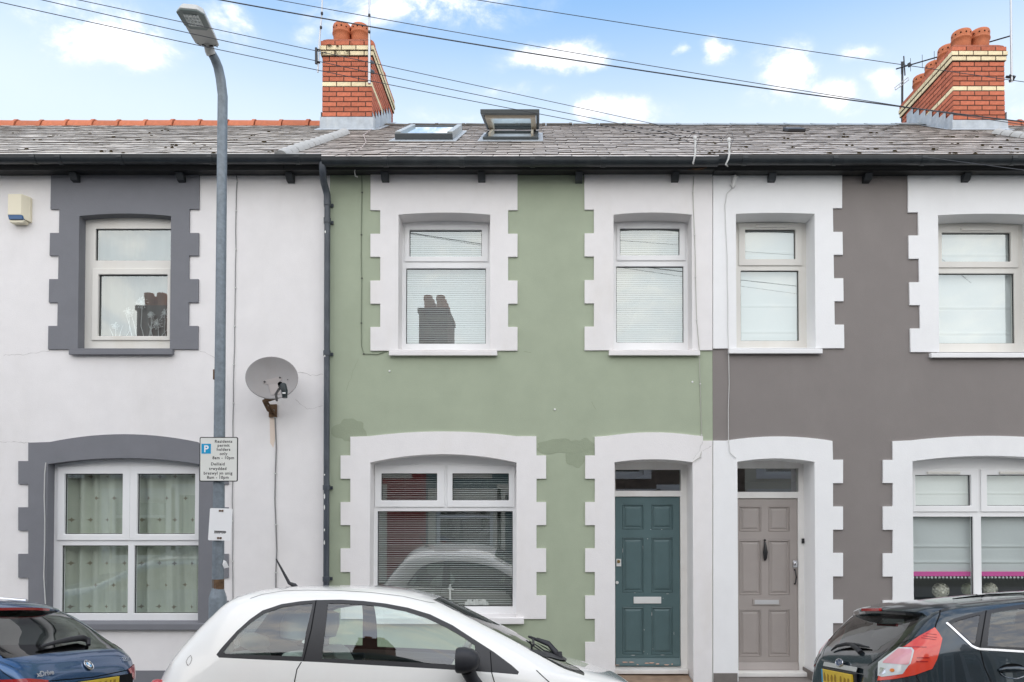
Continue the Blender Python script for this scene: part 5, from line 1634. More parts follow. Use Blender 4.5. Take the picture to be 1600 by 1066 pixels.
# ------------------------------------------------------------------ lamp post with its two plates
LY = -1.2
sp = [P(347, 250, LY), P(340.5, 925, LY)]
lean = lambda z: sp[1].x + (sp[0].x - sp[1].x) * (z - sp[1].z) / (sp[0].z - sp[1].z)
base_z = 0.0
lp = thing('street_lamp', 'galvanised street lamp post with a flat grey led lantern', 'street lamp', (lean(0), LY, base_z))
ztop = P(346.5, 150, LY).z
path = [(lean(z), LY, z) for z in (1.15, 2.0, 3.0, 4.2, 5.2, ztop)]
p2 = [P(344.8, 124, LY - .01), P(341, 106, LY - .04), P(336, 93, LY - .09), P(331, 84, LY - .14)]
mb = MB(); mb.tube(path + p2, [.056, .055, .0525, .049, .0475, .047, .047, .046, .044, .042], 18)
mb.build('pole', M['galv'], lp, smooth=60)
mb = MB(); zs = P(340, 934, LY).z; zt = P(340, 922, LY).z
mb.lathe([(.083, -.02), (.083, zs), (.080, zs + .012), (.06, zt), (.054, zt + .03)], (lean(.6), LY, 0), 20); mb.build('base_compartment', M['galv'], lp, smooth=35)
mb = MB(); za, zb_ = P(342, 921, LY).z, P(342, 905, LY).z; mb.lathe([(.0562, 0), (.0566, 0.01), (.0566, zb_ - za), (.0562, zb_ - za)], (lean(za) + .001, LY, za), 18)
mb.build('rust_band', M['rusty'], lp, smooth=50)
q = P(352.5, 882, LY - .03); mb = MB(); mb.add([(q.x - .02, q.y, q.z + .045), (q.x + .012, q.y - .01, q.z + .03), (q.x + .03, q.y + .01, q.z - .03), (q.x - .012, q.y, q.z - .04), (q.x - .03, q.y - .004, q.z + .0)], [(0, 1, 2, 3, 4)])
mb.build('torn_sticker', M['sign_white'], lp, fix=False)
q = P(336.5, 586, LY); mb = MB(); mb.box(q.x - .012, q.x + .02, LY - .03, LY + .03, q.z - .05, q.z + .05); mb.build('band_clip', M['rusty'], lp, bevel=.004)
# lantern: a flat tapered casting that reaches out over the road
n0, n1 = P(325.5, 73, LY - .18), P(294, 13.5, LY - .78)
ay = (n1 - n0); LL = ay.length; ay = ay.normalized()
ax_ = Vector((1, 0, 0)); ax_ = (ax_ - ay * ax_.dot(ay)).normalized(); az_ = ax_.cross(ay).normalized()
if az_.z < 0: az_ = -az_
T = Matrix(((ax_.x, ay.x, az_.x, n0.x), (ax_.y, ay.y, az_.y, n0.y), (ax_.z, ay.z, az_.z, n0.z), (0, 0, 0, 1)))


def slab(outline, z0, z1, inset=0.0):
    mb = MB()
    n = len(outline)
    cx_ = sum(p[0] for p in outline) / n; cy_ = sum(p[1] for p in outline) / n
    top = [(cx_ + (p[0] - cx_) * (1 - inset), cy_ + (p[1] - cy_) * (1 - inset)) for p in outline]
    mb.add([T @ Vector((x, y, z0)) for x, y in outline] + [T @ Vector((x, y, z1)) for x, y in top], [tuple(range(n)), tuple(range(2 * n - 1, n - 1, -1))] + [(i, (i + 1) % n, (i + 1) % n + n, i + n) for i in range(n)])
    return mb


hw0, hw1 = .112, .122
body = [(-hw0 + .03, 0), (hw0 - .03, 0), (hw0, .03), (hw1, LL - .06), (hw1 - .05, LL), (-hw1 + .05, LL), (-hw1, LL - .06), (-hw0, .03)]
slab(body, 0, .075, .18).build('lantern_body', M['lantern'], lp, bevel=.012)
yb0 = LL * .50
bez = [(-.07, yb0), (.07, yb0), (hw1 - .012, yb0 + .05), (hw1 - .004, LL - .06), (hw1 - .05, LL - .008), (-hw1 + .05, LL - .008), (-hw1 + .004, LL - .06), (-hw1 + .012, yb0 + .05)]
slab(bez, -.014, -.001, -.02).build('lantern_bezel', M['lantern_dark'], lp, bevel=.004)
led = [(-.065, LL * .6), (.065, LL * .6), (.065, LL * .9), (-.065, LL * .9)]
ledo = slab(led, -.018, -.0145).build('led_window', M['led'], lp)
dm_ = MB(); dm_.lathe([(0, -.010), (.008, -.006), (.0115, 0)], (0, 0, 0), 8)
dme = dm_.mesh('led_lens', M['led'], smooth=60)
dmat = mat('led lens shade', (.62, .66, .64), .1, .8)
dme.materials[0] = dmat
for i in range(4):
    for j in range(4):
        q = T @ Vector((-.047 + i * .031, LL * .64 + j * .05, -.0185))
        place('led_lens', dme, ledo, q, T.to_euler())
slab([(-.05, .02), (.05, .02), (.05, .035), (-.05, .035)], -.008, -.0005).build('seam_slot', M['black'], lp)
for x, y in ((-.085, .035), (-.07, .012), (.07, .03), (.085, .012)):
    mb = MB(); mb.lathe([(0, -.004), (.006, -.003), (.006, .002)], T @ Vector((x, y, -.001)), 8, M=T.to_3x3().to_4x4()); mb.build('screw', M['black'], lp)
mb = MB(); mb.tube([n0 + ay * .05 + az_ * .03, n0 + az_ * .025 - ay * .01, P(328, 80, LY - .155), P(330.5, 85.5, LY - .135)], [.04, .046, .047, .048], 14); mb.build('spigot', M['lantern'], lp, smooth=50)


def rounded(x0, x1, z0, z1, r_, n=5):
    pts = []
    for cx_, cz_, a0 in ((x1 - r_, z0 + r_, -90), (x1 - r_, z1 - r_, 0), (x0 + r_, z1 - r_, 90), (x0 + r_, z0 + r_, 180)):
        pts += [(cx_ + r_ * math.cos(R(a0 + 90 * i / n)), cz_ + r_ * math.sin(R(a0 + 90 * i / n))) for i in range(n + 1)]
    return pts


SY = LY - .075
a, b_ = P(312, 683, SY), P(371.3, 752.6, SY)
ps = thing('parking_sign', 'residents permit parking sign in english and welsh strapped to the lamp post', 'sign', ((a.x + b_.x) / 2, SY, b_.z))
mb = MB(); mb.prism(rounded(a.x, b_.x, b_.z, a.z, .016), (), SY, SY + .006); mb.build('plate', M['sign_black'], ps)
k = .0085
mb = MB(); mb.prism(rounded(a.x + k, b_.x - k, b_.z + k, a.z - k, .010), (), SY - .0012, SY - .0002); mb.build('face', M['sign_face'], ps)
a2, b2 = P(315, 693.6, SY), P(329.6, 709, SY)
mb = MB(); mb.box(a2.x, b2.x, SY - .0022, SY - .0013, b2.z, a2.z); bl = mb.build('parking_square', M['sign_blue'], ps)
Tm = Matrix.Translation(((a2.x + b2.x) / 2, SY - .0024, b2.z + .016))
text_mb('P', .094, Tm, offset=.0022).build('letter', M['sign_white'], bl, fix=False)
tx = MB()
SZ = .0405
for s_, px, py in (('Residents', 349.3, 692), ('permit', 349.3, 698.2), ('holders', 349.3, 704.6), ('only', 349.3, 711.2), ('8am - 10pm', 349, 717.6),
                   ('Deiliaid', 340.4, 727.3), ('trwydded', 340.4, 734.5), ('breswyl yn unig', 340.6, 741.6), ('8am - 10pm', 340.4, 748.2)):
    q = P(px, py, SY)
    t_ = text_mb(s_, SZ, Matrix.Translation((q.x, SY - .0015, q.z)), offset=.0009, space=1.1)
    tx.add(t_.v, t_.f)
tx.build('lettering', M['sign_black'], ps, fix=False)
for dz in (.08, -.10):
    mb = MB(); zc_ = (a.z + b_.z) / 2 + dz; mb.lathe([(.059, -.012), (.062, -.012), (.062, .012), (.059, .012)], (lean(zc_), LY, zc_), 16); mb.box(lean(zc_) - .03, lean(zc_) + .03, SY + .0065, LY - .05, zc_ - .015, zc_ + .015); mb.build('strap', M['galv'], ps)
cn = [P(327.6, 794, SY), P(363, 794.8, SY), P(361, 845.2, SY), P(325.4, 844.2, SY)]
np_ = thing('notice_plate', 'blank white notice plate with a small black mark below the parking sign', 'sign', ((cn[0].x + cn[1].x) / 2, SY, cn[2].z))
ct = sum(cn, Vector()) / 4
ang = math.atan2(cn[0].z - cn[1].z, cn[1].x - cn[0].x)
w2, h2 = (cn[1] - cn[0]).length / 2, (cn[0] - cn[3]).length / 2
Tn = Matrix.Translation((ct.x, 0, ct.z)) @ Matrix(((1, 0, .035, 0), (0, 1, 0, 0), (0, 0, 1, 0), (0, 0, 0, 1))) @ Matrix.Rotation(ang, 4, 'Y')
mb = MB(); mb.prism(rounded(-w2, w2, -h2, h2, .012), (), SY, SY + .004, M=Tn); mb.build('plate', M['sign_white'], np_)
mb = MB(); rs = random.Random(5)
zz = -h2 + .078
xs_ = [-.055 + .0098 * i for i in range(12)]
for i, x in enumerate(xs_):
    h_ = rs.uniform(.008, .02)
    mb.prism([(x, zz - h_ * .6), (x + .005, zz - h_ * .5), (x + .011, zz + .008), (x + .004, zz + .010)], (), SY - .001, SY - .0002, M=Tn)
mb.prism([(-.058, zz + .0105), (.062, zz + .0105), (.055, zz + .016), (-.055, zz + .017)], (), SY - .001, SY - .0002, M=Tn)
mb.build('printed_mark', M['sign_black'], np_)
for z in (h2 - .024, -h2 + .024):
    mb = MB(); mb.box(-.022, -.004, SY - .004, SY - .0003, z - .009, z + .009, M=Tn); mb.box(.004, .022, SY - .004, SY - .0003, z - .009, z + .009, M=Tn); mb.box(-.0039, .0039, SY - .003, SY - .0003, z - .004, z + .004, M=Tn)
    mb.box(-.03, .03, SY + .0045, LY - .05, z - .01, z + .01, M=Tn)
    mb.build('clamp', M['rusty'], np_)

# ------------------------------------------------------------------ aerials
def pole_aerial(pts, r_, label, extras, dots=()):
    q = [P(*p) for p in pts]
    t = thing('aerial_pole', label, 'aerial', q[-1], 'aerials on the chimneys')
    mb = MB(); mb.tube(q, r_, 8); mb.build('mast', M['alu'], t, smooth=60)
    for e_ in extras:
        mb = MB(); mb.tube([P(*p) for p in e_[:-1]], e_[-1], 6); mb.build('fitting', M['black'], t)
    for px, py, Y_ in dots:
        c = P(px, py, Y_); mb = MB(); mb.lathe([(0, -.02), (.02, -.015), (.02, .015), (0, .02)], c, 8); mb.build('cable_tie', M['black'], t)
    mb = MB(); tp = q[0]; mb.tube([tp + Vector((-.55, -.02, 0)), tp + Vector((.75, -.02, 0))], .01, 6)
    for i in range(9): mb.tube([tp + Vector((-.4 + i * .13, -.02, -.0)) + Vector((0, 0, -.13)), tp + Vector((-.4 + i * .13, -.02, .13))], .005, 5)
    mb.build('yagi_array', M['alu'], t)
    return t


pole_aerial([(505, -60, 2.93), (503, 20, 2.93), (499, 62, 2.93), (496.5, 113, 2.93)], .014, 'thin aerial pole on the left edge of the left chimney',
            [((494, 75, 2.9), (494, 100, 2.9), .02), ((493, 78, 2.92), (500, 78, 2.92), .014), ((494, 98, 2.92), (500, 98, 2.92), .014)], [(503, 21, 2.9), (501.5, 43, 2.9)])
pole_aerial([(577, -60, 2.9), (577, 30, 2.9), (577, 131, 2.9)], [.013, .017, .024], 'thicker aerial pole clamped to the right edge of the left chimney',
            [((577, 96, 2.93), (582, 98, 3.05), .03), ((577, 110, 2.93), (583, 113, 3.05), .03)], [(577, 24, 2.88), (577, 50, 2.88)])
pole_aerial([(1579, -60, 2.96), (1580, 60, 2.96), (1581, 128, 2.96)], .017, 'aerial pole bracketed to the right end of the right chimney',
            [((1576, 119, 2.98), (1586, 122, 2.96), .03), ((1577, 127, 2.98), (1584, 124, 2.96), .025), ((1572, 120, 3.0), (1577, 121, 3.0), .02)])
q0, q1 = P(1410, 97, 4.6), P(1409.5, 190, 4.6)
t = thing('aerial', 'old aerial mast with a long boom beside the right chimney', 'aerial', q1, 'aerials on the chimneys')
mb = MB(); mb.tube([q0, q1], .02, 8); mb.build('mast', M['black'], t, smooth=60)
mb = MB(); bm0, bm1 = P(1400, 108, 4.6), P(1578, 56.5, 3.3); mb.tube([bm0, bm1], .011, 6)
mb.tube([P(1412, 88, 4.55), P(1414, 118, 4.55)], .012, 5); mb.tube([P(1420, 99, 4.5), P(1422, 104, 4.5)], .03, 6)
for f in (.05, .14, .25, .36):
    c = bm0 + (bm1 - bm0) * f; mb.tube([c + Vector((0, .0, -.12)), c + Vector((0, 0, .12))], .005, 4)
mb.build('boom', M['black'], t)
mb = MB()
for p_, q_ in (((1398, 137, 4.54), (1419, 121, 4.54)), ((1399, 141, 4.54), (1420, 125, 4.54)), ((1398, 137, 4.54), (1399, 141, 4.54)), ((1419, 121, 4.54), (1420, 125, 4.54)), ((1405, 132, 4.54), (1406, 137, 4.54)), ((1412, 127, 4.54), (1413, 131, 4.54))):
    mb.tube([P(*p_), P(*q_)], .007, 5)
mb.build('dipole_grid', M['alu'], t)

# ------------------------------------------------------------------ overhead wires
def wire(pts, r_, label, Y0, Y1, n=26):
    pts = sorted(pts)
    xs = np.array([p[0] for p in pts], float); ysx = np.array([p[1] for p in pts], float)
    deg = min(2, len(pts) - 1)
    co = np.polyfit(xs, ysx, deg)
    q = []
    for i in range(n + 1):
        f = i / n
        x = xs[0] + (xs[-1] - xs[0]) * f
        q.append(P(x, np.polyval(co, x), Y0 + (Y1 - Y0) * f))
    mb = MB(); mb.tube(q, r_, 6)
    return tag(mb.build('overhead_wire', M['wire'], None, smooth=60), label, 'wire', 'overhead wires')


wire([(-200, -105), (365, -3), (480, 22), (900, 97), (1000, 114), (1410, 169), (1600, 190), (1900, 222)], .0052, 'thickest black wire sagging across the sky to the right chimney foot', -2.2, -2.0)
wire([(-200, -122), (470, 0), (900, 84), (1000, 102), (1330, 155), (1400, 168), (1600, 195), (1900, 236)], .0028, 'thin wire running just above the thickest wire', -2.3, -2.1)
wire([(300, -75), (735, 0), (1000, 41), (1200, 70), (1410, 100), (1600, 127), (1900, 170)], .0028, 'uppermost thin wire crossing the clear sky on the right', -2.4, -1.8)
HK1, HK2 = (1078, 219), (1128, 219)
wire([(-300, -62), (17, 0), (305, 71), (498, 113), (900, 192), HK1], .0032, 'lowest of three thin wires that end at the left gutter hook', -3.2, -.34)
wire([(-300, -85), (81, 0), (294, 52), (496, 98), (900, 180), (1072, 213)], .0032, 'middle of three thin wires that cross the left chimney', -3.2, -.34)
wire([(-300, -90), (132, 0), (282, 35), (495, 83), (900, 163), HK2], .003, 'upper of three thin wires that cross the left chimney to the right gutter hook', -3.2, -.34)
wire([(1425, 243), (1600, 266), (1800, 292)], .0034, 'short thin wire leaving the gutter at the right edge', -.36, -1.2)
for (hx, top, bot, lab) in ((1086, 216, 255, 'left'), (1139, 219, 257, 'right')):
    q = [P(hx, top, -.38), P(hx + .6, top + 10, -.38), P(hx + .6, top + 22, -.38), P(hx - 1, bot - 8, -.38), P(hx - 5 if lab == 'right' else hx - 3, bot, -.365), P(hx - 2, bot + 3, -.2)]
    t = thing('cable_hook', 'white cable hook over the gutter, the ' + lab + ' one of the pair', 'cable hook', q[-1], 'cable hooks on the gutter')
    mb = MB(); mb.tube(q, [.013, .012, .011, .0095, .009, .008], 8); mb.lathe([(0, .03), (.017, .02), (.02, 0), (.016, -.02)], q[0], 10); mb.build('hook', M['cable_white'], t, smooth=60)
    ar = [P(hx - 13, top + 3, -.36), P(hx - 7, top - 4, -.36), P(hx - 1, top - 11, -.36), P(hx + 5, top - 11, -.37), P(hx + 7, top - 2, -.38), P(hx + 4, top + 6, -.39), P(hx + 1, top + 16, -.39)]
    mb = MB(); mb.tube(ar, .0028, 6); mb.build('wire_loop', M['wire'], t, smooth=60)
jb = P(1085, 268, -.1)
mb = MB(); mb.box(jb.x - .09, jb.x + .09, -.19, -.152, jb.z - .01, jb.z + .03)
mb.tube([(jb.x - .1, -.17, jb.z + .01), (jb.x, -.2, jb.z - .02), (jb.x + .12, -.19, jb.z + .0), (jb.x + .16, -.17, jb.z + .05)], .006, 6)
tag(mb.build('junction_box', M['rusty'], None), 'small brown junction box under the gutter above the teal door', 'junction box')
q = [P(557, 258, -.16), P(554, 268, -.15), P(555, 275, -.13), P(559, 277, -.12)]
tag((lambda m_: (m_.tube(q, .006, 6), m_)[1])(MB()).build('loose_cable_end', M['cable_white'], None, smooth=60), 'short loose white cable end under the gutter of the green house', 'cable')
x, s = roof_hit(575, 205, .03)
cp = []
for px, py in ((580, 202), (568, 211), (572, 222), (565, 231), (552, 238), (541, 243)):
    x, s = roof_hit(px, py, .035); cp.append(roof_pt(x, s, .035))
mb = MB(); mb.tube(cp, .006, 6)
tag(mb.build('roof_cable', mat('pink grey cable', (.42, .36, .34), .7), None, smooth=60), 'pinkish loose cable trailing down the slates from the left chimney', 'cable')

# ------------------------------------------------------------------ moss on the slates and the chimney
mb = MB(); rs = random.Random(21)


def clump(c, r_):
    o_ = len(mb.v); n = 6
    vs = [(c.x, c.y, c.z + r_ * .7)]
    for rr_, h_ in ((.6, .5), (1.0, .0)):
        for k_ in range(n):
            t_ = 6.283 * k_ / n + rs.uniform(-.3, .3); q_ = r_ * rr_ * rs.uniform(.75, 1.2)
            vs.append((c.x + q_ * math.cos(t_) * 1.3, c.y + q_ * math.sin(t_) * math.cos(SLOPE), c.z + h_ * r_ + q_ * math.sin(t_) * math.sin(SLOPE)))
    fs = [(0, 1 + k_, 1 + (k_ + 1) % n) for k_ in range(n)] + [(1 + k_, 7 + k_, 7 + (k_ + 1) % n, 1 + (k_ + 1) % n) for k_ in range(n)]
    mb.add(vs, fs)


SPOTS = [(425, 206), (433, 207), (392, 211), (400, 213), (375, 211), (448, 209), (385, 217), (270, 228), (308, 226), (322, 233), (362, 233), (240, 209), (258, 205), (105, 221), (60, 219), (75, 214), (230, 212), (150, 224),
         (1172, 214), (1225, 217), (1252, 216), (1262, 211), (1118, 226), (1088, 238), (1110, 236), (1160, 230), (1197, 235), (1240, 231), (1300, 215), (1330, 228), (1372, 216), (1390, 237), (1410, 221), (1445, 229), (1458, 227), (1490, 240), (1515, 218), (1530, 241), (1560, 231), (1290, 240), (1345, 240)]
for px, py in SPOTS + [(rs.uniform(1040, 1598), rs.uniform(206, 243)) for _ in range(26)] + [(rs.uniform(5, 470), rs.uniform(206, 240)) for _ in range(22)]:
    x, s = roof_hit(px, py, .012)
    if s < .05 or abs(x - STRIP_X) < .15: continue
    for k in range(rs.randint(1, 3)): clump(roof_pt(x + rs.uniform(-.07, .07), s + rs.uniform(-.02, .02), .014), rs.uniform(.008, .026))
for px, py in ((512, 70), (515, 71), (518, 83), (524, 82), (530, 82), (538, 82), (543, 81), (548, 66), (568, 64), (527, 72), (503, 84), (508, 82)):
    clump(P(px, py, 2.95), rs.uniform(.012, .03))
tag(mb.build('moss', M['moss'], None, fix=False), 'dark moss clumps along the slate edges', 'moss', None, 'stuff')

# ------------------------------------------------------------------ cars
def pchip(xs, ys_, xq):
    xs = np.asarray(xs, float); y = np.asarray(ys_, float); xq = np.asarray(xq, float)
    h = np.diff(xs); d = np.diff(y) / h
    m = np.zeros_like(y)
    m[1:-1] = np.where(d[:-1] * d[1:] > 0, 2 * d[:-1] * d[1:] / (d[:-1] + d[1:] + 1e-12), 0)
    m[0], m[-1] = d[0], d[-1]
    i = np.clip(np.searchsorted(xs, xq) - 1, 0, len(h) - 1)
    t = (xq - xs[i]) / h[i]
    return ((1 + 2 * t) * (1 - t) ** 2 * y[i] + t * (1 - t) ** 2 * h[i] * m[i] + t * t * (3 - 2 * t) * y[i + 1] + t * t * (t - 1) * h[i] * m[i + 1])


def catmull(pts, sub):
    p = np.asarray(pts, float)
    p = np.vstack([2 * p[0] - p[1], p, 2 * p[-1] - p[-2]])
    out = []
    for i in range(1, len(p) - 2):
        for k in range(sub):
            t = k / sub
            a, b, c, d = p[i - 1], p[i], p[i + 1], p[i + 2]
            out.append(.5 * ((2 * b) + (-a + c) * t + (2 * a - 5 * b + 4 * c - d) * t * t + (-a + 3 * b - 3 * c + d) * t ** 3))
    out.append(p[-2])
    return np.array(out)


class Car:
    """a car whose half shell is lofted from stations along x; parts are cut from it and mirrored.
    local frame: x along the car, y across (far side +), z up from the road under its middle"""
    def __init__(self, name, label, loc, tables, xq, sign, mir, group, template):
        self.root = bpy.data.objects.new(name, None); COL.objects.link(self.root)
        self.root.location = loc; self.root.rotation_euler = (-CAMBER, 0, 0)
        tag(self.root, label, 'car', group)
        self.Mw = Matrix.Translation(loc) @ Euler((-CAMBER, 0, 0)).to_matrix().to_4x4()
        self.Mi = self.Mw.inverted()
        self.cam = self.Mi @ CAM
        self.sign = sign
        self.template = template
        self.f = {k: (lambda x, t=t: pchip([p[0] for p in t], [p[1] for p in t], x)) for k, t in tables.items()}
        V, n = [], None
        for x in xq:
            sec = self.section(x)
            n = len(sec)
            V += [(x, sign * p[0], p[1]) for p in sec]
        Fc = [(i * n + j, i * n + j + 1, (i + 1) * n + j + 1, (i + 1) * n + j) for i in range(len(xq) - 1) for j in range(n - 1)]
        for row in (0, len(xq) - 1):
            Fc.append(tuple(row * n + j for j in range(n)))
        me = bpy.data.meshes.new('shell'); me.from_pydata(V, [], Fc)
        self.bm = bmesh.new(); self.bm.from_mesh(me); bpy.data.meshes.remove(me)
        bmesh.ops.recalc_face_normals(self.bm, faces=self.bm.faces)
        self.bm.faces.ensure_lookup_table()
        k = max((f for f in self.bm.faces), key=lambda f: abs(f.normal.y) * f.calc_area())
        if k.normal.y * sign < 0: bmesh.ops.reverse_faces(self.bm, faces=self.bm.faces)
        self.whole = BVHTree.FromBMesh(self.bm)
    def section(self, x):
        g_ = {k: float(f(x)) for k, f in self.f.items()}
        hb, zb, zt, hm, zm, zs = g_['hb'], g_['zb'], g_['zt'], g_['hm'], g_['zm'], g_['zs']
        zs = min(zs, zm - .02); zb = max(zb, zm + .02); zt = max(zt, zb + .015)
        low = [(hm * .90, zs), (hm * .985, zs + (zm - zs) * .3), (hm, zm), ((hm + hb) / 2 + .004, (zm + zb) / 2 + .01), (hb, zb)]
        up = [(hb * v_, zb + (zt - zb) * u_) for u_, v_ in self.template]
        return catmull(low + up, 5)
    def surf(self, px, py):
        d = (self.Mi.to_3x3() @ ray(px, py)).normalized()
        h = self.whole.ray_cast(self.cam, d)
        fl = lambda v_: Vector((v_.x, -v_.y, v_.z))
        g = self.whole.ray_cast(fl(self.cam), fl(d))
        if g[0] is not None and (h[0] is None or g[3] < h[3]): h = (fl(g[0]), fl(g[1]), g[2], g[3])
        return h
    def proj(self, co): return pix(self.Mw @ co)
    def cut(self, poly, mode='cam', ok=None, bm=None):
        """split faces along the polygon and return those inside it; mode cam: photograph pixels; x: (y, z); y: (x, z); z: (x, y)"""
        bm = bm or self.bm
        if mode == 'cam':
            pr = self.proj
            D = [(self.Mi.to_3x3() @ ray(*p)).normalized() for p in poly]
            planes = [(self.cam, D[i].cross(D[(i + 1) % len(D)]).normalized()) for i in range(len(D))]
        else:
            ax = {'x': (1, 2), 'y': (0, 2), 'z': (0, 1)}[mode]
            pr = lambda c: (c[ax[0]], c[ax[1]])
            planes = []
            for i in range(len(poly)):
                a, b = poly[i], poly[(i + 1) % len(poly)]
                co = [0, 0, 0]; no = [0, 0, 0]
                co[ax[0]], co[ax[1]] = a
                no[ax[0]], no[ax[1]] = -(b[1] - a[1]), b[0] - a[0]
                planes.append((Vector(co), Vector(no).normalized()))
        if ok is None:
            ok = (lambda f: (f.calc_center_median() - self.cam).dot(f.normal) < 0) if mode == 'cam' else (lambda f: True)
        for i, (co, no) in enumerate(planes):
            a, b = poly[i], poly[(i + 1) % len(poly)]
            m_ = (2.0 if mode == 'cam' else .004)
            lo = (min(a[0], b[0]) - m_, min(a[1], b[1]) - m_); hi = (max(a[0], b[0]) + m_, max(a[1], b[1]) + m_)
            fs = []
            for f in bm.faces:
                if not ok(f): continue
                q = [pr(v_.co) for v_ in f.verts]
                if max(p[0] for p in q) < lo[0] or min(p[0] for p in q) > hi[0] or max(p[1] for p in q) < lo[1] or min(p[1] for p in q) > hi[1]: continue
                fs.append(f)
            if not fs: continue
            es = {e for f in fs for e in f.edges}; vs = {v_ for f in fs for v_ in f.verts}
            bmesh.ops.bisect_plane(bm, geom=fs + list(es) + list(vs), dist=1e-5, plane_co=co, plane_no=no)
        bm.normal_update()
        def inside(p):
            c = False
            for i in range(len(poly)):
                a, b = poly[i], poly[i - 1]
                if (a[1] > p[1]) != (b[1] > p[1]) and p[0] < (b[0] - a[0]) * (p[1] - a[1]) / (b[1] - a[1]) + a[0]: c = not c
            return c
        return [f for f in bm.faces if ok(f) and inside(pr(f.calc_center_median()))]
    def take(self, faces):
        """remove faces from the shell and return them as (verts, faces)"""
        ix, V, Fc = {}, [], []
        for f in faces:
            q = []
            for v_ in f.verts:
                if v_ not in ix: ix[v_] = len(V); V.append(v_.co.copy())
                q.append(ix[v_])
            Fc.append(tuple(q))
        bmesh.ops.delete(self.bm, geom=faces, context='FACES')
        return V, Fc
    def put(self, name, geo, m, parent=None, both='join', smooth=60, inset=0.0, label=None):
        """both: join (one mesh of both halves), each (two objects), one (this half only)"""
        V, Fc = geo
        mir = [Vector((v_.x, -v_.y, v_.z)) for v_ in V]; mf = [tuple(reversed(f)) for f in Fc]
        sets = {'join': [(V + mir, Fc + [tuple(i + len(V) for i in f) for f in mf])], 'each': [(V, Fc), (mir, mf)], 'one': [(V, Fc)]}[both]
        out = []
        for v_, f_ in sets:
            me = bpy.data.meshes.new(name); me.from_pydata(v_, [], f_)
            for mm in (m if isinstance(m, list) else [m]): me.materials.append(mm)
            b = bmesh.new(); b.from_mesh(me)
            bmesh.ops.remove_doubles(b, verts=b.verts, dist=2e-4)
            if inset:
                b.normal_update()
                for v2 in b.verts: v2.co -= v2.normal * inset
            b.to_mesh(me); b.free()
            me.polygons.foreach_set('use_smooth', [True] * len(me.polygons))
            me.set_sharp_from_angle(angle=R(smooth))
            o = bpy.data.objects.new(name, me); COL.objects.link(o)
            o.parent = parent or self.root
            if label: o['label'] = label
            out.append(o)
        return out
    def mb(self, name, mb, m, parent=None, smooth=None, bevel=0, fix=True, label=None):
        o = mb.build(name, m, None, smooth=smooth, bevel=bevel, fix=fix)
        o.parent = parent or self.root
        if label: o['label'] = label
        return o
    def line(self, pxs, w, off=.0012):
        """thin ribbon on the surface along a polyline of pixels: a shut line"""
        q = []
        for (a, b), (c, d) in zip(pxs, pxs[1:]):
            n = max(2, int(math.hypot(c - a, d - b) / 4))
            q += [(a + (c - a) * i / n, b + (d - b) * i / n) for i in range(n)]
        q.append(pxs[-1])
        hits = [self.surf(*p) for p in q]
        hits = [h for h in hits if h[0] is not None]
        V, Fc = [], []
        for i, h in enumerate(hits):
            t = (hits[min(i + 1, len(hits) - 1)][0] - hits[max(i - 1, 0)][0]).normalized()
            s = t.cross(h[1]).normalized() * w / 2
            V += [h[0] + h[1] * off + s, h[0] + h[1] * off - s]
        Fc = [(2 * i, 2 * i + 1, 2 * i + 3, 2 * i + 2) for i in range(len(hits) - 1)]
        return V, Fc
    def wheels(self, xs, track, r_):
        for x in xs:
            for s in (-1, 1):
                T = Matrix.Translation((x, s * track, r_)) @ Matrix.Rotation(R(90) * s, 4, 'X')
                mb = MB(); mb.lathe([(r_ - .09, .09), (r_ - .02, .1), (r_, .07), (r_, -.07), (r_ - .02, -.1), (r_ - .09, -.09)], (0, 0, 0), 28, M=T)
                w = self.mb('wheel', mb, M['tyre'], smooth=40)
                mb = MB(); mb.lathe([(0, -.05), (.05, -.06), (.06, -.045), (r_ - .11, -.06), (r_ - .085, -.085), (r_ - .085, .05)], (0, 0, 0), 28, M=T)
                self.mb('rim', mb, M['alloy'], w, smooth=40)


def arches(car, xs, r_):
    for x in xs:
        poly = [(x + r_ * math.cos(6.283 * i / 18), .30 + r_ * math.sin(6.283 * i / 18)) for i in range(18)]
        fs = car.cut(poly, 'y', ok=lambda f: abs(f.normal.y) > .4)
        car.take(fs)


def paint(name, col, metal, rough=.22, flake=None):
    m = mat(name, col, rough, .5, metal=metal, coat=1.0, grain=(2.5, .02), dirt=(3.5, .10, tuple(c * .6 + .06 for c in col)))
    return m


M['tyre'] = mat('tyre rubber', (.02, .02, .02), .85)
M['alloy'] = mat('alloy wheel', (.5, .51, .52), .3, metal=.9)
M['seam'] = mat('dark panel gap', (.012, .012, .013), .8, .1)
M['trim'] = mat('satin black window trim', (.020, .020, .022), .38, .5)
M['car_glass'] = glass('green tinted car glass', tint=(.86, .95, .92), base=.07, gain=1.0)
M['privacy'] = glass('dark tinted car glass', tint=(.22, .245, .24), base=.05, gain=1.1)
M['cabin'] = mat('dark cabin trim', (.06, .062, .064), .8)
M['seat'] = mat('pale grey seat fabric', (.58, .60, .57), .85, .2)
M['ivory'] = mat('ivory plastic', (.62, .60, .50), .5)
M['lens_red'] = mat('red lamp lens', (.42, .012, .01), .12, .6, coat=1.0)
M['lens_bright'] = mat('bright red orange lamp lens', (.72, .055, .025), .15, .6, coat=1.0)
M['lens_pink'] = mat('pinkish clear lamp lens', (.72, .33, .36), .12, .6, coat=1.0)
M['lens_clear'] = mat('clear lamp lens', (.62, .64, .63), .1, .7, coat=1.0)
M['amber'] = mat('amber bulb', (.75, .22, .03), .3)
M['plate_yellow'] = mat('yellow number plate', (.80, .55, .045), .4, grain=(9, .08))
M['plate_mark'] = mat('worn plate lettering', (.40, .22, .02), .6)
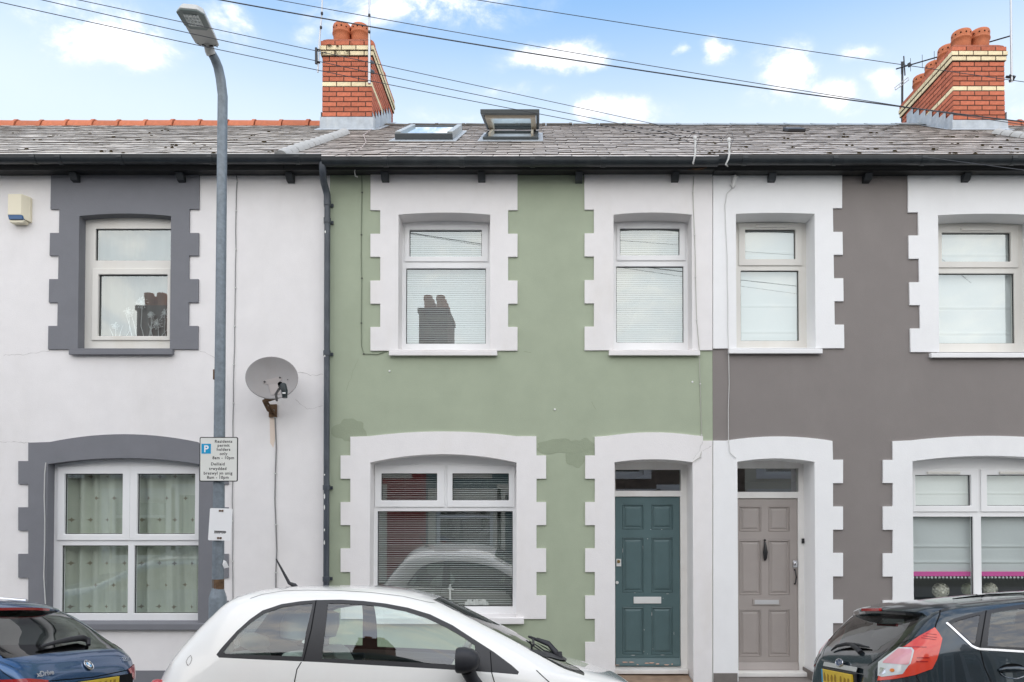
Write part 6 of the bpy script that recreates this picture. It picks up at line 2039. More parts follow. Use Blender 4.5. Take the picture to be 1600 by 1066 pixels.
M['emblem_blue'] = mat('emblem blue', (.10, .42, .78), .25, coat=1)

TPL = [(.40, .935), (.70, .845), (.865, .74), (.945, .56), (.985, .30), (1.0, 0.0)]

# ---- small white hatchback -------------------------------------------------------------------------------
fx = sorted(set(np.round(np.concatenate([np.linspace(-2.61, -2.46, 12), np.linspace(-2.46, .60, 92), np.linspace(.60, .80, 14)]), 4)))
wt_ = dict(
    zs=[(-2.610, .42), (-2.540, .30), (-2.260, .21), (.3, .2), (.7, .24), (.80, .40)],
    zt=[(-2.610, .64), (-2.560, .80), (-2.480, .955), (-2.380, 1.095), (-2.280, 1.215), (-2.180, 1.325), (-2.120, 1.385), (-2.038, 1.432), (-1.88, 1.468), (-1.57, 1.485), (-1.19, 1.485), (-.986, 1.468), (-.81, 1.43), (-.70, 1.392), (-.5, 1.298), (-.2, 1.15), (.05, 1.015), (.18, .95), (.335, .912), (.53, .85), (.65, .785), (.74, .69), (.80, .56)],
    hb=[(-2.610, .34), (-2.540, .52), (-2.410, .645), (-2.160, .715), (-2.0, .755), (-1.2, .775), (-.3, .765), (.2, .73), (.45, .675), (.62, .56), (.74, .38), (.80, .22)],
    hm=[(-2.610, .40), (-2.560, .58), (-2.440, .70), (-2.260, .765), (-2.0, .80), (-1.2, .812), (-.3, .81), (.2, .79), (.5, .72), (.66, .60), (.76, .44), (.80, .3)],
    zm=[(-2.610, .54), (-2.260, .62), (.4, .62), (.80, .48)],
    zb=[(-2.610, .60), (-2.540, .74), (-2.440, .86), (-2.310, .95), (-2.110, 1.0), (-2.0, 1.0), (-1.0, .955), (-.14, .905), (.18, .868), (.4, .82), (.6, .755), (.72, .66), (.80, .52)])
fc = Car('small_hatchback', 'small off white three door hatchback parked in front of the green house', (0, -3.12, road_z(-3.12)), wt_, fx, -1, True, 'cars parked along the kerb', TPL)
M['white_paint'] = lined(paint('off white car paint', (.88, .862, .815), 0, .25), (.22, .22, .21))
arches(fc, (-2.22, .07), .335)
outer = [(338, 1023), (344, 1015), (350, 1008), (370, 986), (390, 968), (410, 954), (440, 944), (470, 939.4), (494, 937.6), (532, 937), (567, 939), (602, 943), (637, 949.5), (672, 960), (707, 977), (740, 998.5), (772, 1019), (800, 1040), (811, 1050), (809, 1054.2), (772, 1051), (680, 1045), (602, 1040.6), (508, 1035.2), (472, 1033.6), (410, 1031), (342, 1027.6)]
rear_in = [(349, 1019), (356, 1010), (373, 990), (392, 973), (413, 958.5), (441, 948.8), (470, 944.5), (489, 943), (478, 989), (472, 1026), (410, 1024), (352, 1021.5)]
door_in = [(512.5, 943.2), (535, 943.2), (566, 945), (600, 949), (634, 956), (667, 966.5), (698, 981), (724, 996.5), (742, 1009), (742.5, 1041), (680, 1037), (602, 1033), (540, 1030.5), (503, 1029)]
quarter_in = [(766, 1021), (795, 1042), (800, 1047), (768, 1044.5)]
FO = fc.cut(outer)
trim_all = fc.take(FO)
tb = bmesh.new()
tm_ = bpy.data.meshes.new('t'); tm_.from_pydata(trim_all[0], [], trim_all[1]); tb.from_mesh(tm_)
keep_bm = fc.bm; fc.bm = tb
tb.normal_update()
okall = lambda f: True
gr_ = fc.take(fc.cut(rear_in, 'cam', ok=okall)); gd_ = fc.take(fc.cut(door_in, 'cam', ok=okall))
ring_ = ([v_.co.copy() for v_ in tb.verts], [])
tb.verts.index_update()
ring_ = ([v_.co.copy() for v_ in tb.verts], [tuple(v_.index for v_ in f.verts) for f in tb.faces])
fc.bm = keep_bm
# windscreen, rear glass
ws = [(0, .955), (-.34, .945), (-.56, .915), (-.655, .885), (-.60, 1.02), (-.545, 1.18), (-.50, 1.31), (-.46, 1.372), (-.25, 1.392), (0, 1.40)]
w_ = fc.take(fc.cut([(.0005, ws[0][1])] + ws[1:-1] + [(.0005, ws[-1][1])], 'x', ok=lambda f: f.normal.x > .15 and f.calc_center_median().x > -.9))
rg = fc.take(fc.cut([(.0005, .99), (-.42, .985), (-.55, 1.03), (-.50, 1.22), (-.44, 1.335), (.0005, 1.35)], 'x', ok=lambda f: f.normal.x < -.2 and f.calc_center_median().x < -2.1))
tl = fc.take(fc.cut([(212, 1082), (226, 1068), (236, 1060.5), (245, 1056.5), (247.5, 1060), (246, 1070), (242, 1090), (225, 1100)], 'cam'))
body_geo = lambda c: ([v_.co.copy() for v_ in c.bm.verts], (c.bm.verts.index_update(), [tuple(v_.index for v_ in f.verts) for f in c.bm.faces])[1])
fbody, = fc.put('body', body_geo(fc), M['white_paint'], smooth=50)
for o in fc.put('window_trim', ring_, M['trim'], both='each'): pass
for o in fc.put('quarter_window', gr_, M['car_glass'], both='each', inset=.003): pass
for o in fc.put('door_window', gd_, M['car_glass'], both='each', inset=.003): pass
fc.put('windscreen', w_, M['car_glass'], inset=.002)
fc.put('rear_window', rg, M['privacy'], inset=.002)
for o in fc.put('tail_lamp', tl, M['lens_clear'], both='each', inset=-.004): pass
q = fc.whole.ray_cast(Vector((-9, -.62, .84)), Vector((1, 0, 0)))[0]
for s in (-1, 1):
    mb = MB(); mb.lathe([(0, .03), (.03, .025), (.045, 0), (.03, -.02)], (q.x - .02, s * abs(q.y) + s * .004, q.z - .01), 12); fc.mb('tail_lamp_centre', mb, M['lens_red'], smooth=60)
# shut lines
for pts, w2_ in (([(494, 938), (486, 985), (474, 1033)], .007), ([(471, 1034.5), (464, 1046), (460.5, 1064), (460, 1085)], .006), ([(766, 1018), (768.5, 1052), (775, 1075), (790, 1100)], .006),
                 ([(838, 1047.5), (848, 1057), (858, 1066), (872, 1080)], .006), ([(391, 935.5), (410, 929), (445, 923.2), (480, 922.4), (530, 923), (580, 926), (630, 932), (668, 941), (680, 942.5)], .0045)):
    for o in fc.put('panel_gap', fc.line(pts, w2_), M['seam'], both='each'): pass
# lining inside the roof and pillars, seats, dash
cab = fc.root
mb = MB()
mb.box(-2.3, -.05, -.66, .66, .30, .80)
fc.mb('cabin_floor', mb, M['cabin'], bevel=.04)
mb = MB()
mb.prism([(-.42, .55), (-.02, .55), (.02, .88), (-.10, .935), (-.36, .93), (-.46, .84)], (), -.64, .64)
fc.mb('dashboard', mb, M['cabin'], bevel=.03)
mb = MB(); mb.box(-.475, -.45, -.62, .62, .80, .875); fc.mb('dash_panel', mb, M['ivory'], bevel=.01)
mb = MB(); mb.prism([(-.40, .935), (-.2, .94), (-.22, .975), (-.38, .985)], (), -.48, -.20); fc.mb('instrument_hood', mb, M['cabin'], bevel=.02)


def seat(car, x, y, m, head, bw=.22, rake=.20):
    mb = MB()
    mb.prism([(x, .42), (x + .48, .46), (x + .50, .56), (x + .05, .58)], (), y - bw, y + bw); s1 = car.mb('seat', mb, m, bevel=.04)
    mb = MB()
    mb.prism([(x + .02, .50), (x + .13, .52), (x + .02 - rake + .06, 1.0), (x - rake - .01, 1.04), (x - rake - .09, 1.0)], (), y - bw, y + bw); car.mb('backrest', mb, m, s1, bevel=.05)
    mb = MB(); hx = x - rake - .05
    mb.tube([(hx - .015, y, 1.09), (hx - .01, y, 1.11), (hx, y, 1.20), (hx + .01, y, 1.285), (hx + .005, y, 1.30)], [.02, .085, .10, .085, .02], 14)
    car.mb('headrest', mb, head, s1, smooth=60)


seat(fc, -1.50 + .06, -.36, M['seat'], M['seat'])
seat(fc, -1.50 + .06, .36, M['seat'], M['seat'])
mb = MB(); mb.prism([(-2.12, .45), (-1.72, .5), (-1.72, .6), (-2.02, .62), (-2.22, 1.0), (-2.30, 1.0)], (), -.6, .6); bs_ = fc.mb('rear_bench', mb, M['seat'], bevel=.04)
for y in (-.33, .33):
    mb = MB(); mb.tube([(-2.25, y, .99), (-2.25, y, 1.01), (-2.235, y, 1.06), (-2.225, y, 1.11), (-2.22, y, 1.12)], [.02, .10, .115, .09, .02], 12); fc.mb('headrest', mb, M['seat'], bs_, smooth=60)
# steering wheel (right hand drive: near side)
cw = Vector((-.56, -.36, .95)); sa = Vector((-.86, 0, .5)).normalized(); e1 = Vector((0, 1, 0)); e2 = sa.cross(e1).normalized()
mb = MB()
pts = [cw + (e1 * math.cos(6.2832 * k / 28) + e2 * math.sin(6.2832 * k / 28)) * .175 for k in range(29)]
mb.tube(pts, .018, 8, caps=False)
mb.lathe([(0, .02), (.06, .018), (.07, -.02), (.03, -.05)], cw, 14, M=sa.to_track_quat('Z', 'Y').to_matrix().to_4x4())
mb.tube([cw, cw + e1 * .17], .02, 6); mb.tube([cw, cw - e1 * .17], .02, 6); mb.tube([cw, cw + e2 * (-.17 if e2.z > 0 else .17)], .02, 6)
fc.mb('steering_wheel', mb, M['ivory'], smooth=60)
mb = MB(); mb.tube([(-.60, -.02, 1.26), (-.60, .0, 1.265)], .012, 6); mb.box(-.625, -.60, -.11, .11, 1.235, 1.295); fc.mb('rear_view_mirror', mb, M['cabin'], bevel=.01)
# far door inner panel top and grab bar
mb = MB(); mb.box(-1.45, -.2, .70, .735, .5, .905); mb.box(-2.2, -1.46, .69, .72, .5, .95); fc.mb('inner_door', mb, M['cabin'], bevel=.01)
# aerial whip
_h = fc.whole.ray_cast(Vector((-1.857, -.001, 3)), Vector((0, 0, -1)))[0]
bs0 = Vector((_h.x, 0, _h.z))
tip = fc.Mi @ P(431.5, 873.5, (fc.Mw @ bs0).y)
mb = MB(); b0 = bs0
mb.tube([b0 + Vector((.05, 0, -.01)), b0 + Vector((.02, 0, .016)), b0 + (tip - b0) * .16, b0 + (tip - b0) * .5, tip], [.012, .018, .012, .009, .005], 8)
mb.box(b0.x - .035, b0.x + .07, -.025, .025, b0.z - .02, b0.z + .006)
fc.mb('roof_aerial', mb, M['black_plastic'], smooth=60)
# door mirrors
for s in (-1, 1):
    mb = MB()
    base = fc.Mi @ P(722, 1034, -3.98)
    bx_, bz_ = base.x, base.z
    yo = .885
    prof = [(0, .002), (.45, .075), (.8, .10), (1.0, .085), (.999, .0)]
    n = 20
    V = []
    # rounded shell: front (towards +x) domed, back flat
    for k, (sx_, hh, ww) in enumerate(((-.045, .072, .088), (-.035, .078, .094), (.0, .080, .097), (.045, .070, .085), (.08, .045, .056), (.092, .015, .02))):
        for j in range(n):
            t = 6.2832 * j / n
            cx2, sy2 = math.cos(t), math.sin(t)
            p_ = 2.6
            rx2 = abs(cx2) ** (2 / p_) * (1 if cx2 >= 0 else -1); rz2 = abs(sy2) ** (2 / p_) * (1 if sy2 >= 0 else -1)
            V.append((bx_ + sx_ * 1.05, s * (yo + ww * rx2), bz_ + hh * rz2))
    Fm = [(i * n + j, i * n + (j + 1) % n, (i + 1) * n + (j + 1) % n, (i + 1) * n + j) for i in range(5) for j in range(n)] + [tuple(range(n)), tuple(range(5 * n, 6 * n))]
    mb.add(V, Fm)
    mo = fc.mb('door_mirror', mb, M['black_plastic'], smooth=50)
    mb = MB(); mb.tube([(bx_ + .02, s * (yo - .02), bz_ - .06), (bx_ + .045, s * (yo - .06), bz_ - .12), (bx_ + .085, s * .80, bz_ - .19), (bx_ + .09, s * .77, bz_ - .20)], [.045, .042, .05, .06], 12)
    fc.mb('mirror_stalk', mb, M['black_plastic'], mo, smooth=60)
    mb = MB(); mb.box(bx_ - .0468, bx_ - .0455, s * yo - .075, s * yo + .075, bz_ - .058, bz_ + .058); fc.mb('mirror_glass', mb, M['chrome'], mo)
# cowl and wiper
cw_ = []
for i in range(15):
    y = -.60 + 1.2 * i / 14
    cw_.append((.20 - .17 * (abs(y) / .60) ** 2.2, y))
V = []
for x, y in cw_:
    for dx_ in (-.10, -.05, 0.0):
        xx = x + dx_
        h = fc.whole.ray_cast(Vector((xx, -abs(y) - 1e-3, 3)), Vector((0, 0, -1)))[0]
        V.append((xx, y, h.z + .004))
mb = MB(); mb.add(V, [(i * 3 + j, i * 3 + j + 1, (i + 1) * 3 + j + 1, (i + 1) * 3 + j) for i in range(14) for j in range(2)])
fc.mb('cowl_panel', mb, M['black_plastic'], smooth=50)
pv_ = [fc.surf(*p) for p in ((880, 1036), (866, 1034), (852, 1026), (838, 1016))]
mb = MB()
pa = Vector((.10, -.30, 0)); 
def top_of(x, y, up=.0):
    h = fc.whole.ray_cast(Vector((x, -abs(y) - 1e-3, 3)), Vector((0, 0, -1)))[0]
    return Vector((x, y, h.z + up))
mb.tube([top_of(.13, -.10, .01), top_of(.07, -.08, .05), top_of(-.02, -.02, .035), top_of(-.08, .10, .022)], [.022, .016, .012, .009], 8)
mb.tube([top_of(.13, .30, .01), top_of(.07, .34, .05), top_of(-.02, .42, .035)], [.022, .016, .010], 8)
mb.tube([top_of(.14, -.10, -.01), top_of(.14, -.10, .04)], [.03, .022], 10)
mb.tube([top_of(-.04, -.48, .018), top_of(-.045, -.1, .02), top_of(-.06, .25, .02)], .008, 6)
fc.mb('wiper', mb, M['black_plastic'], smooth=60)
sc_ = fc.line([(293, 1040), (291, 1034), (294, 1028), (298, 1024), (300, 1029), (298, 1036), (294, 1040.5), (293, 1038)], .004)
fc.put('scratch', sc_, mat('grey scratch', (.25, .22, .2), .8), both='one')
fc.wheels((-2.22, .07), .70, .29)

# ---- black hatchback at the right ----------------------------------------------------------------------------
bx = sorted(set(np.round(np.concatenate([np.linspace(2.08, 2.30, 22), np.linspace(2.30, 5.7, 80), np.linspace(5.7, 6.05, 14)]), 4)))
bt = dict(
    zs=[(2.08, .36), (2.2, .28), (2.5, .2), (5.6, .2), (6.05, .35)],
    zt=[(2.08, .50), (2.12, .60), (2.155, .74), (2.178, .86), (2.195, .93), (2.23, .985), (2.30, 1.06), (2.4, 1.165), (2.5, 1.265), (2.58, 1.325), (2.68, 1.358), (2.88, 1.388), (3.2, 1.42), (3.58, 1.448), (4.1, 1.465), (4.4, 1.44), (4.6, 1.38), (5.0, 1.17), (5.3, 1.0), (5.6, .93), (5.85, .85), (6.0, .7), (6.05, .55)],
    hb=[(2.08, .40), (2.13, .53), (2.20, .57), (2.30, .645), (2.42, .715), (2.6, .77), (2.9, .80), (3.5, .81), (4.5, .80), (5.2, .77), (5.6, .69), (5.9, .5), (6.05, .25)],
    hm=[(2.08, .46), (2.13, .61), (2.20, .63), (2.32, .715), (2.5, .80), (2.9, .855), (4.5, .86), (5.2, .84), (5.7, .76), (5.95, .56), (6.05, .32)],
    zm=[(2.08, .42), (2.2, .58), (2.5, .66), (5.4, .64), (6.05, .46)],
    zb=[(2.08, .46), (2.13, .60), (2.20, .86), (2.32, .985), (2.5, 1.05), (2.7, 1.065), (3.5, 1.01), (4.5, .95), (5.2, .9), (5.6, .83), (5.9, .7), (6.05, .5)])
bc = Car('family_hatchback', 'black five door hatchback with a roof spoiler parked at the right edge', (.045, -3.12, road_z(-3.12)), bt, bx, -1, True, 'cars parked along the kerb', TPL)
M['black_paint'] = lined(paint('blue black metallic car paint', (.030, .043, .052), .5, .22), (.03, .03, .03))
arches(bc, (2.85, 5.3), .345)
lamp = [(1461, 981), (1467, 989), (1472.5, 998.5), (1469.5, 1012), (1464, 1031), (1456.5, 1045.5), (1430, 1055), (1400, 1061), (1372, 1064), (1374.5, 1051), (1379, 1040), (1392, 1028), (1412, 1012), (1436, 995)]
L_ = bc.take(bc.cut(lamp))
sidew = [(1478.5, 972.5), (1490, 967), (1512, 960.5), (1541, 954), (1570, 948.5), (1600, 944), (1640, 939.5), (1700, 936), (1760, 937), (1830, 946), (1900, 965), (1975, 1000), (2020, 1030), (2015, 1036), (1900, 1030), (1760, 1024), (1600, 1018.5), (1560, 1016), (1531, 1014.5), (1522, 1011.5), (1505, 997)]
q_in = [(1485.5, 974.5), (1498, 969.5), (1529, 961), (1531.5, 961.5), (1524, 1006), (1519, 1004.5), (1508, 995)]
d_in = [(1549, 958.5), (1570, 954.5), (1600, 950.5), (1650, 946), (1710, 943.5), (1712, 1014), (1640, 1013), (1600, 1012), (1543, 1009.5), (1545, 985)]
f_in = [(1730, 943.5), (1770, 944), (1830, 953), (1895, 971), (1960, 1004), (1985, 1025), (1900, 1022), (1730, 1015)]
So = bc.take(bc.cut(sidew))
tb = bmesh.new(); tm_ = bpy.data.meshes.new('t'); tm_.from_pydata(So[0], [], So[1]); tb.from_mesh(tm_); tb.normal_update()
keep_bm = bc.bm; bc.bm = tb
parts = [bc.take(bc.cut(p_, 'cam', ok=okall)) for p_ in (q_in, d_in, f_in)]
tb.verts.index_update()
ring_ = ([v_.co.copy() for v_ in tb.verts], [tuple(v_.index for v_ in f.verts) for f in tb.faces])
bc.bm = keep_bm
rw = [(.0005, 1.005), (-.30, 1.008), (-.47, 1.02), (-.60, 1.05), (-.575, 1.15), (-.53, 1.235), (-.48, 1.285), (.0005, 1.30)]
RW = bc.take(bc.cut(rw, 'x', ok=lambda f: f.normal.x < -.15 and f.calc_center_median().x < 2.75))
WS = bc.take(bc.cut([(.0005, 1.02), (-.5, .99), (-.64, .97), (-.56, 1.2), (-.48, 1.37), (.0005, 1.40)], 'x', ok=lambda f: f.normal.x > .15 and f.calc_center_median().x > 4.3))
bc.put('body', body_geo(bc), M['black_paint'], smooth=50)
for o in bc.put('window_trim', ring_, M['trim'], both='each'): pass
for nm, g_ in zip(('quarter_window', 'rear_door_window', 'front_door_window'), parts):
    for o in bc.put(nm, g_, M['privacy'], both='each', inset=.003): pass
bc.put('rear_window', RW, M['privacy'], inset=.002)
bc.put('windscreen', WS, M['car_glass'], inset=.002)
lamps = bc.put('tail_lamp', L_, M['lens_bright'], both='each', inset=-.006, label='red orange tail lamp with pale reflector')


def on_car(car, poly, off, m, name, parent, both=True):
    """thin raised piece with the outline poly (pixels) lying on the shell"""
    q = []
    for (a, b), (c, d) in zip(poly, poly[1:] + poly[:1]):
        k_ = max(1, int(math.hypot(c - a, d - b) / 3))
        q += [(a + (c - a) * i / k_, b + (d - b) * i / k_) for i in range(k_)]
    n = len(q)
    cx_, cy_ = sum(p[0] for p in q) / n, sum(p[1] for p in q) / n
    L_ = 7
    rows = [[car.surf(cx_ + (p[0] - cx_) * k, cy_ + (p[1] - cy_) * k) for p in q] for k in [1 - i / L_ for i in range(L_)]]
    V = [h[0] + h[1] * (off - .006) for h in rows[0]]
    for r_ in rows: V += [h[0] + h[1] * off for h in r_]
    c = car.surf(cx_, cy_); V.append(c[0] + c[1] * off)
    Fc = []
    for i in range(L_): Fc += [(i * n + j, i * n + (j + 1) % n, (i + 1) * n + (j + 1) % n, (i + 1) * n + j) for j in range(n)]
    Fc += [(L_ * n + j, L_ * n + (j + 1) % n, (L_ + 1) * n) for j in range(n)]
    return car.put(name, (V, Fc), m, parent=parent, both='each' if both else 'one', smooth=40)


def poly_px(x0, y0, s, pts): return [(x0 + p[0] / s, y0 + p[1] / s) for p in pts]


for nm, m_, pts, off in (('lamp_rim', M['lens_clear'], [(665, 870), (720, 830), (870, 722), (1000, 725), (1022, 752), (985, 880), (960, 905), (905, 985), (700, 1015), (660, 1005)], .0085),
                         ('lamp_reflector', M['lens_pink'], [(712, 868), (865, 738), (990, 740), (1003, 760), (968, 885), (950, 893), (715, 880)], .0105),
                         ('lamp_bulb', M['amber'], [(775, 948), (790, 932), (815, 932), (828, 948), (815, 965), (790, 965)], .0115),
                         ('reverse_lamp', M['chrome'], [(685, 925), (735, 930), (740, 975), (700, 1000), (680, 985)], .0105)):
    o_ = on_car(bc, poly_px(1270, 900, 6.424, pts), off, m_, nm, None)
    for a_, b2 in zip(o_, lamps): a_.parent = b2
for pts in ([(1433, 1027), (1452, 1027), (1452, 1029), (1433, 1029)], [(1432, 1033), (1450.5, 1033), (1450.3, 1035), (1432, 1035)], [(1448, 990.5), (1464, 992), (1464, 993), (1448, 991.5)], [(1443, 994), (1464, 996.5), (1464, 997.5), (1443, 995)], [(1440, 997), (1463, 1000), (1463, 1001), (1440, 998)], [(1412, 1011), (1448, 1011), (1448, 1012.5), (1412, 1012.5)]):
    o_ = on_car(bc, pts, .008, M['lens_red'], 'lamp_bar', None)
    for a_, b2 in zip(o_, lamps): a_.parent = b2
# chrome strip under the side glass
st = bc.line([(1479, 973.5), (1490, 983.5), (1505, 997.5), (1518, 1009.5), (1524, 1012.5), (1531, 1014.5), (1560, 1016), (1600, 1018.5), (1700, 1022), (1900, 1029)], .014, .005)
for o in bc.put('chrome_strip', st, M['chrome'], both='each'): pass
for pts, w2_ in (([(1541, 954), (1536, 984), (1531, 1014), (1533.5, 1024), (1538, 1042), (1546, 1060), (1552, 1075)], .007), ([(1452, 940), (1462, 944), (1469, 950), (1468.5, 960), (1463, 974), (1461, 981)], .008),
                 ([(1436, 994), (1420, 1000), (1397, 1008.5), (1375, 1026), (1356, 1040)], .004), ([(1431, 1055), (1438, 1068), (1444, 1085)], .005)):
    for o in bc.put('panel_gap', bc.line(pts, w2_), M['seam'], both='each'): pass
# spoiler: a lip that carries the roof line back over the rear glass
V = []
ns = 19
tip = lambda y: (2.43 + .12 * (abs(y) / .60) ** 2.3, 1.318 - .03 * (abs(y) / .6) ** 2 - (.05 if abs(y) > .56 else 0))
for i in range(ns):
    y = -.60 + 1.2 * i / (ns - 1)
    tx_, tz_ = tip(y)
    rx_ = 2.76
    zr_ = bc.whole.ray_cast(Vector((rx_, -max(abs(y), .001), 3)), Vector((0, 0, -1)))[0].z
    zu_ = bc.whole.ray_cast(Vector((2.60, -max(abs(y), .001), 3)), Vector((0, 0, -1)))[0].z
    V += [(rx_, y, zr_ + .002), ((rx_ + tx_) / 2, y, (zr_ + tz_) / 2 + .016), (tx_ + .012, y, tz_ + .004), (tx_, y, tz_ - .010), (tx_ + .012, y, tz_ - .034), (2.545 + .1 * (abs(y) / .6) ** 2, y, zu_ - .085)]
mb = MB(); k = 6
mb.add(V, [(i * k + j, i * k + j + 1, (i + 1) * k + j + 1, (i + 1) * k + j) for i in range(ns - 1) for j in range(k - 1)] + [tuple(range(k)), tuple((ns - 1) * k + j for j in range(k))])
M['gloss_black'] = mat('gloss black', (.012, .012, .013), .15, .5, coat=1)
sp_ = bc.mb('roof_spoiler', mb, M['black_paint'], smooth=35)
V = []
for i in range(ns):
    y = -.585 + 1.17 * i / (ns - 1)
    tx_, tz_ = tip(y)
    zu_ = bc.whole.ray_cast(Vector((2.60, -max(abs(y), .001), 3)), Vector((0, 0, -1)))[0].z
    V += [(tx_ + .004, y, tz_ - .022), (tx_ + .011, y, tz_ - .038), (2.538 + .1 * (abs(y) / .6) ** 2, y, zu_ - .092)]
mb = MB(); mb.add(V, [(3 * i + j, 3 * i + j + 1, 3 * i + j + 4, 3 * i + j + 3) for i in range(ns - 1) for j in (0, 1)]); bc.mb('spoiler_underside', mb, M['gloss_black'], sp_, fix=False)
mb = MB(); mb.box(2.418, 2.44, -.145, .145, 1.294, 1.318); bc.mb('brake_light', mb, M['lens_red'], sp_, bevel=.004)
# wiper
def rear_pt(y, z, off=0.0):
    h = bc.whole.ray_cast(Vector((0, -max(abs(y), .001), z)), Vector((1, 0, 0)))
    n_ = h[1].copy()
    if y > 0: n_.y = -n_.y
    return Vector((h[0].x, y, z)) + n_ * off
def px_path(car, pts):
    out = []
    for px, py, o_ in pts:
        h = car.surf(px, py)
        for k in range(1, 60):
            if h[0] is not None: break
            h = car.surf(px + (k if px > 600 else -k), py + k * .2)
        out.append(h[0] + h[1] * o_)
    return out


mb = MB(); mb.tube(px_path(bc, [(1346, 1021, .006), (1343, 1017, .025), (1335, 1012, .028)]), [.02, .018, .014], 8)
mb.tube(px_path(bc, [(1301, 1018, .012), (1312, 1012.5, .022), (1326, 1010, .024), (1345, 1011, .02), (1360, 1013.5, .012)]), [.006, .012, .014, .012, .005], 8)
bc.mb('rear_wiper', mb, M['black_plastic'], smooth=60)
# chrome bar, emblem, plate
V = []
for i in range(17):
    y = -.29 + .58 * i / 16
    for z, o_ in ((.905, .004), (.903, .022), (.872, .026), (.868, .004)): V.append(rear_pt(y, z, o_))
mb = MB(); mb.add(V, [(i * 4 + j, i * 4 + j + 1, (i + 1) * 4 + j + 1, (i + 1) * 4 + j) for i in range(16) for j in range(3)])
cb = bc.mb('tailgate_bar', mb, mat('satin silver trim', (.62, .62, .60), .3, .6, metal=.4), smooth=35)


def badge_frame(pt, nrm_):
    z_ = nrm_.normalized(); x_ = Vector((0, -1, 0)) if z_.x < 0 else Vector((0, 1, 0)); x_ = (x_ - z_ * x_.dot(z_)).normalized(); y_ = z_.cross(x_).normalized()
    return Matrix(((x_.x, y_.x, z_.x, pt.x), (x_.y, y_.y, z_.y, pt.y), (x_.z, y_.z, z_.z, pt.z), (0, 0, 0, 1)))


h = bc.whole.ray_cast(Vector((0, -.001, .915)), Vector((1, 0, 0)))
nb = Vector((h[1].x, 0, h[1].z)).normalized()
Tb = badge_frame(Vector((h[0].x, 0, .915)) + nb * .026, nb)
mb = MB(); mb.lathe([(0, 0), (.058, 0), (.058, .003), (.0, .004)], (0, 0, 0), 28, M=Matrix.Scale(.42, 4, Vector((0, 1, 0))))
mb.v = [tuple(Tb @ Vector(v_)) for v_ in mb.v]; eb = bc.mb('emblem', mb, mat('deep blue emblem', (.03, .07, .20), .25, coat=1), smooth=40)
mb = MB(); mb.tube([Tb @ Vector((.060 * math.cos(6.2832 * k / 32), .026 * math.sin(6.2832 * k / 32), .003)) for k in range(33)], .0045, 6, caps=False); bc.mb('emblem_rim', mb, M['chrome'], eb, smooth=60)
tx_ = text_mb('Ford', .036, Tb @ Matrix.Translation((0, -.011, .0046)) @ Matrix.Rotation(R(-90), 4, 'X'), shear=.25, offset=.0006)
bc.mb('emblem_lettering', tx_, M['chrome'], eb, fix=False)
V = []
for i in range(9):
    y = -.265 + .53 * i / 8
    for z in (.855, .74): V.append(rear_pt(y, z, .018 if abs(y) > .2 else .014))
xm = min(v_.x for v_ in V) - .004
mb = MB(); mb.box(xm - .004, xm + .012, -.262, .262, .745, .856); npl = bc.mb('number_plate', mb, M['plate_yellow'], bevel=.002, label='yellow number plate with blurred characters')
mb = MB(); mb.box(xm + .0125, xm + .03, -.29, .29, .72, .87); bc.mb('plate_recess', mb, M['black_plastic'], bevel=.006)
rs = random.Random(6)
for y in (.20, .135, .07, .005, -.09, -.155, -.22):
    mb = MB()
    mb.add([(xm - .0046, y - .024 * math.cos(t) * rs.uniform(.6, 1.1), .80 + .036 * math.sin(t) * rs.uniform(.7, 1.1)) for t in [6.283 * j / 12 for j in range(12)]], [tuple(range(12))])
    bc.mb('blurred_character', mb, M['plate_mark'], npl, fix=False)
mb = MB(); mb.box(xm - .0045, xm - .0041, .235, .262, .745, .856); bc.mb('plate_band', mb, M['sign_blue'], npl)
# handle
for s in (-1, 1):
    h1, h2 = bc.surf(1563, 1047)[0], bc.surf(1602, 1050)[0]
    c = (h1 + h2) / 2; d_ = (h2 - h1); d_.y = 0
    mb = MB()
    n = 20
    y0 = s * abs(c.y)
    e_ = lambda kx, kz, yo: [(c.x + d_.x * .56 * math.cos(6.2832 * j / n) * kx, y0 + s * yo, c.z + .046 * math.sin(6.2832 * j / n) * kz) for j in range(n)]
    mb.add(e_(1, 1, .004) + e_(.9, .85, -.0), [(j, (j + 1) % n, (j + 1) % n + n, j + n) for j in range(n)] + [tuple(range(n, 2 * n))])
    hd = bc.mb('handle_recess', mb, M['seam'])
    mb = MB(); mb.tube([(c.x - d_.x * .55, y0 + s * .004, c.z + .005), (c.x - d_.x * .4, y0 + s * .03, c.z + .012), (c.x + d_.x * .1, y0 + s * .034, c.z + .014), (c.x + d_.x * .5, y0 + s * .02, c.z + .010)], [.010, .016, .017, .012], 10)
    bc.mb('door_handle', mb, M['black_paint'], hd, smooth=60)
    mb = MB(); mb.tube([(c.x + d_.x * .56 * math.cos(3.4 + 2.6 * j / 12), y0 + s * .006, c.z + .046 * math.sin(3.4 + 2.6 * j / 12)) for j in range(13)], .0035, 6); bc.mb('handle_edge', mb, M['chrome'], hd, smooth=60)
mb = MB(); mb.box(2.75, 5.2, -.68, .68, .3, .85); bc.mb('cabin_floor', mb, M['cabin'], bevel=.04)
seat(bc, 4.1, -.37, M['cabin'], M['cabin']); seat(bc, 4.1, .37, M['cabin'], M['cabin']); seat(bc, 3.2, .35, M['cabin'], M['cabin']); seat(bc, 3.2, -.35, M['cabin'], M['cabin'])
mb = MB(); mb.tube([bc.surf(1640, 927)[0] + Vector((0, -.02, .01)), bc.surf(1540, 931)[0] + Vector((0, -.0, .006)), bc.surf(1480, 937)[0] + Vector((.04, 0, .004))], .006, 6)
bc.mb('roof_groove', mb, M['seam'], smooth=60)
bc.wheels((2.85, 5.3), .74, .30)

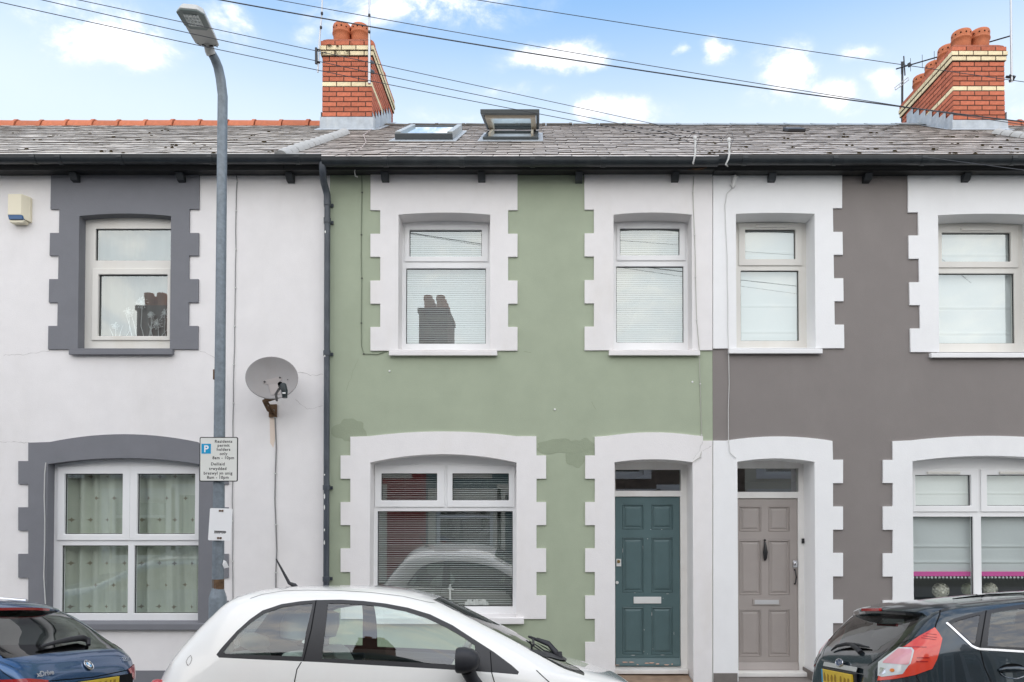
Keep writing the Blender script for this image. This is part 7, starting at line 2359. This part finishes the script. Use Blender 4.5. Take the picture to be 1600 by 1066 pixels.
# ---- blue estate at the left ---------------------------------------------------------------------------------
RX = -3.235
qs = np.concatenate([np.linspace(0, .34, 30), np.linspace(.34, 4.3, 84), np.linspace(4.3, 4.7, 14)])
ex = sorted(set(np.round(RX - qs, 4)))
conv = lambda t: sorted([(RX - q, v_) for q, v_ in t])
et = dict(
    zs=conv([(0, .42), (.1, .3), (.4, .2), (4.3, .2), (4.7, .34)]),
    zt=conv([(0, .62), (.035, .77), (.075, .875), (.10, .91), (.13, .955), (.17, .99), (.24, 1.03), (.38, 1.115), (.53, 1.225), (.64, 1.295), (.73, 1.335), (.84, 1.37), (1.03, 1.402), (1.35, 1.428), (2.0, 1.44), (2.6, 1.42), (2.9, 1.36), (3.4, 1.12), (3.7, 1.0), (4.2, .92), (4.5, .8), (4.65, .65), (4.7, .5)]),
    hb=conv([(0, .42), (.05, .54), (.1, .62), (.18, .68), (.3, .75), (.45, .81), (.7, .845), (1.5, .85), (3.4, .83), (4.2, .76), (4.5, .6), (4.7, .3)]),
    hm=conv([(0, .46), (.05, .57), (.1, .64), (.2, .72), (.33, .79), (.5, .86), (.7, .90), (1.0, .912), (3.5, .91), (4.3, .82), (4.6, .6), (4.7, .36)]),
    zm=conv([(0, .54), (.4, .64), (4, .62), (4.7, .46)]),
    zb=conv([(0, .58), (.04, .72), (.09, .82), (.16, .90), (.28, .955), (.6, .975), (2, .95), (3.4, .92), (4.2, .8), (4.5, .68), (4.7, .46)]))
ec = Car('estate_car', 'dark blue estate car with a rear wiper parked at the left edge', (0, -3.12, road_z(-3.12)), et, ex, 1, True, 'cars parked along the kerb', TPL)
M['blue_paint'] = lined(paint('deep blue metallic car paint', (.04, .11, .24), .55, .2), (.03, .03, .03))
arches(ec, (RX - .95, RX - 3.85), .36)
rearf = lambda f: f.normal.x > .12 and f.calc_center_median().x > RX - 1.0
rw = [(-.0005, 1.008), (.30, 1.004), (.50, 0.998), (.645, 0.99), (.61, 1.10), (.555, 1.21), (.50, 1.285), (.40, 1.31), (-.0005, 1.315)]
RW = ec.take(ec.cut(rw, 'x', ok=rearf))
lm = [(.46, .835), (.62, .86), (.90, .87), (.93, .77), (.80, .73), (.52, .75)]
LM = ec.take(ec.cut(lm, 'x', ok=lambda f: f.normal.x > .02 and f.calc_center_median().x > RX - .6))
sw = [(RX - .66, 1.20), (RX - .80, 1.27), (RX - 1.2, 1.335), (RX - 2.2, 1.34), (RX - 2.7, 1.27), (RX - 3.3, 1.02), (RX - 3.3, .965), (RX - 2.0, .995), (RX - .68, 1.025), (RX - .54, 1.05)]
SW = ec.take(ec.cut(sw, 'y', ok=lambda f: abs(f.normal.y) > .3))
WS = ec.take(ec.cut([(-.0005, 1.02), (.5, 1.0), (.66, .99), (.58, 1.2), (.5, 1.34), (-.0005, 1.37)], 'x', ok=lambda f: f.normal.x < -.15 and f.calc_center_median().x < RX - 2.7))
ec.put('body', body_geo(ec), M['blue_paint'], smooth=50)
ec.put('rear_window', RW, M['privacy'], inset=.002)
for o in ec.put('side_window', SW, M['privacy'], both='each', inset=.002): pass
ec.put('windscreen', WS, M['car_glass'], inset=.002)
for o in ec.put('tail_lamp', LM, M['lens_red'], both='each', inset=-.01): pass


def er(y, z, off=0.0):
    h = ec.whole.ray_cast(Vector((0, max(abs(y), .001), z)), Vector((-1, 0, 0)))
    n_ = h[1].copy()
    if y < 0: n_.y = -n_.y
    return Vector((h[0].x, y, z)) + n_ * off


def ribbon(car, pts, w, m, name, parent=None):
    V = []
    for i, p in enumerate(pts):
        a = pts[min(i + 1, len(pts) - 1)] - pts[max(i - 1, 0)]
        s = a.cross(Vector((1, 0, 0))).normalized() * w / 2
        V += [p + s, p - s]
    mb = MB(); mb.add(V, [(2 * i, 2 * i + 1, 2 * i + 3, 2 * i + 2) for i in range(len(pts) - 1)])
    return car.mb(name, mb, m, parent, fix=False)


# tailgate outline
for s in (-1, 1):
    ribbon(ec, [er(s * (.66 + .0 * k), 1.03 - .01 * k, .0015) for k in (0, 1)] + [er(s * y, z, .0015) for y, z in ((.69, .98), (.705, .94), (.69, .90), (.66, .86), (.63, .835))], .006, M['seam'], 'panel_gap')
ribbon(ec, [er(-.60 + 1.2 * i / 20, .835 - .02 * (1 - abs(-1 + i / 10)), .0015) for i in range(21)], .008, M['seam'], 'panel_gap')
mb = MB()
V = []
for i in range(21):
    y = -.50 + 1.0 * i / 20
    V += [er(y, .80, .012), er(y, .70, .010)]
mb.add(V, [(2 * i, 2 * i + 1, 2 * i + 3, 2 * i + 2) for i in range(20)]); ec.mb('plate_recess', mb, M['seam'], fix=False)
# spoiler
V = []
ns = 19
for i in range(ns):
    y = -.60 + 1.2 * i / (ns - 1)
    f = abs(y) / .6
    tx_, tz_ = RX - .595 - .14 * f ** 2.3, 1.328 - .022 * f ** 2 - (.05 if f > .95 else 0)
    rx_ = RX - .95
    zr_ = ec.whole.ray_cast(Vector((rx_, max(abs(y), .001), 3)), Vector((0, 0, -1)))[0].z
    zu_ = ec.whole.ray_cast(Vector((RX - .72, max(abs(y), .001), 3)), Vector((0, 0, -1)))[0].z
    V += [(rx_, y, zr_ + .002), ((rx_ + tx_) / 2, y, (zr_ + tz_) / 2 + .014), (tx_ - .012, y, tz_ + .004), (tx_, y, tz_ - .008), (tx_ - .008, y, tz_ - .022), (RX - .70 - .08 * f * f, y, zu_ - .05)]
mb = MB(); k = 6
mb.add(V, [(i * k + j, i * k + j + 1, (i + 1) * k + j + 1, (i + 1) * k + j) for i in range(ns - 1) for j in range(k - 1)] + [tuple(range(k)), tuple((ns - 1) * k + j for j in range(k))])
sp_ = ec.mb('roof_spoiler', mb, M['blue_paint'], smooth=35)
V = []
for i in range(ns):
    y = -.56 + 1.12 * i / (ns - 1); f = abs(y) / .6
    tx_, tz_ = RX - .595 - .14 * f ** 2.3, 1.328 - .022 * f ** 2
    V += [(tx_ - .004, y, tz_ - .0235), (RX - .68 - .09 * f * f, y, tz_ - .075)]
mb = MB(); mb.add(V, [(2 * i, 2 * i + 1, 2 * i + 3, 2 * i + 2) for i in range(ns - 1)]); ec.mb('spoiler_underside', mb, M['gloss_black'], sp_, fix=False)
V = []
for i in range(13):
    y = -.29 + .58 * i / 12; f = abs(y) / .6
    tx_, tz_ = RX - .595 - .14 * f ** 2.3, 1.328 - .022 * f ** 2
    V += [(tx_ + .006, y, tz_ - .006), (tx_ + .002, y, tz_ - .024), (tx_ - .012, y, tz_ - .026)]
mb = MB(); mb.add(V, [(3 * i + j, 3 * i + j + 1, 3 * i + j + 4, 3 * i + j + 3) for i in range(12) for j in range(2)]); ec.mb('brake_light', mb, M['lens_red'], sp_, fix=False)
# wiper
mb = MB(); mb.tube(px_path(ec, [(137, 1010, .01), (134, 1006, .03), (124, 1003, .035), (104, 1006, .035), (82, 1010, .03), (60, 1014.5, .02)]), [.016, .022, .026, .022, .016, .008], 8)
ec.mb('rear_wiper', mb, M['black_plastic'], smooth=60)
# roundel
zR = .90
h = ec.whole.ray_cast(Vector((0, .001, zR)), Vector((-1, 0, 0)))
nb = Vector((h[1].x, 0, h[1].z)).normalized()
Tb = badge_frame(Vector((h[0].x, 0, zR)) + nb * .006, nb)


def disc(r0, r1, z, a0=0, a1=360, n=32):
    mb = MB()
    V, Fc = [], []
    for k in range(n + 1):
        t = R(a0 + (a1 - a0) * k / n)
        V += [Tb @ Vector((r0 * math.cos(t), r0 * math.sin(t), z)), Tb @ Vector((r1 * math.cos(t), r1 * math.sin(t), z))]
    mb.add(V, [(2 * k, 2 * k + 1, 2 * k + 3, 2 * k + 2) for k in range(n)])
    return mb


eb = ec.mb('emblem', disc(.0, .041, .004), M['sign_black'], fix=False)
mb = MB(); mb.tube([Tb @ Vector((.041 * math.cos(6.2832 * k / 32), .041 * math.sin(6.2832 * k / 32), .003)) for k in range(33)], .0042, 6, caps=False); ec.mb('emblem_rim', mb, M['chrome'], eb, smooth=60)
mb = MB(); mb.tube([Tb @ Vector((.025 * math.cos(6.2832 * k / 28), .025 * math.sin(6.2832 * k / 28), .0045)) for k in range(29)], .0015, 5, caps=False); ec.mb('emblem_ring', mb, M['chrome'], eb, smooth=60)
for i in range(4):
    ec.mb('emblem_quarter', disc(0, .0245, .0052, 90 * i, 90 * i + 90, 8), M['sign_white'] if i % 2 == 0 else M['emblem_blue'], eb, fix=False)
for ch_, a_ in (('B', 138), ('M', 90), ('W', 42)):
    t = R(a_)
    tx_ = text_mb(ch_, .015, Tb @ Matrix.Translation((.033 * math.cos(t), .033 * math.sin(t), .0055)) @ Matrix.Rotation(t - R(90), 4, 'Z') @ Matrix.Translation((0, -.005, 0)) @ Matrix.Rotation(R(-90), 4, 'X'), offset=.0005)
    ec.mb('emblem_letter', tx_, M['sign_white'], eb, fix=False)


def lettering(s_, y, z, size, shear=0.0):
    h = ec.whole.ray_cast(Vector((0, abs(y), z)), Vector((-1, 0, 0)))
    n_ = h[1].copy(); n_.y *= (1 if y > 0 else -1)
    T_ = badge_frame(Vector((h[0].x, y, z)), n_) @ Matrix.Translation((0, 0, .008)) @ Matrix.Rotation(R(-90), 4, 'X')
    return text_mb(s_, size, T_, thick=.0015, shear=shear, offset=.0012)


ec.mb('model_lettering', lettering('xDrive', -.47, .865, .052, .2), M['chrome'], fix=False)
ec.mb('model_lettering', lettering('320d', .50, .895, .052), M['chrome'], fix=False)
xm = max(er(y, z).x for y in (-.26, 0, .26) for z in (.70, .80)) + .012
mb = MB(); mb.box(xm - .012, xm + .004, -.262, .262, .690, .80); npl = ec.mb('number_plate', mb, M['plate_yellow'], bevel=.002, label='yellow number plate')
for y, w2_, hh in ((.20, .03, .07), (.15, .018, .07), (.09, .03, .07), (.02, .03, .07), (-.07, .03, .07), (-.13, .03, .07), (-.2, .03, .07)):
    mb = MB(); mb.box(xm + .0041, xm + .0046, y - w2_ / 2, y + w2_ / 2, .712, .712 + hh)
    ec.mb('blurred_character', mb, M['plate_mark'], npl)
for s in (-1, 1):
    mb = MB(); mb.tube([ec.whole.ray_cast(Vector((RX - q, s * .0 + .56, 3)), Vector((0, 0, -1)))[0] * 1 + Vector((0, 0, .02)) for q in (1.0, 1.3, 1.8, 2.3, 2.7)], .014, 8)
    if s < 0: mb.v = [(v_[0], -v_[1], v_[2]) for v_ in mb.v]
    ec.mb('roof_rail', mb, M['chrome'], smooth=60)
mb = MB(); mb.box(RX - 3.5, RX - .7, -.7, .7, .3, .85); ec.mb('cabin_floor', mb, M['cabin'], bevel=.04)
ec.wheels((RX - .95, RX - 3.85), .78, .32)
for c_ in (fc, bc, ec): c_.bm.free()
